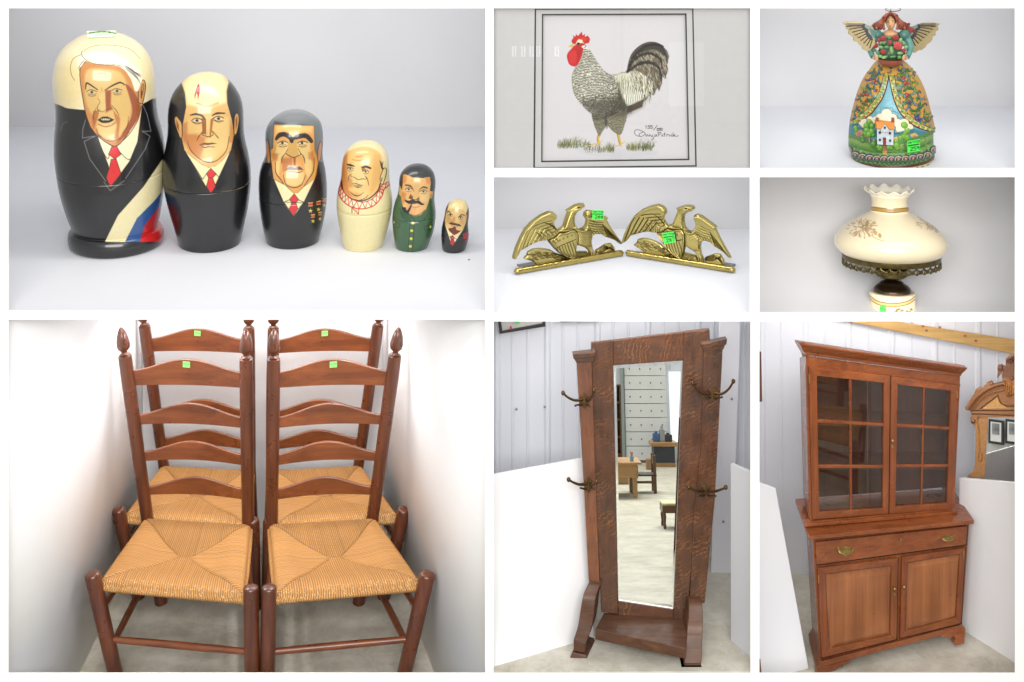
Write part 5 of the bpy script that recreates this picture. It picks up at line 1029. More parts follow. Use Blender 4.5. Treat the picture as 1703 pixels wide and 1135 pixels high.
for sgn in (-1, 1):
    for k in range(4):
        pts = [B(862+sgn*(10+20*k), 118+k*6, .036), B(862+sgn*(70+14*k), 150+k*12, .044-k*.003), B(862+sgn*(105+20*k), 230+k*8, .038-k*.003), B(862+sgn*(120+34*k), 320+k*10, .03), B(862+sgn*(105+44*k), 400-k*4, .03)]
        pts = [Vector(p) for p in spl([tuple(p) for p in pts], False, 4)]; mb.tube(pts, .0042, 7)
part('hair_front', mb, HR2, ang, smooth=180)
for (x, y) in ((745, 195), (965, 165), (1165, 305)): part('hair_rose', MB().ball(B(x, y, .04), 26*kb, 22*kb, 24*kb).ball(B(x+8, y-6, .047), 15*kb, 12*kb, 14*kb), R_('hair_rose', (150, 44, 56)), ang, smooth=180)
part('halo', MB().tube([B(905+130*math.cos(a), 60+32*math.sin(a), .01+.03*math.sin(a)) for a in np.linspace(0, 2*math.pi, 33)], .0013, 6, False).tube([B(856, 130, .0), B(866, 55, -.005)], .0014, 6), mat('halo_wire', (.06, .045, .03), .4, metal=.8), ang, smooth=60)
for sgn, xs_ in ((-1, ((640, 470), (560, 600), (525, 740), (570, 850))), (1, ((1090, 470), (1170, 600), (1185, 740), (1140, 850)))):
    (a, b), (c, d), (e, f), (g, h) = xs_
    part('puff_sleeve', MB().ball(B(a, b+20, .03), 88*kb, 80*kb, 95*kb, 18, 12), TE, ang, smooth=180)
    part('arm', MB().tube([Vector(p) for p in spl([tuple(B(a-sgn*10, b+40, .03)), tuple(B(c, d, .034)), tuple(B(e, f, .05)), tuple(B(g, h, .072))], False, 6)], [60*kb]*6+[58*kb]*7+[46*kb]*6, 14), R_('sleeve_pale', (92, 148, 140)), ang, smooth=60)
    hn = MB(); hn.ball(B(g+(-sgn)*30, h+15, .082), 42*kb, 26*kb, 34*kb)
    for q in range(4): hn.tube([B(g-sgn*(20+q*4), h-10+q*16, .09), B(g-sgn*(62+q*3), h+4+q*15, .097), B(g-sgn*(88), h+8+q*13, .092)], [.0026, .0024, .0018], 7)
    hn.tube([B(g-sgn*10, h-20, .088), B(g-sgn*45, h-30, .098)], [.0028, .0022], 7)
    part('hand', hn, SK, ang, smooth=180)
# bowl, roses, leaves
bc = B(858, 880, .066)
part('bowl', MB().lathe((bc.x, bc.y), [(r0*kb, bc.z+dz*kb) for r0, dz in ((130, -112), (175, -80), (205, -40), (218, 0), (206, 4), (190, -20))], 30), R_('bowl_red', (150, 78, 58)), ang, smooth=50)
LF = [R_('rose_leaf_a', (86, 138, 84)), R_('rose_leaf_b', (132, 176, 112)), R_('rose_leaf_c', (52, 92, 62))]
part('foliage', MB().ball(B(860, 790, .055), 215*kb, .032, 150*kb).ball(B(860, 640, .045), 180*kb, .024, 110*kb), LF[2], ang, smooth=180)
for (x, y, rx, ry, a, k) in ((760, 620, 44, 30, .3, 0), (700, 690, 50, 28, -.2, 1), (650, 780, 44, 32, -.8, 0), (690, 840, 46, 28, -.3, 1), (760, 860, 50, 28, .3, 1), (830, 830, 60, 26, .4, 0), (880, 740, 36, 66, .1, 1), (800, 690, 50, 28, .1, 0), (960, 560, 30, 30, 0, 0), (1030, 580, 34, 46, -.2, 1), (1090, 640, 40, 34, .4, 0), (1120, 690, 36, 30, .6, 1), (1020, 790, 54, 26, .0, 1), (1010, 860, 40, 36, .2, 0), (940, 620, 40, 26, .2, 0), (850, 540, 44, 30, -.1, 0), (710, 620, 40, 26, .5, 1), (590, 740, 34, 30, .2, 0), (900, 850, 60, 20, .1, 0), (1080, 780, 30, 40, .3, 2), (960, 780, 40, 24, -.4, 0), (790, 760, 34, 24, .2, 2)):
    d = .088+.012*math.sin(x*.05)-(.02 if y < 600 else 0); part('leaf', MB().ball(B(x, y, d), rx*kb, .0035, ry*kb, 10, 6, Matrix.Rotation(-a, 3, 'Y')), LF[k], ang, smooth=180)
for (x, y, k, d) in ((605, 660, 56, .092), (740, 545, 52, .082), (665, 570, 34, .084), (945, 530, 56, .082), (850, 610, 40, .1), (985, 665, 78, .104), (740, 765, 48, .104), (1085, 745, 40, .095)):
    mb = MB(); mb.ball(B(x, y, d), k*.62*kb, k*.5*kb, k*.62*kb, 12, 8)
    for q in range(8):
        a = q*2*math.pi/8+.3; rad = k*.62; mb.ball(B(x+rad*math.cos(a), y+rad*math.sin(a)*.85, d+.001), k*.42*kb, k*.34*kb, k*.40*kb, 9, 6)
    for q in range(5):
        a = q*2*math.pi/5; mb.ball(B(x+k*.28*math.cos(a), y+k*.26*math.sin(a), d+k*.4*kb), k*.28*kb, k*.22*kb, k*.26*kb, 8, 5)
    part('rose', mb, R_('rose_red', (164, 48, 54) if k != 78 else (190, 72, 70)), ang, smooth=180)
# wings
for sgn in (-1, 1):
    if sgn < 0: wg = [(560, 350), (470, 320), (430, 290), (300, 262), (150, 262), (60, 292), (125, 330), (120, 385), (165, 410), (160, 470), (245, 530), (250, 590), (310, 600), (350, 660), (385, 670), (395, 720), (460, 755), (520, 740), (600, 640), (600, 420)]
    else: wg = [(1150, 360), (1240, 345), (1330, 310), (1400, 290), (1560, 280), (1690, 300), (1650, 330), (1660, 400), (1610, 430), (1615, 490), (1565, 510), (1560, 560), (1520, 610), (1470, 640), (1440, 690), (1380, 735), (1330, 740), (1260, 785), (1200, 760), (1130, 640), (1130, 420)]
    x0 = min(x for x, y in wg)/10.02+1393; x1 = max(x for x, y in wg)/10.02+1397
    mk = Cv(x0, 34, x1, 92, 4, 0.0); mk.zoom(*BT); mk.fill(wg, 1.0); hh = Cv(x0, 34, x1, 92, 4, .002); hh.zoom(*BT); cc = Cv(x0, 34, x1, 92, 4, (186, 168, 122)); cc.zoom(*BT)
    q = (lambda x: x) if sgn < 0 else (lambda x: 1740-x)
    for k in range(9):
        x_t = 130+k*48; y_t = 340+k*52-k*k*.8
        pts = [(q(390+k*20), 330+k*32), (q((390+k*20+x_t)/2), (335+k*33+y_t)/2-8), (q(x_t), y_t)]
        cc.stroke(pts, 1.5, (56, 42, 24)); hh.stroke(pts, 1.2, -.002, mode='add', soft=.4)
    cc.stroke([(q(140), 300), (q(260), 312), (q(370), 305)], 4, (120, 108, 104), alpha=.8, soft=.8); cc.stroke([(q(130), 345), (q(250), 350), (q(380), 340)], 1, (70, 56, 34))
    for k in range(5): cc.stroke([(q(200+k*50), 370+k*40), (q(205+k*52), 430+k*50)], .5, (110, 90, 56))
    bl = [(q(400), 290), (q(435), 300), (q(430), 350), (q(490), 390), (q(490), 440), (q(545), 500), (q(570), 570), (q(520), 570), (q(450), 480), (q(440), 420), (q(375), 360)]
    cc.fill(bl, (56, 68, 84)); hh.fill(bl, .004, mode='max'); cc.fill([(q(440), 310), (q(560), 350), (q(600), 560), (q(560), 520), (q(500), 400), (q(440), 350)], (150, 160, 140), soft=1)
    cc.fill([(q(500), 370), (q(600), 400), (q(600), 560), (q(540), 480)], (86, 128, 130), soft=1); cc.fill([(q(60), 292), (q(150), 262), (q(300), 262), (q(430), 290), (q(300), 285), (q(150), 285)], (216, 204, 160), soft=.6)
    hh.blur(1); cc.a *= .86; relief('wing', mk, hh, plane_np((0, AY+.012, 0), (sgn*.12, -1, 0)), .008, M_RESIN, ang, cc, .3)
# ------------------------------------------------------------------ glass-shaded table lamp
LX, LY, LT = 1484.8, .40, math.radians(7.5)
e1 = np.array([1, 0, 0.]); ax_ = np.array([0, math.sin(LT), math.cos(LT)]); e2 = np.array([0, math.cos(LT), -math.sin(LT)])
lb = np.array([P(LX, 515, LY).x, LY, ZF['lamp']]); hs_ = np.linspace(-.05, .8, 900); ptab = proj(*(lb[:, None]+ax_[:, None]*hs_))[1]
lamp = thing('table_lamp', 'table lamp with cream glass shade, ruffled top and gold flower decals', 'lamp', tuple(lb))
lx = lambda py: np.interp(-np.asarray(py, float), -ptab, hs_)
def lrings(rows, T, seg=64, ruffle=None, dens=1):
    a = np.array(rows, float); a = spl(a, False, dens) if dens > 1 else a
    h = lx(T[1]+a[:, 0]/T[2]); rad = a[:, 1]/T[2]*U*(1+LY/CD)
    return h, rad
def lsurf(h, rad, th):
    h = np.asarray(h); rad = np.asarray(rad)
    if rad.ndim == 1: rad = np.repeat(rad[:, None], len(th), 1)
    if h.ndim == 1: h = np.repeat(h[:, None], len(th), 1)
    return lb+ax_*h[..., None]+e1*(rad*np.cos(th))[..., None]+e2*(rad*np.sin(th))[..., None]
def lturn(name, rows, T, m, seg=56, dens=6, parent=None, smooth=60, close=True):
    h, rad = lrings(rows, T, dens=dens); th = np.linspace(0, 2*math.pi, seg, endpoint=False); V = lsurf(h, rad, th)
    return part(name, MB().loft([[Vector(v) for v in row] for row in V], True, close), m, parent or lamp, smooth=smooth)
LT1 = (1370, 295, 5.043); LT2 = (1385, 415, 8.515)
# shade: one glass body, decals painted on
cv = Cv(1385, 305, 1585, 445, 3, (232, 219, 188)); cv.zoom(*LT1); r = random.Random(2)
cv.stroke([(400, 262), (580, 280), (760, 262)], 7, (176, 140, 70)); cv.stroke([(400, 250), (580, 268), (760, 250)], 1, (120, 90, 40)); cv.stroke([(400, 276), (580, 298), (760, 276)], 1, (120, 90, 40))
def spray(cx, cy, sx, n, seed):
    q = random.Random(seed)
    for k in range(n):
        a = q.uniform(0, 6.28); d = q.random()**.6*sx; x = cx+d*math.cos(a)*1.25; y = cy+d*math.sin(a)*.75; c = q.choice([(190, 160, 108), (168, 140, 92), (206, 176, 130), (150, 126, 90), (212, 168, 136)])
        cv.dot(x, y, q.uniform(9, 19), q.uniform(5, 9), c, rot=a, alpha=.45); cv.stroke([(x-10*math.cos(a), y-10*math.sin(a)), (x+14*math.cos(a), y+14*math.sin(a))], .5, (130, 108, 74), alpha=.8)
    for k in range(7):
        a = q.uniform(0, 6.28); cv.stroke([(cx, cy), (cx+sx*.6*math.cos(a), cy+sx*.4*math.sin(a)), (cx+sx*1.2*math.cos(a+.3), cy+sx*.8*math.sin(a+.3))], .6, (140, 118, 80), alpha=.7)
spray(330, 430, 105, 70, 1); spray(360, 400, 60, 30, 4); spray(870, 385, 80, 40, 2); spray(940, 425, 40, 20, 3); cv.stroke([(380, 480), (440, 515), (505, 538)], .8, (150, 126, 86)); cv.stroke([(300, 590), (360, 560), (440, 545)], .5, (170, 150, 110), alpha=.6)
cv.dot(430, 465, 24, 14, (196, 160, 100), 1.1); cv.dot(470, 490, 20, 14, (186, 150, 90), 1.3)
h, rad = lrings([(150, 158), (175, 151), (200, 148), (230, 149), (246, 152), (256, 158), (270, 159), (284, 159), (292, 168), (310, 202), (340, 262), (380, 330), (420, 385), (460, 428), (500, 456), (530, 467), (555, 468), (580, 462), (605, 447), (628, 425), (645, 402)], LT1, dens=12)
th = np.concatenate([np.linspace(math.pi*.98, math.pi*2.02, 300), np.linspace(math.pi*2.02, math.pi*2.98, 60)[1:]])
V = lsurf(h, rad, th); qx, qy = proj(V[..., 0], V[..., 1], V[..., 2]); C = cv.sample(qx, qy); bk = np.sin(th) > .1; C[:, bk] = np.array([232, 219, 188])/255
M_SHADE = colmat('milk_glass_shade', .22, coat=.8, coatr=.06, bump=.02, bscale=30); sb = M_SHADE.node_tree.nodes['Principled BSDF']; sb.inputs['Subsurface Weight'].default_value = .15; sb.inputs['Subsurface Radius'].default_value = (.02, .016, .01)
sh = grid_mesh('glass_shade', V, None, M_SHADE, lamp, C)
hh_, rr_ = lrings([(152, 157), (135, 166), (118, 184), (108, 198), (103, 206)], LT1, dens=5); tt = np.linspace(0, 2*math.pi, 241); k = np.linspace(0, 1, len(hh_))[:, None]**1.5
Rr = rr_[:, None]*(1+.03*k*np.cos(tt*12)); Hh = hh_[:, None]+.006*k*np.cos(tt*12+.4)
V = lsurf(Hh, Rr, tt); o = grid_mesh('ruffle', V, None, M_SHADE, sh, np.zeros(V.shape)+np.array([250, 244, 228])/255); sm = o.modifiers.new('solid', 'SOLIDIFY'); sm.thickness = .004; sm.offset = 0
# gallery ring and pierced skirt
M_AB = mat('antique_brass', hx(98, 86, 52), .42, metal=.9, noise=.3, nscale=60, bump=.25, bscale=160); M_DB = mat('dark_bronze', hx(74, 58, 44), .3, metal=.85, noise=.25, nscale=40)
gal = lturn('gallery_ring', [(648, 404), (642, 408), (655, 409), (664, 406), (682, 407), (686, 402), (686, 390), (650, 386)], LT1, M_AB, 96, 1)
mb = MB(); n = 34; rg = 403/5.043*U*(1+LY/CD); h0 = float(lx(295+684/5.043)); hd = .024
lp = lambda a, dh, dr=0: Vector(lb+ax_*(h0-dh)+e1*((rg+dr)*math.cos(a))+e2*((rg+dr)*math.sin(a)))
for i in range(n):
    a0 = 2*math.pi*i/n; w = 2*math.pi/n
    for sg in (1, -1):
        mb.tube([lp(a0+w*.5+sg*w*(.48-.44*t_)*math.cos(t_*5.5), hd*(.1+.8*t_)+.004*math.sin(t_*6)) for t_ in np.linspace(0, 1, 9)], .0026, 5)
    mb.tube([lp(a0+w*(.5+.22*math.cos(u)), hd*.62+hd*.2*math.sin(u)) for u in np.linspace(0, 6.28, 9)], .0024, 5, False)
    mb.tube([lp(a0+w*u, hd*(.95-.25*abs(math.sin(u*math.pi)))) for u in np.linspace(0, 1, 6)], .0026, 5, False)
    mb.tube([lp(a0, 0), lp(a0+w*.1, hd*.45), lp(a0, hd*.9)], .0026, 5)
part('pierced_skirt', mb, M_AB, gal, smooth=60)
lturn('spider_cup', [(262, 60), (270, 190), (285, 216), (310, 217), (345, 214), (350, 220), (368, 217), (380, 205), (398, 160), (408, 70)], LT2, M_AB, 64, 4)
lturn('burner_neck', [(395, 55), (420, 58), (432, 75), (445, 120), (462, 155), (480, 172), (498, 195), (525, 232), (555, 256), (580, 262), (600, 260), (612, 250)], LT2, M_DB, 64, 4)
FR = [(592, 240), (596, 296), (606, 312), (625, 322), (645, 322), (665, 318), (700, 316), (740, 316), (790, 316), (850, 312), (872, 300)]
h, rad = lrings(FR, LT2, dens=10)
cv2 = Cv(1435, 470, 1535, 560, 3, (232, 218, 182)); cv2.zoom(*LT2)
for x, y in ((910, 860), (940, 850), (985, 865), (1050, 880), (1110, 852), (900, 885), (960, 890), (1090, 890)):
    for q in range(5): cv2.dot(x+12*math.cos(q*1.26), y+10*math.sin(q*1.26), 11, 8, (120, 92, 62), alpha=.8)
    cv2.dot(x, y, 6, 6, (190, 150, 90))
cv2.stroke([(620, 890), (760, 900), (900, 880)], 1.4, (150, 110, 70)); cv2.stroke([(520, 655), (640, 735), (850, 770), (1060, 735), (1180, 655)], 1.6, (128, 92, 36)); cv2.stroke([(520, 695), (640, 780), (850, 812), (1060, 780), (1180, 695)], 1.8, (150, 116, 52)); cv2.stroke([(520, 675), (640, 757), (850, 790), (1060, 757), (1180, 675)], 3, (214, 190, 120))
V = lsurf(h, rad, th); qx, qy = proj(V[..., 0], V[..., 1], V[..., 2]); C = cv2.sample(qx, qy); C[:, bk] = np.array([232, 218, 182])/255
fn = grid_mesh('font', V, None, M_SHADE, lamp, C)
ld = h[-1]
part('base_foot', MB().loft([[Vector(v) for v in row] for row in lsurf([.02, .012, .002], [.066, .07, .068], np.linspace(0, 2*math.pi, 40, endpoint=False))]), M_DB, lamp, smooth=40)
sd_ = np.array([-.43, -.90]); sdir = e1*sd_[0]+e2*-abs(sd_[1])
def fsurf(x, y, off): return tuple(PL(x, y, tuple(lb+ax_*.04+sdir*(rad.max()*1.035)), tuple(sdir), .0))
sticker(fn, [(1385+x/8.515, 415+y/8.515) for x, y in ((668, 790), (755, 815), (752, 905), (660, 885))], '', fsurf, big='')
# ------------------------------------------------------------------ ladder-back chairs with rush seats
M_CH_V = wood('cherry_turned', hx(66, 30, 16), hx(108, 55, 29), 'z', 1.0, .28, .5); M_CH_H = wood('cherry_slat', hx(90, 43, 21), hx(130, 71, 36), 'x', .8, .3, .4)
M_RUSH = colmat('woven_rush', .6, spec=.3, bump=.25, bscale=300, grain=.06)
ZSEAT = -1.005
def mir(p): return (864.4-p[0],)+tuple(p[1:])
def chair(label, flip):
    f = mir if flip else (lambda p: tuple(p))
    FL_, FR_ = FLO(*f((164, 969)), ZSEAT), FLO(*f((406, 991)), ZSEAT); BL_, BR_ = FLO(*f((240, 863)), ZSEAT), FLO(*f((417, 873)), ZSEAT)
    if flip: FL_, FR_, BL_, BR_ = FR_, FL_, BR_, BL_
    zf = ZF['chairs']; c = (FL_+FR_+BL_+BR_)/4
    root = thing('ladder_back_chair', label, 'chair', (c.x, c.y, zf), 'ladder-back chairs with rush seats')
    # rush seat
    wd = (FR_-FL_).length; dp = (BL_-FL_).length; pitch = .0084; nu, nv = 340, 260; rl = .018
    k = 12
    uu = np.concatenate([np.zeros(k), np.linspace(0, 1, nu), np.ones(k)]); vv = np.concatenate([np.zeros(k), np.linspace(0, 1, nv), np.ones(k)])
    du = np.concatenate([np.linspace(1, .08, k), np.zeros(nu), np.linspace(.08, 1, k)]); dv = np.concatenate([np.linspace(1, .08, k), np.zeros(nv), np.linspace(.08, 1, k)])
    Uu, Vv = np.meshgrid(uu, vv); DU, DV = np.meshgrid(du, dv); DD = np.maximum(DU, DV)
    a = [np.array(p) for p in (FL_, FR_, BR_, BL_)]
    Q = ((1-Uu)*(1-Vv))[..., None]*a[0]+(Uu*(1-Vv))[..., None]*a[1]+(Uu*Vv)[..., None]*a[2]+((1-Uu)*Vv)[..., None]*a[3]
    cu, cw, cvv = .5, .035, .5
    ra, rb, rc, rd = Uu/(cu-cw), (1-Uu)/(cu-cw), Vv/cvv, (1-Vv)/(1-cvv); reg = np.argmin(np.stack([rc, rd, ra, rb]), 0); srt = np.sort(np.stack([ra, rb, rc, rd]), 0); gap = srt[1]-srt[0]
    cord = np.where(reg < 2, Uu*wd/pitch, Vv*dp/pitch+.37); cid = np.floor(cord).astype(int); ph = cord-np.floor(cord)
    along = np.where(reg < 2, Vv*dp, Uu*wd); ridge = np.sqrt(np.clip(1-(2*ph-1)**2, 0, 1))*.0036
    rs = np.random.default_rng(4); jit = rs.uniform(-.0006, .0006, 4000); ridge = ridge+jit[(cid*7+reg*901) % 4000]
    ed = np.minimum(np.minimum(Uu, 1-Uu)*wd, np.minimum(Vv, 1-Vv)*dp); drop = np.where(ed < rl, rl-np.sqrt(np.clip(rl*rl-(rl-ed)**2, 0, None)), 0)
    z = ridge-drop*.9-.014*(1-np.clip(gap*0+np.abs(Uu-.5)*2, 0, 1)**2)*(1-np.abs(Vv-.5)*2)-.006*np.exp(-(gap/.035)**2)*(srt[0] < .95)+.012*np.exp(-((srt[0]-.25)/.22)**2)
    z = z-DD*.020
    outw = np.zeros(Q.shape); cen = np.array(c); tmp = Q-cen; tmp[..., 2] = 0; tmp /= np.linalg.norm(tmp, axis=-1, keepdims=True)+1e-9
    Q = Q+tmp*(np.sin(np.clip(DD, 0, 1)*math.pi)*.007+ridge*(DD > 0))[..., None]; Q[..., 2] += z
    # colour: each cord its own straw, shade painted into the grooves and diagonals
    tone = rs.uniform(-1, 1, 4000)[(cid*13+reg*577) % 4000]; t2 = rs.uniform(-1, 1, 4000)[(cid*13+reg*577+(np.where(reg < 2, Vv, Uu)*7).astype(int)*31) % 4000]
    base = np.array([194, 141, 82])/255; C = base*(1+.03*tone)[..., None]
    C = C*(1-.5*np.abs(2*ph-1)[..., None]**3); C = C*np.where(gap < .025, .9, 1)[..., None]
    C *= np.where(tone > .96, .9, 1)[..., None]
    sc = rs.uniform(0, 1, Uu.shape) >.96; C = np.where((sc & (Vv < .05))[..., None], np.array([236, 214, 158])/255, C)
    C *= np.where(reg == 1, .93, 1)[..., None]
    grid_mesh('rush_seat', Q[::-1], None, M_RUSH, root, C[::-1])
    # front legs
    def leg(top, bot_px, y, r0, r1, name='leg'):
        t = P(*top, y); b = P(bot_px, 1121, y); dirn = (b-t); b = t+dirn*((zf-t.z)/dirn.z)
        pts = [t, t+(b-t)*.004, t+(b-t)*.012, t+(b-t)*.03]+[t.lerp(b, k/8) for k in range(1, 9)]; rr = [r0*.45, r0*.8, r0*.95, r0]+[r0+(r1-r0)*k/8 for k in range(1, 9)]
        part(name, MB().tube(pts, rr, 18), M_CH_V, root, smooth=55); return t, b
    yl, yr = (FLO(*(164, 969), ZSEAT).y-.01, FLO(406, 991, ZSEAT).y-.005)
    L0 = leg(f((153, 953)), f((192, 0))[0], yl, .0285, .0265); R0 = leg(f((417, 975)), f((419.5, 0))[0], yr, .0265, .028)
    # back posts, rear legs in one turning, with acorn finials
    yb = {0: .815, 1: .775}
    posts = []
    for i, (pt, pb, ft) in enumerate((((207.5, 592), (244, 856), (268, 1014)), ((409.5, 597), (412.5, 866), (418, 1024)))):
        T, Bm, Ft = P(*f(pt), yb[i]), P(*f(pb), yb[i]), P(*f(ft), yb[i]); Ft.z = zf
        pts = [T+(T-Bm).normalized()*.004, T]+[T.lerp(Bm, k/8) for k in range(1, 9)]+[Bm.lerp(Ft, k/6) for k in range(1, 7)]
        rr = [.019, .0255]+[.027-.003*k/8 for k in range(1, 9)]+[.024]*6
        po = part('back_post', MB().tube(pts, rr, 18), M_CH_V, root, smooth=55); posts.append((T, Bm))
        d = (T-Bm).normalized(); prof = [(0, .016), (.006, .021), (.011, .012), (.017, .011), (.022, .016), (.03, .0235), (.042, .0255), (.058, .0245), (.078, .0205), (.096, .0145), (.107, .008), (.112, .002)]
        part('finial', MB().tube([T+d*h for h, _ in prof], [q for _, q in prof], 20), M_CH_V, po, smooth=80)
    # arched slats
    for (l, cn, rt) in (((223, 618, 642), (310, 598.5, 641), (398.5, 621, 646)), ((232, 691.5, 707), (316, 672, 705.5), (400, 696, 713)), ((240, 753, 768), (321, 735.3, 765.5), (401, 758, 775)), ((247.5, 811, 824), (327, 794.3, 823), (402, 815, 832))):
        mb = MB(); n = 36; rings = []
        for k in range(n+1):
            t = k/n; x = l[0]-6+(rt[0]-l[0]+12)*t; bell = (math.sin(math.pi*t)**2)*.75+.25*math.sin(math.pi*t)
            yt = (l[1]*(1-t)+rt[1]*t); yt += (cn[1]-(l[1]+rt[1])/2)*bell; ybm = (l[2]*(1-t)+rt[2]*t)+(cn[2]-(l[2]+rt[2])/2)*math.sin(math.pi*t)
            y = yb[0]+(yb[1]-yb[0])*t+.03*math.sin(math.pi*t); A = P(*f((x, yt)), y); Bq = P(*f((x, ybm)), y)
            rings.append([A, Bq, Bq+Vector((0, .013, 0)), A+Vector((0, .013, 0))])
        part('slat', mb.loft(rings), M_CH_H, root, bevel=.002, smooth=40)
    # stretchers
    def rod(a, b, r=.0115): part('stretcher', MB().tube([a.lerp(b, k/6) for k in range(7)], [r*.85, r, r*1.08, r*1.1, r*1.08, r, r*.85], 12), M_CH_H, root, smooth=60)
    hz = lambda L, z: L[0]+(L[1]-L[0])*((z-L[0].z)/(L[1].z-L[0].z))
    T0, B0 = posts[0]; T1, B1 = posts[1]; r0 = lambda T, B, z: Vector((B.x, B.y, z))
    rod(hz(L0, -1.20), hz(R0, -1.20)); b0, b1 = r0(T0, B0, 0), r0(T1, B1, 0)
    for z in (-1.10, -1.24):
        for (L, b) in ((L0, b0), (R0, b1)): a = hz(L, z); rod(a, Vector((b.x, b.y, z)))
    rod(Vector((b0.x, b0.y, -1.18)), Vector((b1.x, b1.y, -1.18)))
    for (pa, pb) in ((FL_, FR_), (BL_, BR_)): part('seat_rail', MB().tube([pa+Vector((0, .012, -.020)), pb+Vector((0, .012, -.020))], .009, 8), M_CH_H, root)
    # small green sticker on the top slat
    s0 = [(304, 601), (316, 602), (316, 612), (304, 611)]; q = [f(p) for p in s0]
    if flip: q = [q[1], q[0], q[3], q[2]]
    sticker(root, q, '', lambda x, y, off: tuple(P(x, y, .8225)), big='', green=(.55, .90, .48))
    return root
cA = chair('front left ladder-back chair with woven rush seat, nearest the left white wall', False)
cB = chair('front right ladder-back chair with woven rush seat, nearest the right white wall', True)
for src, dx, lab in ((cA, -.059, 'back left ladder-back chair standing behind the front left chair'), (cB, -.094, 'back right ladder-back chair standing behind the front right chair')):
    o = copy_tree(src); o.location = src.location+Vector((dx, .487, 0)); o.scale = (.93, .93, .93); o['label'] = lab
# ------------------------------------------------------------------ oak hall stand with mirror
M_OAK = wood('quartered_oak', hx(52, 29, 15), hx(92, 53, 28), 'z', 1.2, .28, .4, flake=.75); M_OAKX = wood('quartered_oak_rail', hx(54, 30, 15), hx(96, 55, 29), 'x', 1.2, .28, .4, flake=.8)
M_OAKP = wood('oak_post', hx(88, 48, 26), hx(126, 74, 42), 'z', 2.2, .35, .3); M_OAKD = wood('oak_worn', hx(58, 34, 19), hx(98, 60, 35), 'x', 1.5, .5, .1)
M_MIR, nt_, b_ = newmat('silver_mirror'); b_.inputs['Base Color'].default_value = (.93, .95, .93, 1); b_.inputs['Metallic'].default_value = 1; b_.inputs['Roughness'].default_value = .004
M_HOOK = mat('hook_bronze', hx(92, 70, 44), .35, metal=.85, noise=.3, nscale=50)
HL = math.radians(10.5); HP0 = P(1065, 1050, .18); HN = Vector((0, -math.cos(HL), math.sin(HL)))
hall = thing('hall_stand', 'dark oak hall stand with tall mirror panel and four coat hooks', 'hall stand', (HP0.x, HP0.y, ZF['hall']))
H = lambda x, y, off=0.0: PL(x, y, HP0, HN, off)
def hq(name, quad, o1, o0, m, bevel=.002, parent=None): return part(name, MB().hexa([H(*p, o1) for p in quad], [H(*p, o1)-HN*(o1-o0) for p in quad]), m, parent or hall, bevel=bevel)
hq('left_stile', [(983, 571), (1017, 567.2), (1029, 1003), (1030, 1022), (1001, 1018), (992, 800)], .012, -.014, M_OAK) if False else None
fr_ = part('stile', MB().prism([H(*p, .012) for p in ((983, 571.2), (1019.3, 567), (1027.8, 1000), (1028, 1022), (1000, 1018), (989, 800))], -HN*.026), M_OAK, hall, bevel=.002)
part('stile', MB().prism([H(*p, .012) for p in ((1137.8, 553), (1180, 548), (1181, 575), (1166, 760), (1146, 990), (1143, 1040), (1119.4, 1034), (1120.4, 1012))], -HN*.026), M_OAK, hall, bevel=.002)
hq('top_rail', [(1019.6, 567), (1137.5, 553), (1137.5, 600), (1020, 608.3)], .010, -.014, M_OAKX); hq('bottom_rail', [(1028.2, 999), (1120.2, 1013), (1119.2, 1036), (1028.2, 1023)], .010, -.014, M_OAKX)
# mirror: bevelled plate
ML = [(1020.5, 608.6), (1137, 600.6), (1120, 1012.4), (1028.6, 998.4)]; MI = [(1024.5, 613), (1132.6, 605.6), (1116.4, 1006), (1032, 993.5)]
part('mirror_glass', MB().add([H(*p, .004) for p in MI], [(3, 2, 1, 0)]), M_MIR, hall, fix=False)
mb = MB()
for k in range(4): j = (k+1) % 4; mb.add([H(*ML[k], .0036), H(*ML[j], .0036), H(*MI[j], .004), H(*MI[k], .004)], [(3, 2, 1, 0)])
part('mirror_bevel', mb, M_MIR, hall, fix=False)
# posts and caps
part('post', MB().prism([H(*p, .03) for p in ((959, 603), (984, 602), (990.5, 795), (997.5, 972), (979.5, 970), (970.5, 795))], -HN*.045), M_OAKP, hall, bevel=.002)
part('post', MB().prism([H(*p, .02) for p in ((1170, 583), (1202, 582), (1189, 830), (1172, 1004), (1147, 1004), (1154, 850), (1166, 745))], -HN*.035), M_OAK, hall, bevel=.002)
for q, o in (([(952.3, 590), (990.5, 586), (990.5, 594), (954, 598)], .045), ([(955, 598), (989, 594), (987, 602), (958.5, 604)], .038)): hq('post_cap', q, o, -.012, M_OAK)
for q, o in (([(1167.5, 573.5), (1209.6, 564), (1208, 574), (1168, 580)], .036), ([(1169, 579.5), (1206, 574), (1203, 582), (1170.5, 585)], .03)): hq('post_cap', q, o, -.014, M_OAK)
# base shelf
FZ = ZF['hall']; z6 = lambda x, y: (930+x/6.307, 960+y/6.307)
bl, br = H(*z6(470, 372), .0), H(*z6(1350, 502), .0)
def hz_(px, py, z): return FLO(px, py, z)
zs_ = bl.z; fl, fr2 = FLO(*z6(378, 547), zs_), FLO(*z6(1328, 748), zs_-.012); br2 = br.copy(); br2.z = zs_-.012
dn = Vector((0, 0, -.036))
part('shelf', MB().hexa([bl, br2, fr2, fl], [bl+dn, br2+dn, fr2+dn, fl+dn]), M_OAKD, hall, bevel=.002)
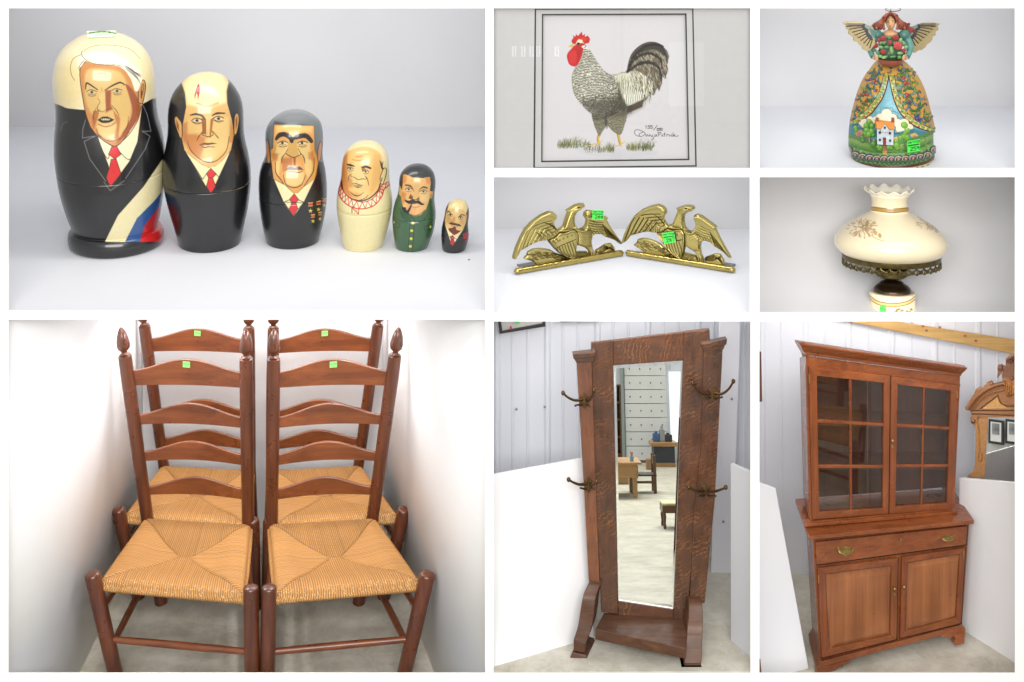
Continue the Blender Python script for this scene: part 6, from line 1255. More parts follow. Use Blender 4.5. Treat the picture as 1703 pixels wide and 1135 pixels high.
# sweeping feet
def foot(L, R, ys, back, name='foot'):
    rings = []
    l = spl(L, False, 4); r = spl(R, False, 4); n = min(len(l), len(r)); yy = np.interp(np.linspace(0, 1, n), np.linspace(0, 1, len(ys)), ys)
    for k in range(n):
        a = P(*z6(*l[k]), yy[k]); b = P(*z6(*r[k]), yy[k]); rings.append([a, b, b+Vector(back), a+Vector(back)])
    return part(name, MB().loft(rings), M_OAKD, hall, bevel=.002, smooth=40)
fz = lambda px, py: FLO(px, py, FZ).y
yF = fz(*z6(210, 850))
foot([(315, 66), (268, 150), (245, 225), (225, 330), (195, 520), (150, 660)], [(432, 80), (402, 150), (380, 240), (356, 450), (330, 560), (270, 715)], [.165, .15, .135, .12, .1, .085], (.018, .06, 0))
a_ = [z6(*p) for p in ((150, 660), (270, 715), (268, 800), (150, 775))]
part('foot_block', MB().hexa([P(*p, .084) for p in a_], [P(*p, .084)+Vector((.02, .085, 0)) for p in a_]), M_OAKD, hall, bevel=.002)
a_ = [z6(*p) for p in ((135, 790), (285, 820), (290, 892), (103, 845))]; pl = [P(*a_[0], .082), P(*a_[1], .078)]
part('foot_plinth', MB().hexa([pl[0], pl[1], Vector((pl[1].x+.002, pl[1].y-.004, FZ)), Vector((pl[0].x-.008, pl[0].y-.004, FZ))], [pl[0]+Vector((.03, .1, 0)), pl[1]+Vector((.03, .1, 0)), Vector((pl[1].x+.036, pl[1].y+.1, FZ)), Vector((pl[0].x+.03, pl[0].y+.1, FZ))]), M_OAKD, hall, bevel=.002)
foot([(1362, 262), (1355, 430), (1345, 520), (1335, 640), (1318, 800), (1310, 935)], [(1500, 262), (1508, 400), (1508, 520), (1502, 640), (1496, 800), (1490, 935)], [.15, .12, .1, .085, .06, .04], (-.004, .07, 0))
a_ = [z6(*p) for p in ((1310, 920), (1490, 920), (1490, 1000), (1310, 1000))]
part('foot_block', MB().hexa([P(*p, .038) for p in a_], [P(*p, .038)+Vector((-.004, .09, 0)) for p in a_]), M_OAKD, hall, bevel=.002)
a_ = [P(*z6(1275, 960), .03), P(*z6(1500, 960), .03)]
part('foot_plinth', MB().hexa([a_[0], a_[1], Vector((a_[1].x, .026, FZ)), Vector((a_[0].x, .026, FZ))], [a_[0]+Vector((0, .12, 0)), a_[1]+Vector((0, .12, 0)), Vector((a_[1].x, .146, FZ)), Vector((a_[0].x, .146, FZ))]), M_OAKD, hall, bevel=.002)
# coat hooks
def hook(c, L, R, l, r, off):
    hk = part('coat_hook', MB().prism([H(c[0]+x, c[1]+y, off+.008) for x, y in ((-6, -7), (-3, -8), (0, -12), (3, -8), (6, -7), (6, 8), (3, 10), (0, 15), (-3, 10), (-6, 8))], -HN*.008).prism([H(c[0]+x, c[1]+y, off+.013) for x, y in ((-4.5, -5), (-2, -5), (-2, 6), (-4.5, 6))], -HN*.006).prism([H(c[0]+x, c[1]+y, off+.013) for x, y in ((2, -5), (4.5, -5), (4.5, 6), (2, 6))], -HN*.006), M_HOOK, hall, bevel=.001)
    mb = MB()
    for e, k, d in ((L, 0, -1), (R, 0, 1), (l, 1, -1), (r, 1, 1)):
        y0 = c[1]-1 if k == 0 else c[1]+7; ln = abs(e[0]-c[0])
        pts = [H(c[0]+d*4, y0, off+.012), H(c[0]+d*ln*.45, y0+1.2, off+.03), H(c[0]+d*ln*.78, y0-(y0-e[1])*.35, off+.045), H(e[0], e[1], off+.052)]
        pts = [Vector(p) for p in spl([tuple(p) for p in pts], False, 5)]; n = len(pts); mb.tube(pts, [(.0052 if k == 0 else .004)*(1-.35*i/n) for i in range(n)], 9)
        mb.ball(pts[-1], .0072 if k == 0 else .004, .0072 if k == 0 else .004, .0085 if k == 0 else .004, 12, 8)
    part('prong', mb, M_HOOK, hk, smooth=60)
hook((972, 666), (936.5, 654), (987.5, 650), (957, 675), (980.5, 676), .03); hook((1185, 655), (1152, 638), (1219.7, 634.5), (1169, 662), (1200.5, 661), .02)
hook((978.8, 806), (945.7, 798), (992, 801), (965.8, 812), (988, 813), .03); hook((1174.4, 817), (1145.7, 811), (1207, 811), (1161, 825), (1190, 825), .02)
# boards, trim, frames on the wall
board3('white_board', [(816, 790), (816, 1111), (988, 1061), (974, 761)], (.18, .025, .195), M_BOARD, label='white melamine board leaning left of the hall stand', cat='board')
gb = mat('grey_board', hx(206, 207, 212), .5)
board3('grey_board', [(1215, 771), (1215, 1066), (1252, 1098), (1252, 787)], (FLO(1215, 1066, ZF['hall']).y, FLO(1215, 1066, ZF['hall']).y, FLO(1252, 1098, ZF['hall']).y), gb, label='grey white board standing right of the hall stand', cat='board')
tag(part('corner_trim', MB().hexa([P(1196, 530, .60), P(1232, 530, .60), P(1214, 1080, .60), P(1178, 1080, .60)], [P(1196, 530, .62), P(1232, 530, .62), P(1214, 1080, .62), P(1178, 1080, .62)]), mat('trim_white', hx(232, 233, 242), .4), bevel=.004), 'pale vertical corner trim behind right side of the hall stand', 'trim')
M_FB = mat('black_frame', hx(52, 50, 50), .4)
def wall_frame(name, q, y, label, w=4, pic_=(206, 204, 202), dots=True):
    t = thing(name, label, 'picture frame', P(*q[3], y)); cx = sum(p[0] for p in q)/4; cy = sum(p[1] for p in q)/4
    i = [(p[0]+(w if p[0] < cx else -w), p[1]+(w if p[1] < cy else -w)) for p in q]
    for k in range(4):
        j = (k+1) % 4; a = [P(*q[k], y), P(*q[j], y), P(*i[j], y), P(*i[k], y)]; part('frame_rail', MB().hexa(a, [p+Vector((0, .02, 0)) for p in a]), M_FB, t, bevel=.001)
    part('picture', MB().add([P(*i[k], y+.008) for k in (0, 3, 2, 1)], [(0, 1, 2, 3)]), mat(name+'_paper', hx(*pic_), .6), t, fix=False)
    return t
w1 = wall_frame('wall_picture', [(822, 490), (903, 478), (907, 543.5), (831, 556)], .655, 'dark framed picture cut off at top left above white board', 4.5)
wall_frame('wall_picture', [(930, 480), (1000, 476), (1000, 534.5), (932, 536.2)], .655, 'thin sliver of dark picture frame at top beside the first', 4)
part('sticker_dot', MB().prism([P(x, y, .65) for x, y in ((858, 534), (864, 534), (864, 539), (858, 539))], (0, .004, 0)), mat('green_dot', hx(70, 220, 80), .5), w1); part('red_dot', MB().prism([P(x, y, .65) for x, y in ((848, 544), (851, 543), (851, 548), (848, 549))], (0, .004, 0)), mat('red_dot', hx(200, 40, 50), .5), w1)
scm = mat('screw_head', hx(150, 150, 155), .4, metal=.6)
for x, y, lab in ((859, 681, 'small grey screw head far left in wall, level with the upper hook'), (906, 677, 'small grey screw head in wall just left of the upper left hook'), (1217, 664, 'small grey screw head in wall right of the upper right hook'), (1203, 868, 'small grey screw head in wall below the lower right hook'), (1184, 1048, 'small grey screw head low in wall beside the right foot')):
    c_ = P(x, y, .690 if x < 1000 else .592); tag(part('screw', MB().ball(c_, .005, .003, .005, 8, 5), scm), lab, 'screw', 'screws in the corrugated wall')
# ------------------------------------------------------------------ cherry hutch
M_HV = wood('cherry_hutch', hx(106, 52, 27), hx(144, 80, 42), 'z', .9, .27, .45); M_HX = wood('cherry_rail', hx(106, 52, 27), hx(146, 82, 42), 'x', .9, .27, .45); M_HP = wood('cherry_field', hx(132, 76, 42), hx(160, 102, 60), 'z', .55, .3, .4)
M_HD = wood('hutch_inside', hx(78, 46, 34), hx(106, 66, 48), 'z', 1, .5, .1); M_BR = mat('aged_brass', hx(178, 154, 96), .3, metal=.9, noise=.2, nscale=60); M_GAP = mat('dark_gap', (.012, .007, .005), .8)
CA, CB = FLO(1363, 1119, ZF['hutch']), FLO(1600, 1074, ZF['hutch']); cd = (CB-CA); cd.z = 0; CN = Vector((cd.y, -cd.x, 0)).normalized(); CE = Vector((.012, .2, 0))
hut = thing('hutch_cabinet', 'cherry wood hutch with two glazed doors above drawer and cupboards', 'cabinet', ((CA.x+CB.x)/2, (CA.y+CB.y)/2+.1, ZF['hutch']))
C_ = lambda x, y, off=0.0: PL(x, y, CA, CN, off)
a7 = lambda x, y: (1262+x/3.834, 534+y/3.834); a8 = lambda x, y: (1262+x/3.9, 830+y/3.9)
HO = -.045                                                   # the upper case stands back
def cq(name, quad, off, m, depth=None, vec=None, bevel=.0015, parent=None):
    f = [C_(*p, off) for p in quad]; v = Vector(vec) if vec else -CN*(depth or .012)
    return part(name, MB().hexa(f, [p+v for p in f]), m, parent or hut, bevel=bevel)
# upper case: sides, interior back, shelves, face frame
TL, TR_, BR_, BL_ = a7(300, 225), a7(1284, 352), a8(1268, 66), a8(330, 145)
def caseside(a, b, m, flip=1, d=.16, drop=0):
    p = [C_(*a, HO), C_(*b, HO)]; e = Vector((.010, d, 0)); w = Vector((.012*flip, 0.003*flip, 0))
    return part('case_side', MB().hexa([p[0], p[0]+e+Vector((0, 0, -.07)), p[1]+e, p[1]], [p[0]+w, p[0]+e+w+Vector((0, 0, -.07)), p[1]+e+w, p[1]+w]), m, hut, bevel=.001)
caseside(TL, BL_, M_HV); caseside(TR_, BR_, M_HV, -1)
e = Vector((.010, .16, 0)); q = [C_(*p, HO)+e for p in (TL, TR_, BR_, BL_)]; q[0].z -= .075; q[1].z -= .075
part('back_panel', MB().hexa(q, [p+Vector((0, .006, 0)) for p in q]), M_HD, hut)
part('case_top', MB().hexa([C_(*a7(300, 290), HO-.012), C_(*a7(1284, 405), HO-.012), C_(*a7(1284, 405), HO-.012)+Vector((.01, .148, 0)), C_(*a7(300, 290), HO-.012)+Vector((.01, .148, 0))], [p+Vector((0, 0, -.008)) for p in (C_(*a7(300, 290), HO-.012), C_(*a7(1284, 405), HO-.012), C_(*a7(1284, 405), HO-.012)+Vector((.01, .148, 0)), C_(*a7(300, 290), HO-.012)+Vector((.01, .148, 0)))]), M_HD, hut)
for (l, r_) in (((1352, 704), (1586, 713)), ((1352, 778), (1586, 778))):
    A_, B_ = C_(*l, HO-.022), C_(*r_, HO-.022); part('shelf', MB().hexa([A_, B_, B_+Vector((.008, .12, 0)), A_+Vector((.008, .12, 0))], [p+Vector((0, 0, -.007)) for p in (A_, B_, B_+Vector((.008, .12, 0)), A_+Vector((.008, .12, 0)))]), M_HD, hut)
cq('frieze', [TL, TR_, a7(1270, 408), a7(320, 292)], HO, M_HX, .012)
cq('face_stile', [a7(305, 292), a7(321, 294), a8(349, 135), a8(334, 142)], HO, M_HV, .012); cq('face_stile', [a7(1269, 409), a7(1283, 410), a8(1267, 68), a8(1256, 69)], HO, M_HV, .012)
# crown moulding: stepped profile run along the front and returned on the left
def crown_run(l0, r0, l1, r1, o0, o1, m=M_HX):
    f0, f1 = [C_(*l0, HO+o0), C_(*r0, HO+o0)], [C_(*l1, HO+o1), C_(*r1, HO+o1)]; b = -CN*.02
    return MB().hexa([f0[0], f0[1], f1[1], f1[0]], [f0[0]+b, f0[1]+b, f1[1]-CN*(o1+.001), f1[0]-CN*(o1+.001)])
mb = crown_run(a7(258, 139), a7(1330, 299), a7(262, 152), a7(1327, 310), .048, .046); mb2 = crown_run(a7(264, 153), a7(1325, 311), a7(292, 196), a7(1294, 338), .043, .014); mb3 = crown_run(a7(290, 197), a7(1295, 339), a7(296, 216), a7(1287, 353), .018, .012)
for m_ in (mb, mb2, mb3): part('crown_moulding', m_, M_HX, hut, bevel=.001)
c0, c1 = C_(*a7(258, 139), HO+.048), C_(*a7(293, 214), HO+.004); rt = Vector((-.006, .06, -.018))
part('crown_return', MB().hexa([c0, c0+rt, c1+rt+Vector((.004, 0, 0)), c1], [c0+Vector((.02, .004, 0)), c0+rt+Vector((.02, 0, 0)), c1+rt+Vector((.02, 0, 0)), c1+Vector((.02, .003, 0))]), M_HX, hut, bevel=.001)
# glazed doors
M_PANE = glass_mat('cabinet_glass', (.80, .82, .84), boost=2.4)
def bil(q, u, v):
    q = np.array(q, float); return tuple((q[0]*(1-u)+q[1]*u)*(1-v)+(q[3]*(1-u)+q[2]*u)*v)
def glazed(o, g, hinge, knob):
    d = thing('glazed_door', None, None, C_(*o[3], HO)); d.parent = hut; d.location = C_(*o[3], HO)-hut.location
    st = [[o[0], g[0], g[3], o[3]], [g[1], o[1], o[2], g[2]]]
    ra = [[bil(o, 0, 0), bil(o, 1, 0), g[1], g[0]], [g[3], g[2], o[2], o[3]]]
    # stiles full height, rails between
    for q, m in ((st[0], M_HV), (st[1], M_HV), (ra[0], M_HX), (ra[1], M_HX)): cq('door_rail' if m is M_HX else 'door_stile', q, HO+.010, m, .014, parent=d, bevel=.0012)
    us, vs = (.5,), (1/3, 2/3); hw = .012
    for u in us: cq('glazing_bar', [bil(g, u-.018, 0), bil(g, u+.018, 0), bil(g, u+.018, 1), bil(g, u-.018, 1)], HO+.006, M_HV, .009, parent=d, bevel=.0015)
    for v in vs: cq('glazing_bar', [bil(g, 0, v-.012), bil(g, 1, v-.012), bil(g, 1, v+.012), bil(g, 0, v+.012)], HO+.0065, M_HX, .009, parent=d, bevel=.0015)
    for i in range(2):
        for j in range(3):
            q = [bil(g, i/2, j/3), bil(g, (i+1)/2, j/3), bil(g, (i+1)/2, (j+1)/3), bil(g, i/2, (j+1)/3)]
            part('pane', MB().add([C_(*p, HO+.0015) for p in q], [(3, 2, 1, 0)]), M_PANE, d, fix=False)
    return d
dl = glazed([a7(322, 295), a7(838, 351), a8(841, 98), a8(350, 135)], [a7(370, 350), a7(800, 396), a8(805, 63), a8(393, 85)], 0, 1)
dr = glazed([a7(845, 353), a7(1268, 411), a8(1255, 67), a8(848, 98)], [a7(885, 405), a7(1226, 447), a8(1222, 28), a8(888, 51)], 1, 0)
cq('door_gap', [a7(838, 352), a7(845, 353), a8(848, 99), a8(841, 99)], HO+.004, M_GAP, .006)
for p in ((323, 340, 324, 400), (1265, 447, 1265, 495)): cq('hinge', [a7(p[0]-3, p[1]), a7(p[0]+4, p[1]), a7(p[2]+4, p[3]), a7(p[2]-3, p[3])], HO+.0125, M_BR, .004)
def esc(parent, x, y, off, T, s=1.0, knob=True):
    p = lambda dx, dy, o: C_(*T(x+dx*s, y+dy*s), o)
    mb = MB().prism([p(dx, dy+18, off+.003) for dx, dy in ((-6, -8), (0, -12), (6, -8), (5, 8), (0, 12), (-5, 8))], -CN*.003); part('escutcheon', mb, M_BR, parent, bevel=.0005)
    if knob: part('knob', MB().ball(p(0, -18, off+.008), .0055, .006, .0055).tube([p(0, -18, off), p(0, -18, off+.008)], .003, 8), M_BR, parent, smooth=180)
esc(dr, 853, 783, HO+.010, a7, 1.0)
# waist moulding and counter
cq('waist_moulding', [a8(330, 147), a8(1270, 66), a8(1280, 82), a8(322, 163)], HO+.008, M_HX, .02); cq('waist_moulding', [a8(318, 163), a8(1283, 82), a8(1292, 102), a8(306, 184)], HO+.020, M_HX, .03)
ct = [C_(*a8(323, 243), .022), C_(*a8(1396, 138), .022)]; ctb = [ct[0]+Vector((.002, .26, 0)), ct[1]+Vector((-.01, .23, 0))]
zc = Vector((0, 0, -.014)); part('counter_top', MB().hexa([ct[0], ct[1], ctb[1], ctb[0]], [p+zc for p in (ct[0], ct[1], ctb[1], ctb[0])]), M_HX, hut, bevel=.002)
# lower case
b_tl, b_tr, b_br, b_bl = a8(350, 266), a8(1364, 166), a8(1318, 815), a8(396, 1052)
F4 = [C_(*p, -.004) for p in (b_tl, b_tr, b_br, b_bl)]; part('lower_case', MB().hexa(F4, [p+CE for p in F4]), M_HV, hut, bevel=.001)
dq = [a8(372, 283), a8(1353, 179), a8(1346, 297), a8(378, 428)]
cq('drawer_gap', [a8(368, 278), a8(1357, 174), a8(1350, 302), a8(374, 434)], -.0025, M_GAP, .001, bevel=0)
dw = cq('drawer', dq, .007, M_HX, .012, bevel=.002)
def pull(x, y, s=1):
    p = lambda dx, dy, o: C_(*a8(x+dx*s, y+dy*s), .007+o)
    mb = MB().prism([p(dx, dy, .003) for dx, dy in ((-56, -22), (-44, -26), (-30, -16), (-12, -28), (0, -34), (12, -28), (30, -16), (44, -26), (56, -22), (50, 4), (26, 22), (6, 34), (0, 40), (-6, 34), (-26, 22), (-50, 4))], -CN*.003); part('drawer_pull', mb, M_BR, dw, bevel=.0006)
    part('bail', MB().tube([Vector(v) for v in spl([tuple(p(dx, dy, o)) for dx, dy, o in ((-42, -14, .004), (-44, 4, .012), (-24, 18, .018), (0, 20, .02), (24, 18, .018), (44, 4, .012), (42, -14, .004))], False, 5)], .0022, 8), M_BR, dw, smooth=60)
pull(563, 338); pull(1226, 256, .78); esc(dw, 922, 247, .007, a8, 1.0, False)
def panel_door(o, i, rf, kx, ky, hx_):
    cq('door_gap', [(o[0][0]-1, o[0][1]-1), (o[1][0]+1, o[1][1]-1), (o[2][0]+1, o[2][1]+1), (o[3][0]-1, o[3][1]+1)], -.0025, M_GAP, .001, bevel=0)
    d = thing('panel_door', None, None); d.parent = hut; d.location = C_(*o[3])-hut.location
    for q, m in (([o[0], i[0], i[3], o[3]], M_HV), ([i[1], o[1], o[2], i[2]], M_HV), ([o[0], o[1], i[1], i[0]], M_HX), ([i[3], i[2], o[2], o[3]], M_HX)): cq('door_rail' if m is M_HX else 'door_stile', q, .007, m, .010, parent=d, bevel=.0012)
    f = [C_(*p, .0065) for p in rf]; b = [C_(*p, -.001) for p in i]; part('raised_panel', MB().hexa(f, b), M_HP, d, bevel=.0006)
    esc(d, kx, ky, .007, a8)
    cq('hinge', [a8(hx_[0]-3, hx_[1]), a8(hx_[0]+3, hx_[1]), a8(hx_[0]+4, hx_[1]+55), a8(hx_[0]-2, hx_[1]+55)], .0085, M_BR, .003, parent=d)
panel_door([a8(384, 451), a8(903, 386), a8(893, 912), a8(413, 1031)], [a8(430, 488), a8(862, 433), a8(852, 885), a8(458, 972)], [a8(484, 530), a8(848, 486), a8(842, 858), a8(497, 938)], 881, 602, (389, 495))
panel_door([a8(930, 381), a8(1340, 319), a8(1312, 808), a8(918, 905)], [a8(964, 415), a8(1305, 359), a8(1279, 771), a8(950, 860)], [a8(1000, 444), a8(1292, 398), a8(1268, 758), a8(990, 812)], 941, 590, (1330, 340))
# base moulding and bracket feet
bm = [C_(*p, .012) for p in (a8(398, 1054), a8(1320, 815), a8(1341, 843), a8(378, 1098))]; bk_ = [C_(*p, -.003) for p in (a8(398, 1054), a8(1320, 815), a8(1341, 843), a8(378, 1098))]
part('base_moulding', MB().hexa(bm, bk_), M_HX, hut, bevel=.002)
s_ = [C_(*p, .012) for p in (a8(398, 1054), a8(378, 1098))]; part('base_moulding', MB().hexa([s_[0], s_[0]+CE, s_[1]+CE+Vector((-.004, 0, 0)), s_[1]+Vector((-.002, 0, 0))], [s_[0]+Vector((.012, .012, 0)), s_[0]+CE+Vector((.012, 0, 0)), s_[1]+CE+Vector((.012, 0, 0)), s_[1]+Vector((.012, .012, 0))]), M_HX, hut, bevel=.001)
def bracket(pts): 
    f = [C_(*a8(*p), .011) for p in pts]; return part('bracket_foot', MB().prism(f, -CN*.02), M_HX, hut, bevel=.002)
bracket([(378, 1098), (598, 1044), (590, 1062), (560, 1072), (545, 1090), (520, 1092), (500, 1110), (470, 1120), (440, 1128), (380, 1180)])
bracket([(1183, 884), (1341, 843), (1334, 935), (1330, 940), (1275, 952), (1266, 935), (1280, 905), (1262, 893), (1240, 900), (1212, 902), (1190, 895)])
lf = C_(*a8(378, 1098), .012); part('bracket_foot', MB().hexa([lf, lf+CE, Vector((lf.x+CE.x, lf.y+CE.y, ZF['hutch'])), Vector((lf.x, lf.y, ZF['hutch']))], [p+Vector((.012, .006, 0)) for p in (lf, lf+CE, Vector((lf.x+CE.x, lf.y+CE.y, ZF['hutch'])), Vector((lf.x, lf.y, ZF['hutch'])))]), M_HX, hut)
cq('sticker', [a8(897, 178), a8(925, 177), a8(927, 185), a8(899, 186)], .005, mat('cream_tag', hx(238, 226, 170), .6), .001, vec=(0, .0, .001))
# wall boards, beam, other pieces
board3('white_board', [(1595, 795), (1595, 1045), (1697, 1109), (1697, 804)], (FLO(1595, 1045, ZF['hutch']).y, FLO(1595, 1045, ZF['hutch']).y, FLO(1697, 1109, ZF['hutch']).y), M_BOARD, label='white board leaning right of the hutch below the carved mirror', cat='board')
board3('pale_board', [(1290, 812), (1345, 1112), (1258, 1140), (1258, 800)], (.42, FLO(1345, 1112, ZF['hutch']).y, FLO(1258, 1140, ZF['hutch']).y+.02), mat('lavender_board', hx(228, 229, 234), .5), label='pale grey board leaning at lower left beside the hutch', cat='board')
M_PINE = wood('pine_beam', hx(190, 148, 86), hx(212, 176, 116), 'x', .8, .6, .0)
bq = [(1395, 520), (1700, 567), (1700, 592), (1395, 532)]
bmo = part('wood_beam', MB().hexa([P(*p, .885) for p in bq], [P(*p, .905) for p in bq]), M_PINE, bevel=.002); tag(bmo, 'long pale pine plank nailed across the white corrugated wall', 'plank')
for x, y in ((1535, 543), (1563, 545), (1541, 550), (1605, 559), (1623, 567)): part('knot', MB().ball(P(x, y, .884), .006, .002, .005, 8, 5), mat('knot_brown', hx(150, 96, 50), .7), bmo)
sp_ = part('dark_post', MB().hexa([P(1256, 585, .5), P(1266, 585, .5), P(1267.6, 668, .5), P(1256, 670, .5)], [P(1256, 585, .52), P(1266, 585, .52), P(1267.6, 668, .52), P(1256, 670, .52)]), M_HD, bevel=.001); tag(sp_, 'edge of dark brown furniture at far left above pale board', 'furniture')
sp_ = part('brown_leg', MB().hexa([P(1256, 1096, .1), P(1264.5, 1096, .1), P(1267, 1124, .1), P(1256, 1124, .1)], [P(1256, 1096, .14), P(1264.5, 1096, .14), P(1267, 1124, .14), P(1256, 1124, .14)]), M_HV, bevel=.001); tag(sp_, 'corner of brown furniture at bottom left below pale board', 'furniture')
# carved mirror, partly hidden by the partition
cz = (1590, 580, 5.044); M_WAL = colmat('carved_walnut', .45, bump=.2, bscale=120, grain=.16)
cmk = Cv(1600, 582, 1720, 806, 3, 0.0); cmk.zoom(*cz); chh = Cv(1600, 582, 1720, 806, 3, 0.0); chh.zoom(*cz); ccc = Cv(1600, 582, 1720, 806, 3, (150, 100, 58)); ccc.zoom(*cz)
out = [(92, 1075), (140, 1040), (158, 980), (165, 800), (160, 640), (125, 625), (120, 585), (135, 560), (115, 515), (75, 505), (100, 450), (150, 385), (165, 345), (205, 322), (220, 335), (262, 285), (300, 268), (316, 295), (390, 278), (385, 215), (400, 180), (345, 250), (350, 140), (385, 135), (415, 150), (415, 90), (450, 60), (520, 20), (640, 20), (640, 1085), (92, 1085)]
hole = [(268, 575), (660, 575), (660, 1200), (235, 1200)]
cmk.fill(out, 1.0); cmk.fill(hole, 0.0)
chh.fill(out, .008, mode='set')
edge2 = lambda k, w: (lambda sd: k*np.sqrt(np.clip(1-(1-np.clip(sd/w, 0, 1))**2, 0, 1)))
chh.stroke([(100, 500), (150, 420), (230, 350), (320, 305), (400, 285)], 9, .014, mode='add', rnd=True); chh.stroke([(150, 490), (210, 420), (290, 370), (400, 340)], 4, .006, mode='add', rnd=True)
ccc.stroke([(100, 500), (150, 420), (230, 350), (320, 305), (400, 285)], 6, (140, 92, 58)); ccc.fill([(205, 500), (345, 400), (360, 440), (420, 490), (500, 500)], (196, 148, 84)); chh.fill([(205, 500), (345, 400), (360, 440), (420, 490), (500, 500)], -.003, mode='add')
for pts in ([(350, 390), (370, 450), (420, 480), (500, 480)], [(190, 575), (178, 620), (195, 700), (198, 850), (185, 930), (205, 950), (218, 920), (215, 880)], [(205, 505), (345, 400)], [(130, 520), (500, 520)], [(130, 548), (500, 560)]): ccc.stroke(pts, 1.2, (76, 46, 26)); chh.stroke(pts, 1.6, -.004, mode='add', soft=.4)
ccc.fill([(150, 590), (270, 575), (240, 1085), (120, 1085), (165, 900)], (172, 122, 70), soft=2)
for (x, y, k) in ((148, 605, 18), (298, 288, 14), (375, 160, 20), (468, 245, 18)): chh.dot(x, y, k, k, .008, mode='add', prof=edge2(1.0, 3)); ccc.dot(x, y, k, k, (120, 72, 44)); ccc.dot(x-3, y-3, k*.4, k*.4, (176, 120, 80))
ccc.fill([(345, 140), (420, 130), (420, 90), (520, 20), (520, 250), (400, 240), (350, 250)], (116, 74, 48), soft=1.5); lv = [(400, 290), (440, 280), (500, 300), (490, 370), (450, 410), (420, 390), (410, 340)]; ccc.fill(lv, (184, 124, 66)); chh.fill(lv, 1.0, mode='add', prof=edge2(.012, 4))
for k in range(4): ccc.stroke([(415+k*18, 290), (420+k*16, 340), (435+k*8, 395)], .9, (84, 50, 28)); chh.stroke([(415+k*18, 290), (420+k*16, 340), (435+k*8, 395)], 1.2, -.004, mode='add')
for k in range(5): ccc.stroke([(420+k*10, 100+k*4), (450+k*10, 80), (490, 60+k*30)], .8, (70, 42, 26)); chh.stroke([(420+k*10, 100+k*4), (450+k*10, 80), (490, 60+k*30)], 1.6, .004, mode='add')
chh.blur(2)
CMY = .80; CML = math.radians(12.5); cmy_ = math.radians(19); cmn = Vector((-math.sin(cmy_)*math.cos(CML), -math.cos(cmy_)*math.cos(CML), math.sin(CML)))
cm0 = P(1660, 800, CMY-.16)
cmr = thing('carved_mirror', 'carved walnut mirror frame with arched crest at right edge of the picture', 'mirror', P(1660, 800, CMY-.16))
relief('carved_frame', cmk, chh, plane_np(cm0, cmn), .012, M_WAL, cmr, ccc, .45, cmn)
part('mirror_glass', MB().add([PL(*p, cm0, cmn, -.004) for p in ((1634, 690), (1634, 812), (1712, 812), (1712, 690))], [(0, 1, 2, 3)]), M_MIR, cmr, fix=False)
# ------------------------------------------------------------------ warehouse reflected in the mirrors
def refl(p, p0, n): n = Vector(n).normalized(); p = Vector(p); return p-n*(2*(p-Vector(p0)).dot(n))
MP0, MNN = H(1080, 800, .004), HN
VC = refl((0, -CD, CZ), MP0, MNN)                          # camera as the hall mirror sees it
def RF(px, py, z=RZ, mp=None, n=None, y=None):
    mp = mp or MP0; n = n or MNN; h = PL(px, py, mp, n); c = refl((0, -CD, CZ), mp, n); d = h-c
    t = (z-c.z)/d.z if y is None else (y-c.y)/d.y
    return c+d*t
def up(base, py):
    """height at which something over base shows at py in the mirror"""
    lo, hi = RZ, RZ+3
    for _ in range(40):
        m = (lo+hi)/2; q = refl((base.x, base.y, m), MP0, MNN)
        if proj(*q)[1] > py: lo = m
        else: hi = m
    return (lo+hi)/2
YW = -7.3
M_PANEL = mat('sectional_door_white', hx(232, 234, 232), .5, noise=.02); M_RW = mat('warehouse_wall', hx(222, 224, 228), .6)
corrugated('warehouse_wall', -5.8, 6.8, YW-.05, RZ, 1.2, .3, M_RW, h=-.015)
# sectional door: panels with bolts
x0 = RF(1040, 700, y=YW).x; x1 = RF(1110, 700, y=YW).x
sd = thing('sectional_door', 'white sectional warehouse door of wide panels seen in the hall mirror', 'door', (x0, YW, RZ))
for k in range(9): part('door_panel', MB().box(x0, x1, YW-.02, YW, RZ+.02+k*.105, RZ+.12+k*.105), M_PANEL, sd, bevel=.003)
bolt = mat('bolt_dark', hx(90, 96, 98), .5)
for k in range(9):
    for i in range(4): part('bolt', MB().ball((x0+(i+.5)*(x1-x0)/4, YW, RZ+.07+k*.105), .006, .005, .006, 6, 4), bolt, sd)
part('track', MB().box(x0-.03, x0-.008, YW-.03, YW+.02, RZ, RZ+1.1), mat('track_grey', hx(150, 162, 160), .5), sd)
# bright windows
M_WIN, nt_, b_ = newmat('daylight_window'); b_.inputs['Emission Color'].default_value = (.92, .97, 1, 1); b_.inputs['Emission Strength'].default_value = .7; b_.inputs['Base Color'].default_value = (.8, .85, .9, 1)
M_WIN2 = M_WIN.copy(); M_WIN2.node_tree.nodes['Principled BSDF'].inputs['Emission Strength'].default_value = 3
def window(xa, xb, za, zb, lab, M_WIN=M_WIN):
    t = thing('window', lab, 'window', (xa, YW, za), 'windows of the warehouse wall'); part('pane', MB().box(xa, xb, YW+.012, YW+.018, za, zb), M_WIN, t); fm = MB()
    for a in ((xa-.01, xa, za-.01, zb+.01), (xb, xb+.01, za-.01, zb+.01), (xa, xb, zb, zb+.01), (xa, xb, za-.01, za), ((xa+xb)/2-.004, (xa+xb)/2+.004, za, zb)): fm.box(a[0], a[1], YW+.008, YW+.024, a[2], a[3])
    part('frame', fm, M_RW, t)
wa = RF(1112, 640, y=YW); wb = RF(1150, 735, y=YW)
window(wa.x, wb.x+.12, wb.z, wa.z+.1, 'large bright warehouse window reflected at right of the hall mirror')
s12 = (CD-YW)/CD*U*1.003
for px in (855, 870, 884, 895, 926):
    xx_ = (px-851.5)*s12; window(xx_-.018, xx_+.018, -.60, -.51, 'small bright warehouse window reflected as a spot in the picture glass', M_WIN2)
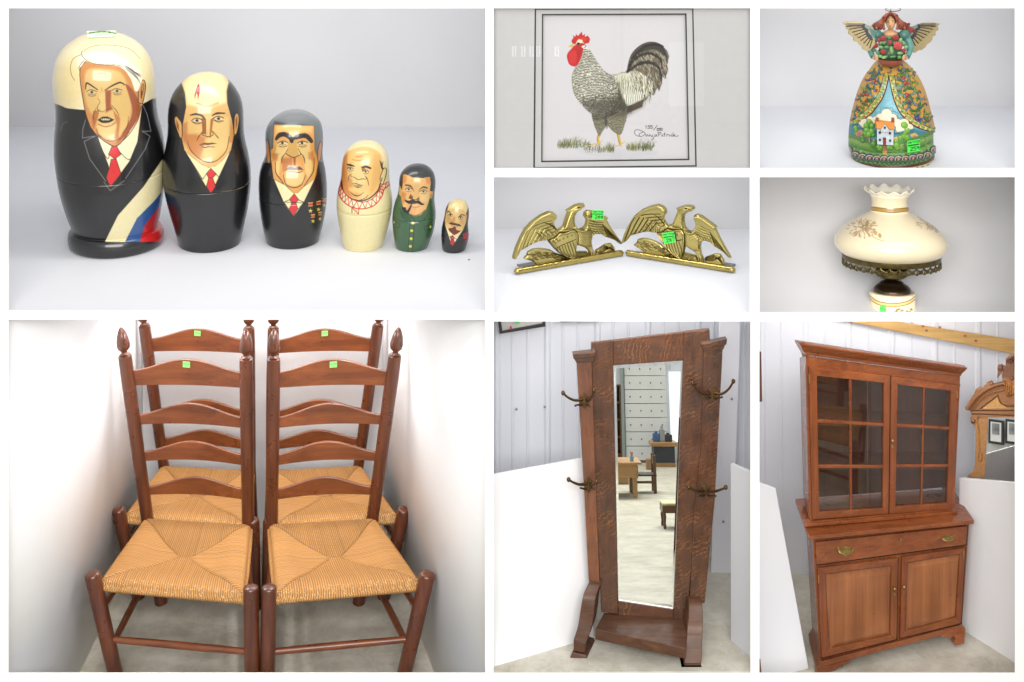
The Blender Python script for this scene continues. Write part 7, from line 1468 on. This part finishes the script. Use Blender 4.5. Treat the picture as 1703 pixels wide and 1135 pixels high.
# desk
M_DK = wood('desk_oak', hx(150, 112, 66), hx(186, 146, 96), 'x', 1, .4, .2); M_DKD = wood('dark_chair_wood', hx(84, 56, 36), hx(112, 78, 50), 'z', 1, .4, .2)
c = RF(1061, 829); zt = up(c, 769); dx = c.x-RF(1030, 829).x+.2; c2 = RF(1070, 822); dp = abs(c2.y-c.y)+.12
dk = thing('writing_desk', 'light oak writing desk reflected in the hall mirror', 'desk', (c.x-dx/2, c.y, RZ)); sgn = -1
yN, yFa = c.y, c.y-dp; xR = c.x
part('top', MB().box(xR-dx, xR+.03, yFa-.02, yN+.015, zt-.014, zt), M_DK, dk, bevel=.003); part('side_panel', MB().box(xR-dx, xR-.012, yN-.012, yN, RZ+.12, zt-.014), M_DK, dk); part('drawer_case', MB().box(xR-.012, xR, yFa, yN, RZ+.1, zt-.014), M_DK, dk)
for k in range(4): part('drawer', MB().box(xR, xR+.008, yFa+.02, yN-.02, RZ+.115+k*(zt-RZ-.14)/4, RZ+.115+(k+.88)*(zt-RZ-.14)/4), M_DK, dk, bevel=.002); part('knob', MB().ball((xR+.012, (yN+yFa)/2, RZ+.14+k*(zt-RZ-.14)/4), .006, .006, .006, 8, 5), M_DKD, dk)
for y in (yN-.02, yFa+.02): part('leg', MB().box(xR-.03, xR, y-.012, y+.012, RZ, zt-.014), M_DK, dk, bevel=.002)
cup = thing('pencil_cup', 'small blue cup of pencils on the reflected desk', 'cup', (xR-.03, yN-.06, zt)); part('cup', MB().lathe((xR-.03, yN-.06), [(.012, zt), (.014, zt+.03)], 14), mat('cup_blue', hx(120, 160, 180), .4), cup, smooth=50); part('pencil', MB().tube([(xR-.03, yN-.06, zt+.01), (xR-.036, yN-.06, zt+.06)], .003, 6).tube([(xR-.03, yN-.06, zt+.01), (xR-.022, yN-.064, zt+.055)], .003, 6), mat('pencil_red', hx(190, 70, 60), .5), cup)
# chair
c = RF(1090, 821); zs = up(c, 789); ztp = up(c, 757); ch = thing('desk_chair', 'dark wooden chair beside the reflected desk', 'chair', (c.x, c.y, RZ)); w = .16
part('seat', MB().box(c.x-w, c.x+.012, c.y-w, c.y+.01, zs-.012, zs), mat('seat_dark', hx(70, 60, 56), .5), ch, bevel=.003)
for (x, y, t) in ((c.x, c.y, ztp), (c.x, c.y-w, ztp), (c.x-w+.01, c.y, zs), (c.x-w+.01, c.y-w, zs)): part('leg', MB().box(x-.01, x+.01, y-.01, y+.01, RZ, t), M_DKD, ch, bevel=.002)
part('backrest', MB().box(c.x-.006, c.x+.006, c.y-w, c.y, ztp-.06, ztp-.01), M_DKD, ch); part('stretcher', MB().box(c.x-w, c.x, c.y-.005, c.y+.005, RZ+.06, RZ+.075), M_DKD, ch)
# stool
c = RF(1106, 880); zt = up(c, 837); st = thing('small_stool', 'small turned-leg stool with pale cushion in the hall mirror', 'stool', (c.x+.08, c.y, RZ))
part('top', MB().box(c.x-.012, c.x+.2, c.y-.16, c.y+.012, zt-.05, zt-.012), M_DKD, st, bevel=.003); part('cushion', MB().box(c.x-.01, c.x+.198, c.y-.158, c.y+.01, zt-.012, zt), mat('cushion_pale', hx(206, 200, 150), .7, noise=.2, nscale=40), st, bevel=.004)
for x in (c.x, c.x+.185):
    for y in (c.y, c.y-.145): part('leg', MB().lathe((x, y), [(.006, RZ), (.009, RZ+.01), (.006, RZ+.03), (.010, RZ+.06), (.007, RZ+.08), (.011, zt-.05)], 10), M_DKD, st, smooth=60)
# workbench at the back
a, b = RF(1087, 776), RF(1122, 776); zt = up(a, 735); wbk = thing('workbench', 'dark workbench with pale wooden top at back of the reflected warehouse', 'workbench', ((a.x+b.x)/2, a.y, RZ))
yb = max(a.y, YW+.35); part('body', MB().box(a.x, b.x, yb-.2, yb, RZ+.03, zt-.03), mat('bench_dark', hx(60, 64, 70), .5), wbk); part('top', MB().box(a.x-.02, b.x+.02, yb-.22, yb+.02, zt-.03, zt), M_DK, wbk, bevel=.003); part('skid', MB().box(a.x, b.x, yb-.2, yb+.01, RZ, RZ+.03), M_DK, wbk)
# pictures facing the carved mirror
for px, lab in ((1656, 'black framed figure drawing on white wall, reflected in the carved mirror'), (1684, 'second framed print on white wall, cut by the edge of the carved mirror')):
    t_ = RF(px-12.5, 697, y=YW, mp=cm0, n=cmn); b_2 = RF(px+12.5, 741, y=YW, mp=cm0, n=cmn)
    fr_t = thing('framed_drawing', lab, 'picture frame', (t_.x, YW, b_2.z)); x0, x1 = t_.x, b_2.x; z0, z1 = b_2.z, t_.z
    part('frame', MB().box(x0, x1, YW-.03, YW-.005, z0, z1), M_FB, fr_t, bevel=.003); part('paper', MB().box(x0+.02, x1-.02, YW-.004, YW-.002, z0+.02, z1-.02), mat('drawing_paper', hx(236, 236, 236), .7), fr_t)
    part('drawing', MB().box(x0+.035, x1-.035, YW-.001, YW+.001, z0+(z1-z0)*.4, z1-.03), mat('charcoal_drawing', hx(140, 142, 146), .7, noise=.55, nscale=14), fr_t)

# more saleroom things in the mirror
def rbox(name, lab, cat, x0, x1, py, depth, ztop_py, m, z0=None, shelves=0):
    a, b = RF(x0, py), RF(x1, py); t = thing(name, lab, cat, ((a.x+b.x)/2, a.y, RZ)); zt = up(a, ztop_py); xa, xb = min(a.x, b.x), max(a.x, b.x)
    if shelves:
        for x in (xa, xb-.012): part('side', MB().box(x, x+.012, a.y-depth, a.y, RZ, zt), m, t)
        for q in range(shelves+1): z = RZ+.02+(zt-RZ-.03)*q/shelves; part('shelf_board', MB().box(xa+.012, xb-.012, a.y-depth, a.y, z, z+.01), m, t)
        part('back', MB().box(xa, xb, a.y-depth-.006, a.y-depth, RZ, zt), m, t)
    else: part('body', MB().box(xa, xb, a.y-depth, a.y, RZ, zt), m, t, bevel=.003)
    return t
rbox('bookcase', 'tall dark open bookcase at left edge of the hall mirror', 'bookcase', 1019, 1036, 792, .12, 640, M_DKD, shelves=5)
rbox('low_table', 'pale low table at left edge of the reflection in the hall mirror', 'table', 1022, 1046, 806, .2, 776, M_DK)
rbox('cardboard_box', 'brown cardboard box by the reflected workbench', 'box', 1076, 1086, 782, .1, 764, mat('cardboard', hx(156, 122, 84), .8))
a = RF(1100, 776); zt = up(RF(1087, 776), 735)
for q, (px_, w_, h_, c_, lab) in enumerate(((1093, .05, .06, (70, 100, 140), 'blue tool case on the reflected workbench'), (1103, .04, .09, (150, 152, 156), 'grey machine on the reflected workbench'), (1113, .06, .05, (60, 60, 64), 'dark box on the reflected workbench'))):
    x = RF(px_, 776).x; tag(part('workbench_item', MB().box(x-w_/2, x+w_/2, yb-.12, yb-.04, zt+.001, zt+h_).box(x-w_*.2, x+w_*.2, yb-.1, yb-.07, zt+h_, zt+h_*1.25), mat('item_%d' % q, hx(*c_), .5), bevel=.003), lab, 'tool')
# furniture standing in front of the panel, below what the camera sees; it shows in the hutch glass
def place_copy(src, loc, rz, sc, lab):
    o = copy_tree(src); o.location = loc; o.rotation_euler = (0, 0, rz); o.scale = (sc,)*3; o['label'] = lab
    del o['group']
place_copy(cA, (1.95, -.52, RZ), 2.6, .62, 'small ladder-back chair close by, reflected low in the left hutch door')
place_copy(cB, (2.55, -1.25, RZ), 3.6, .62, 'small ladder-back chair farther off, reflected in the left hutch door')
place_copy(cB, (2.3, -1.0, RZ), 2.2, .62, 'small ladder-back chair at the side, out of direct view')
tb = thing('round_table', 'dark round pedestal table reflected in the hutch glass', 'table', (1.7, -2.2, RZ))
part('table_top', MB().lathe((1.7, -2.2), [(.34, RZ+.45), (.36, RZ+.46), (.36, RZ+.475), (.34, RZ+.48)], 40), M_HD, tb, smooth=40); part('pedestal', MB().lathe((1.7, -2.2), [(.16, RZ), (.15, RZ+.03), (.05, RZ+.08), (.04, RZ+.3), (.07, RZ+.45)], 24), M_HD, tb, smooth=50)
ck = thing('dark_chest', 'dark wooden chest of drawers reflected in upper hutch panes', 'chest', (1.25, -2.3, RZ))
part('chest_body', MB().box(.95, 1.35, -2.6, -2.25, RZ, RZ+.6), M_HD, ck, bevel=.004)
for q in range(3): part('drawer', MB().box(.97, 1.33, -2.25, -2.24, RZ+.04+q*.185, RZ+.2+q*.185), M_DKD, ck, bevel=.003)
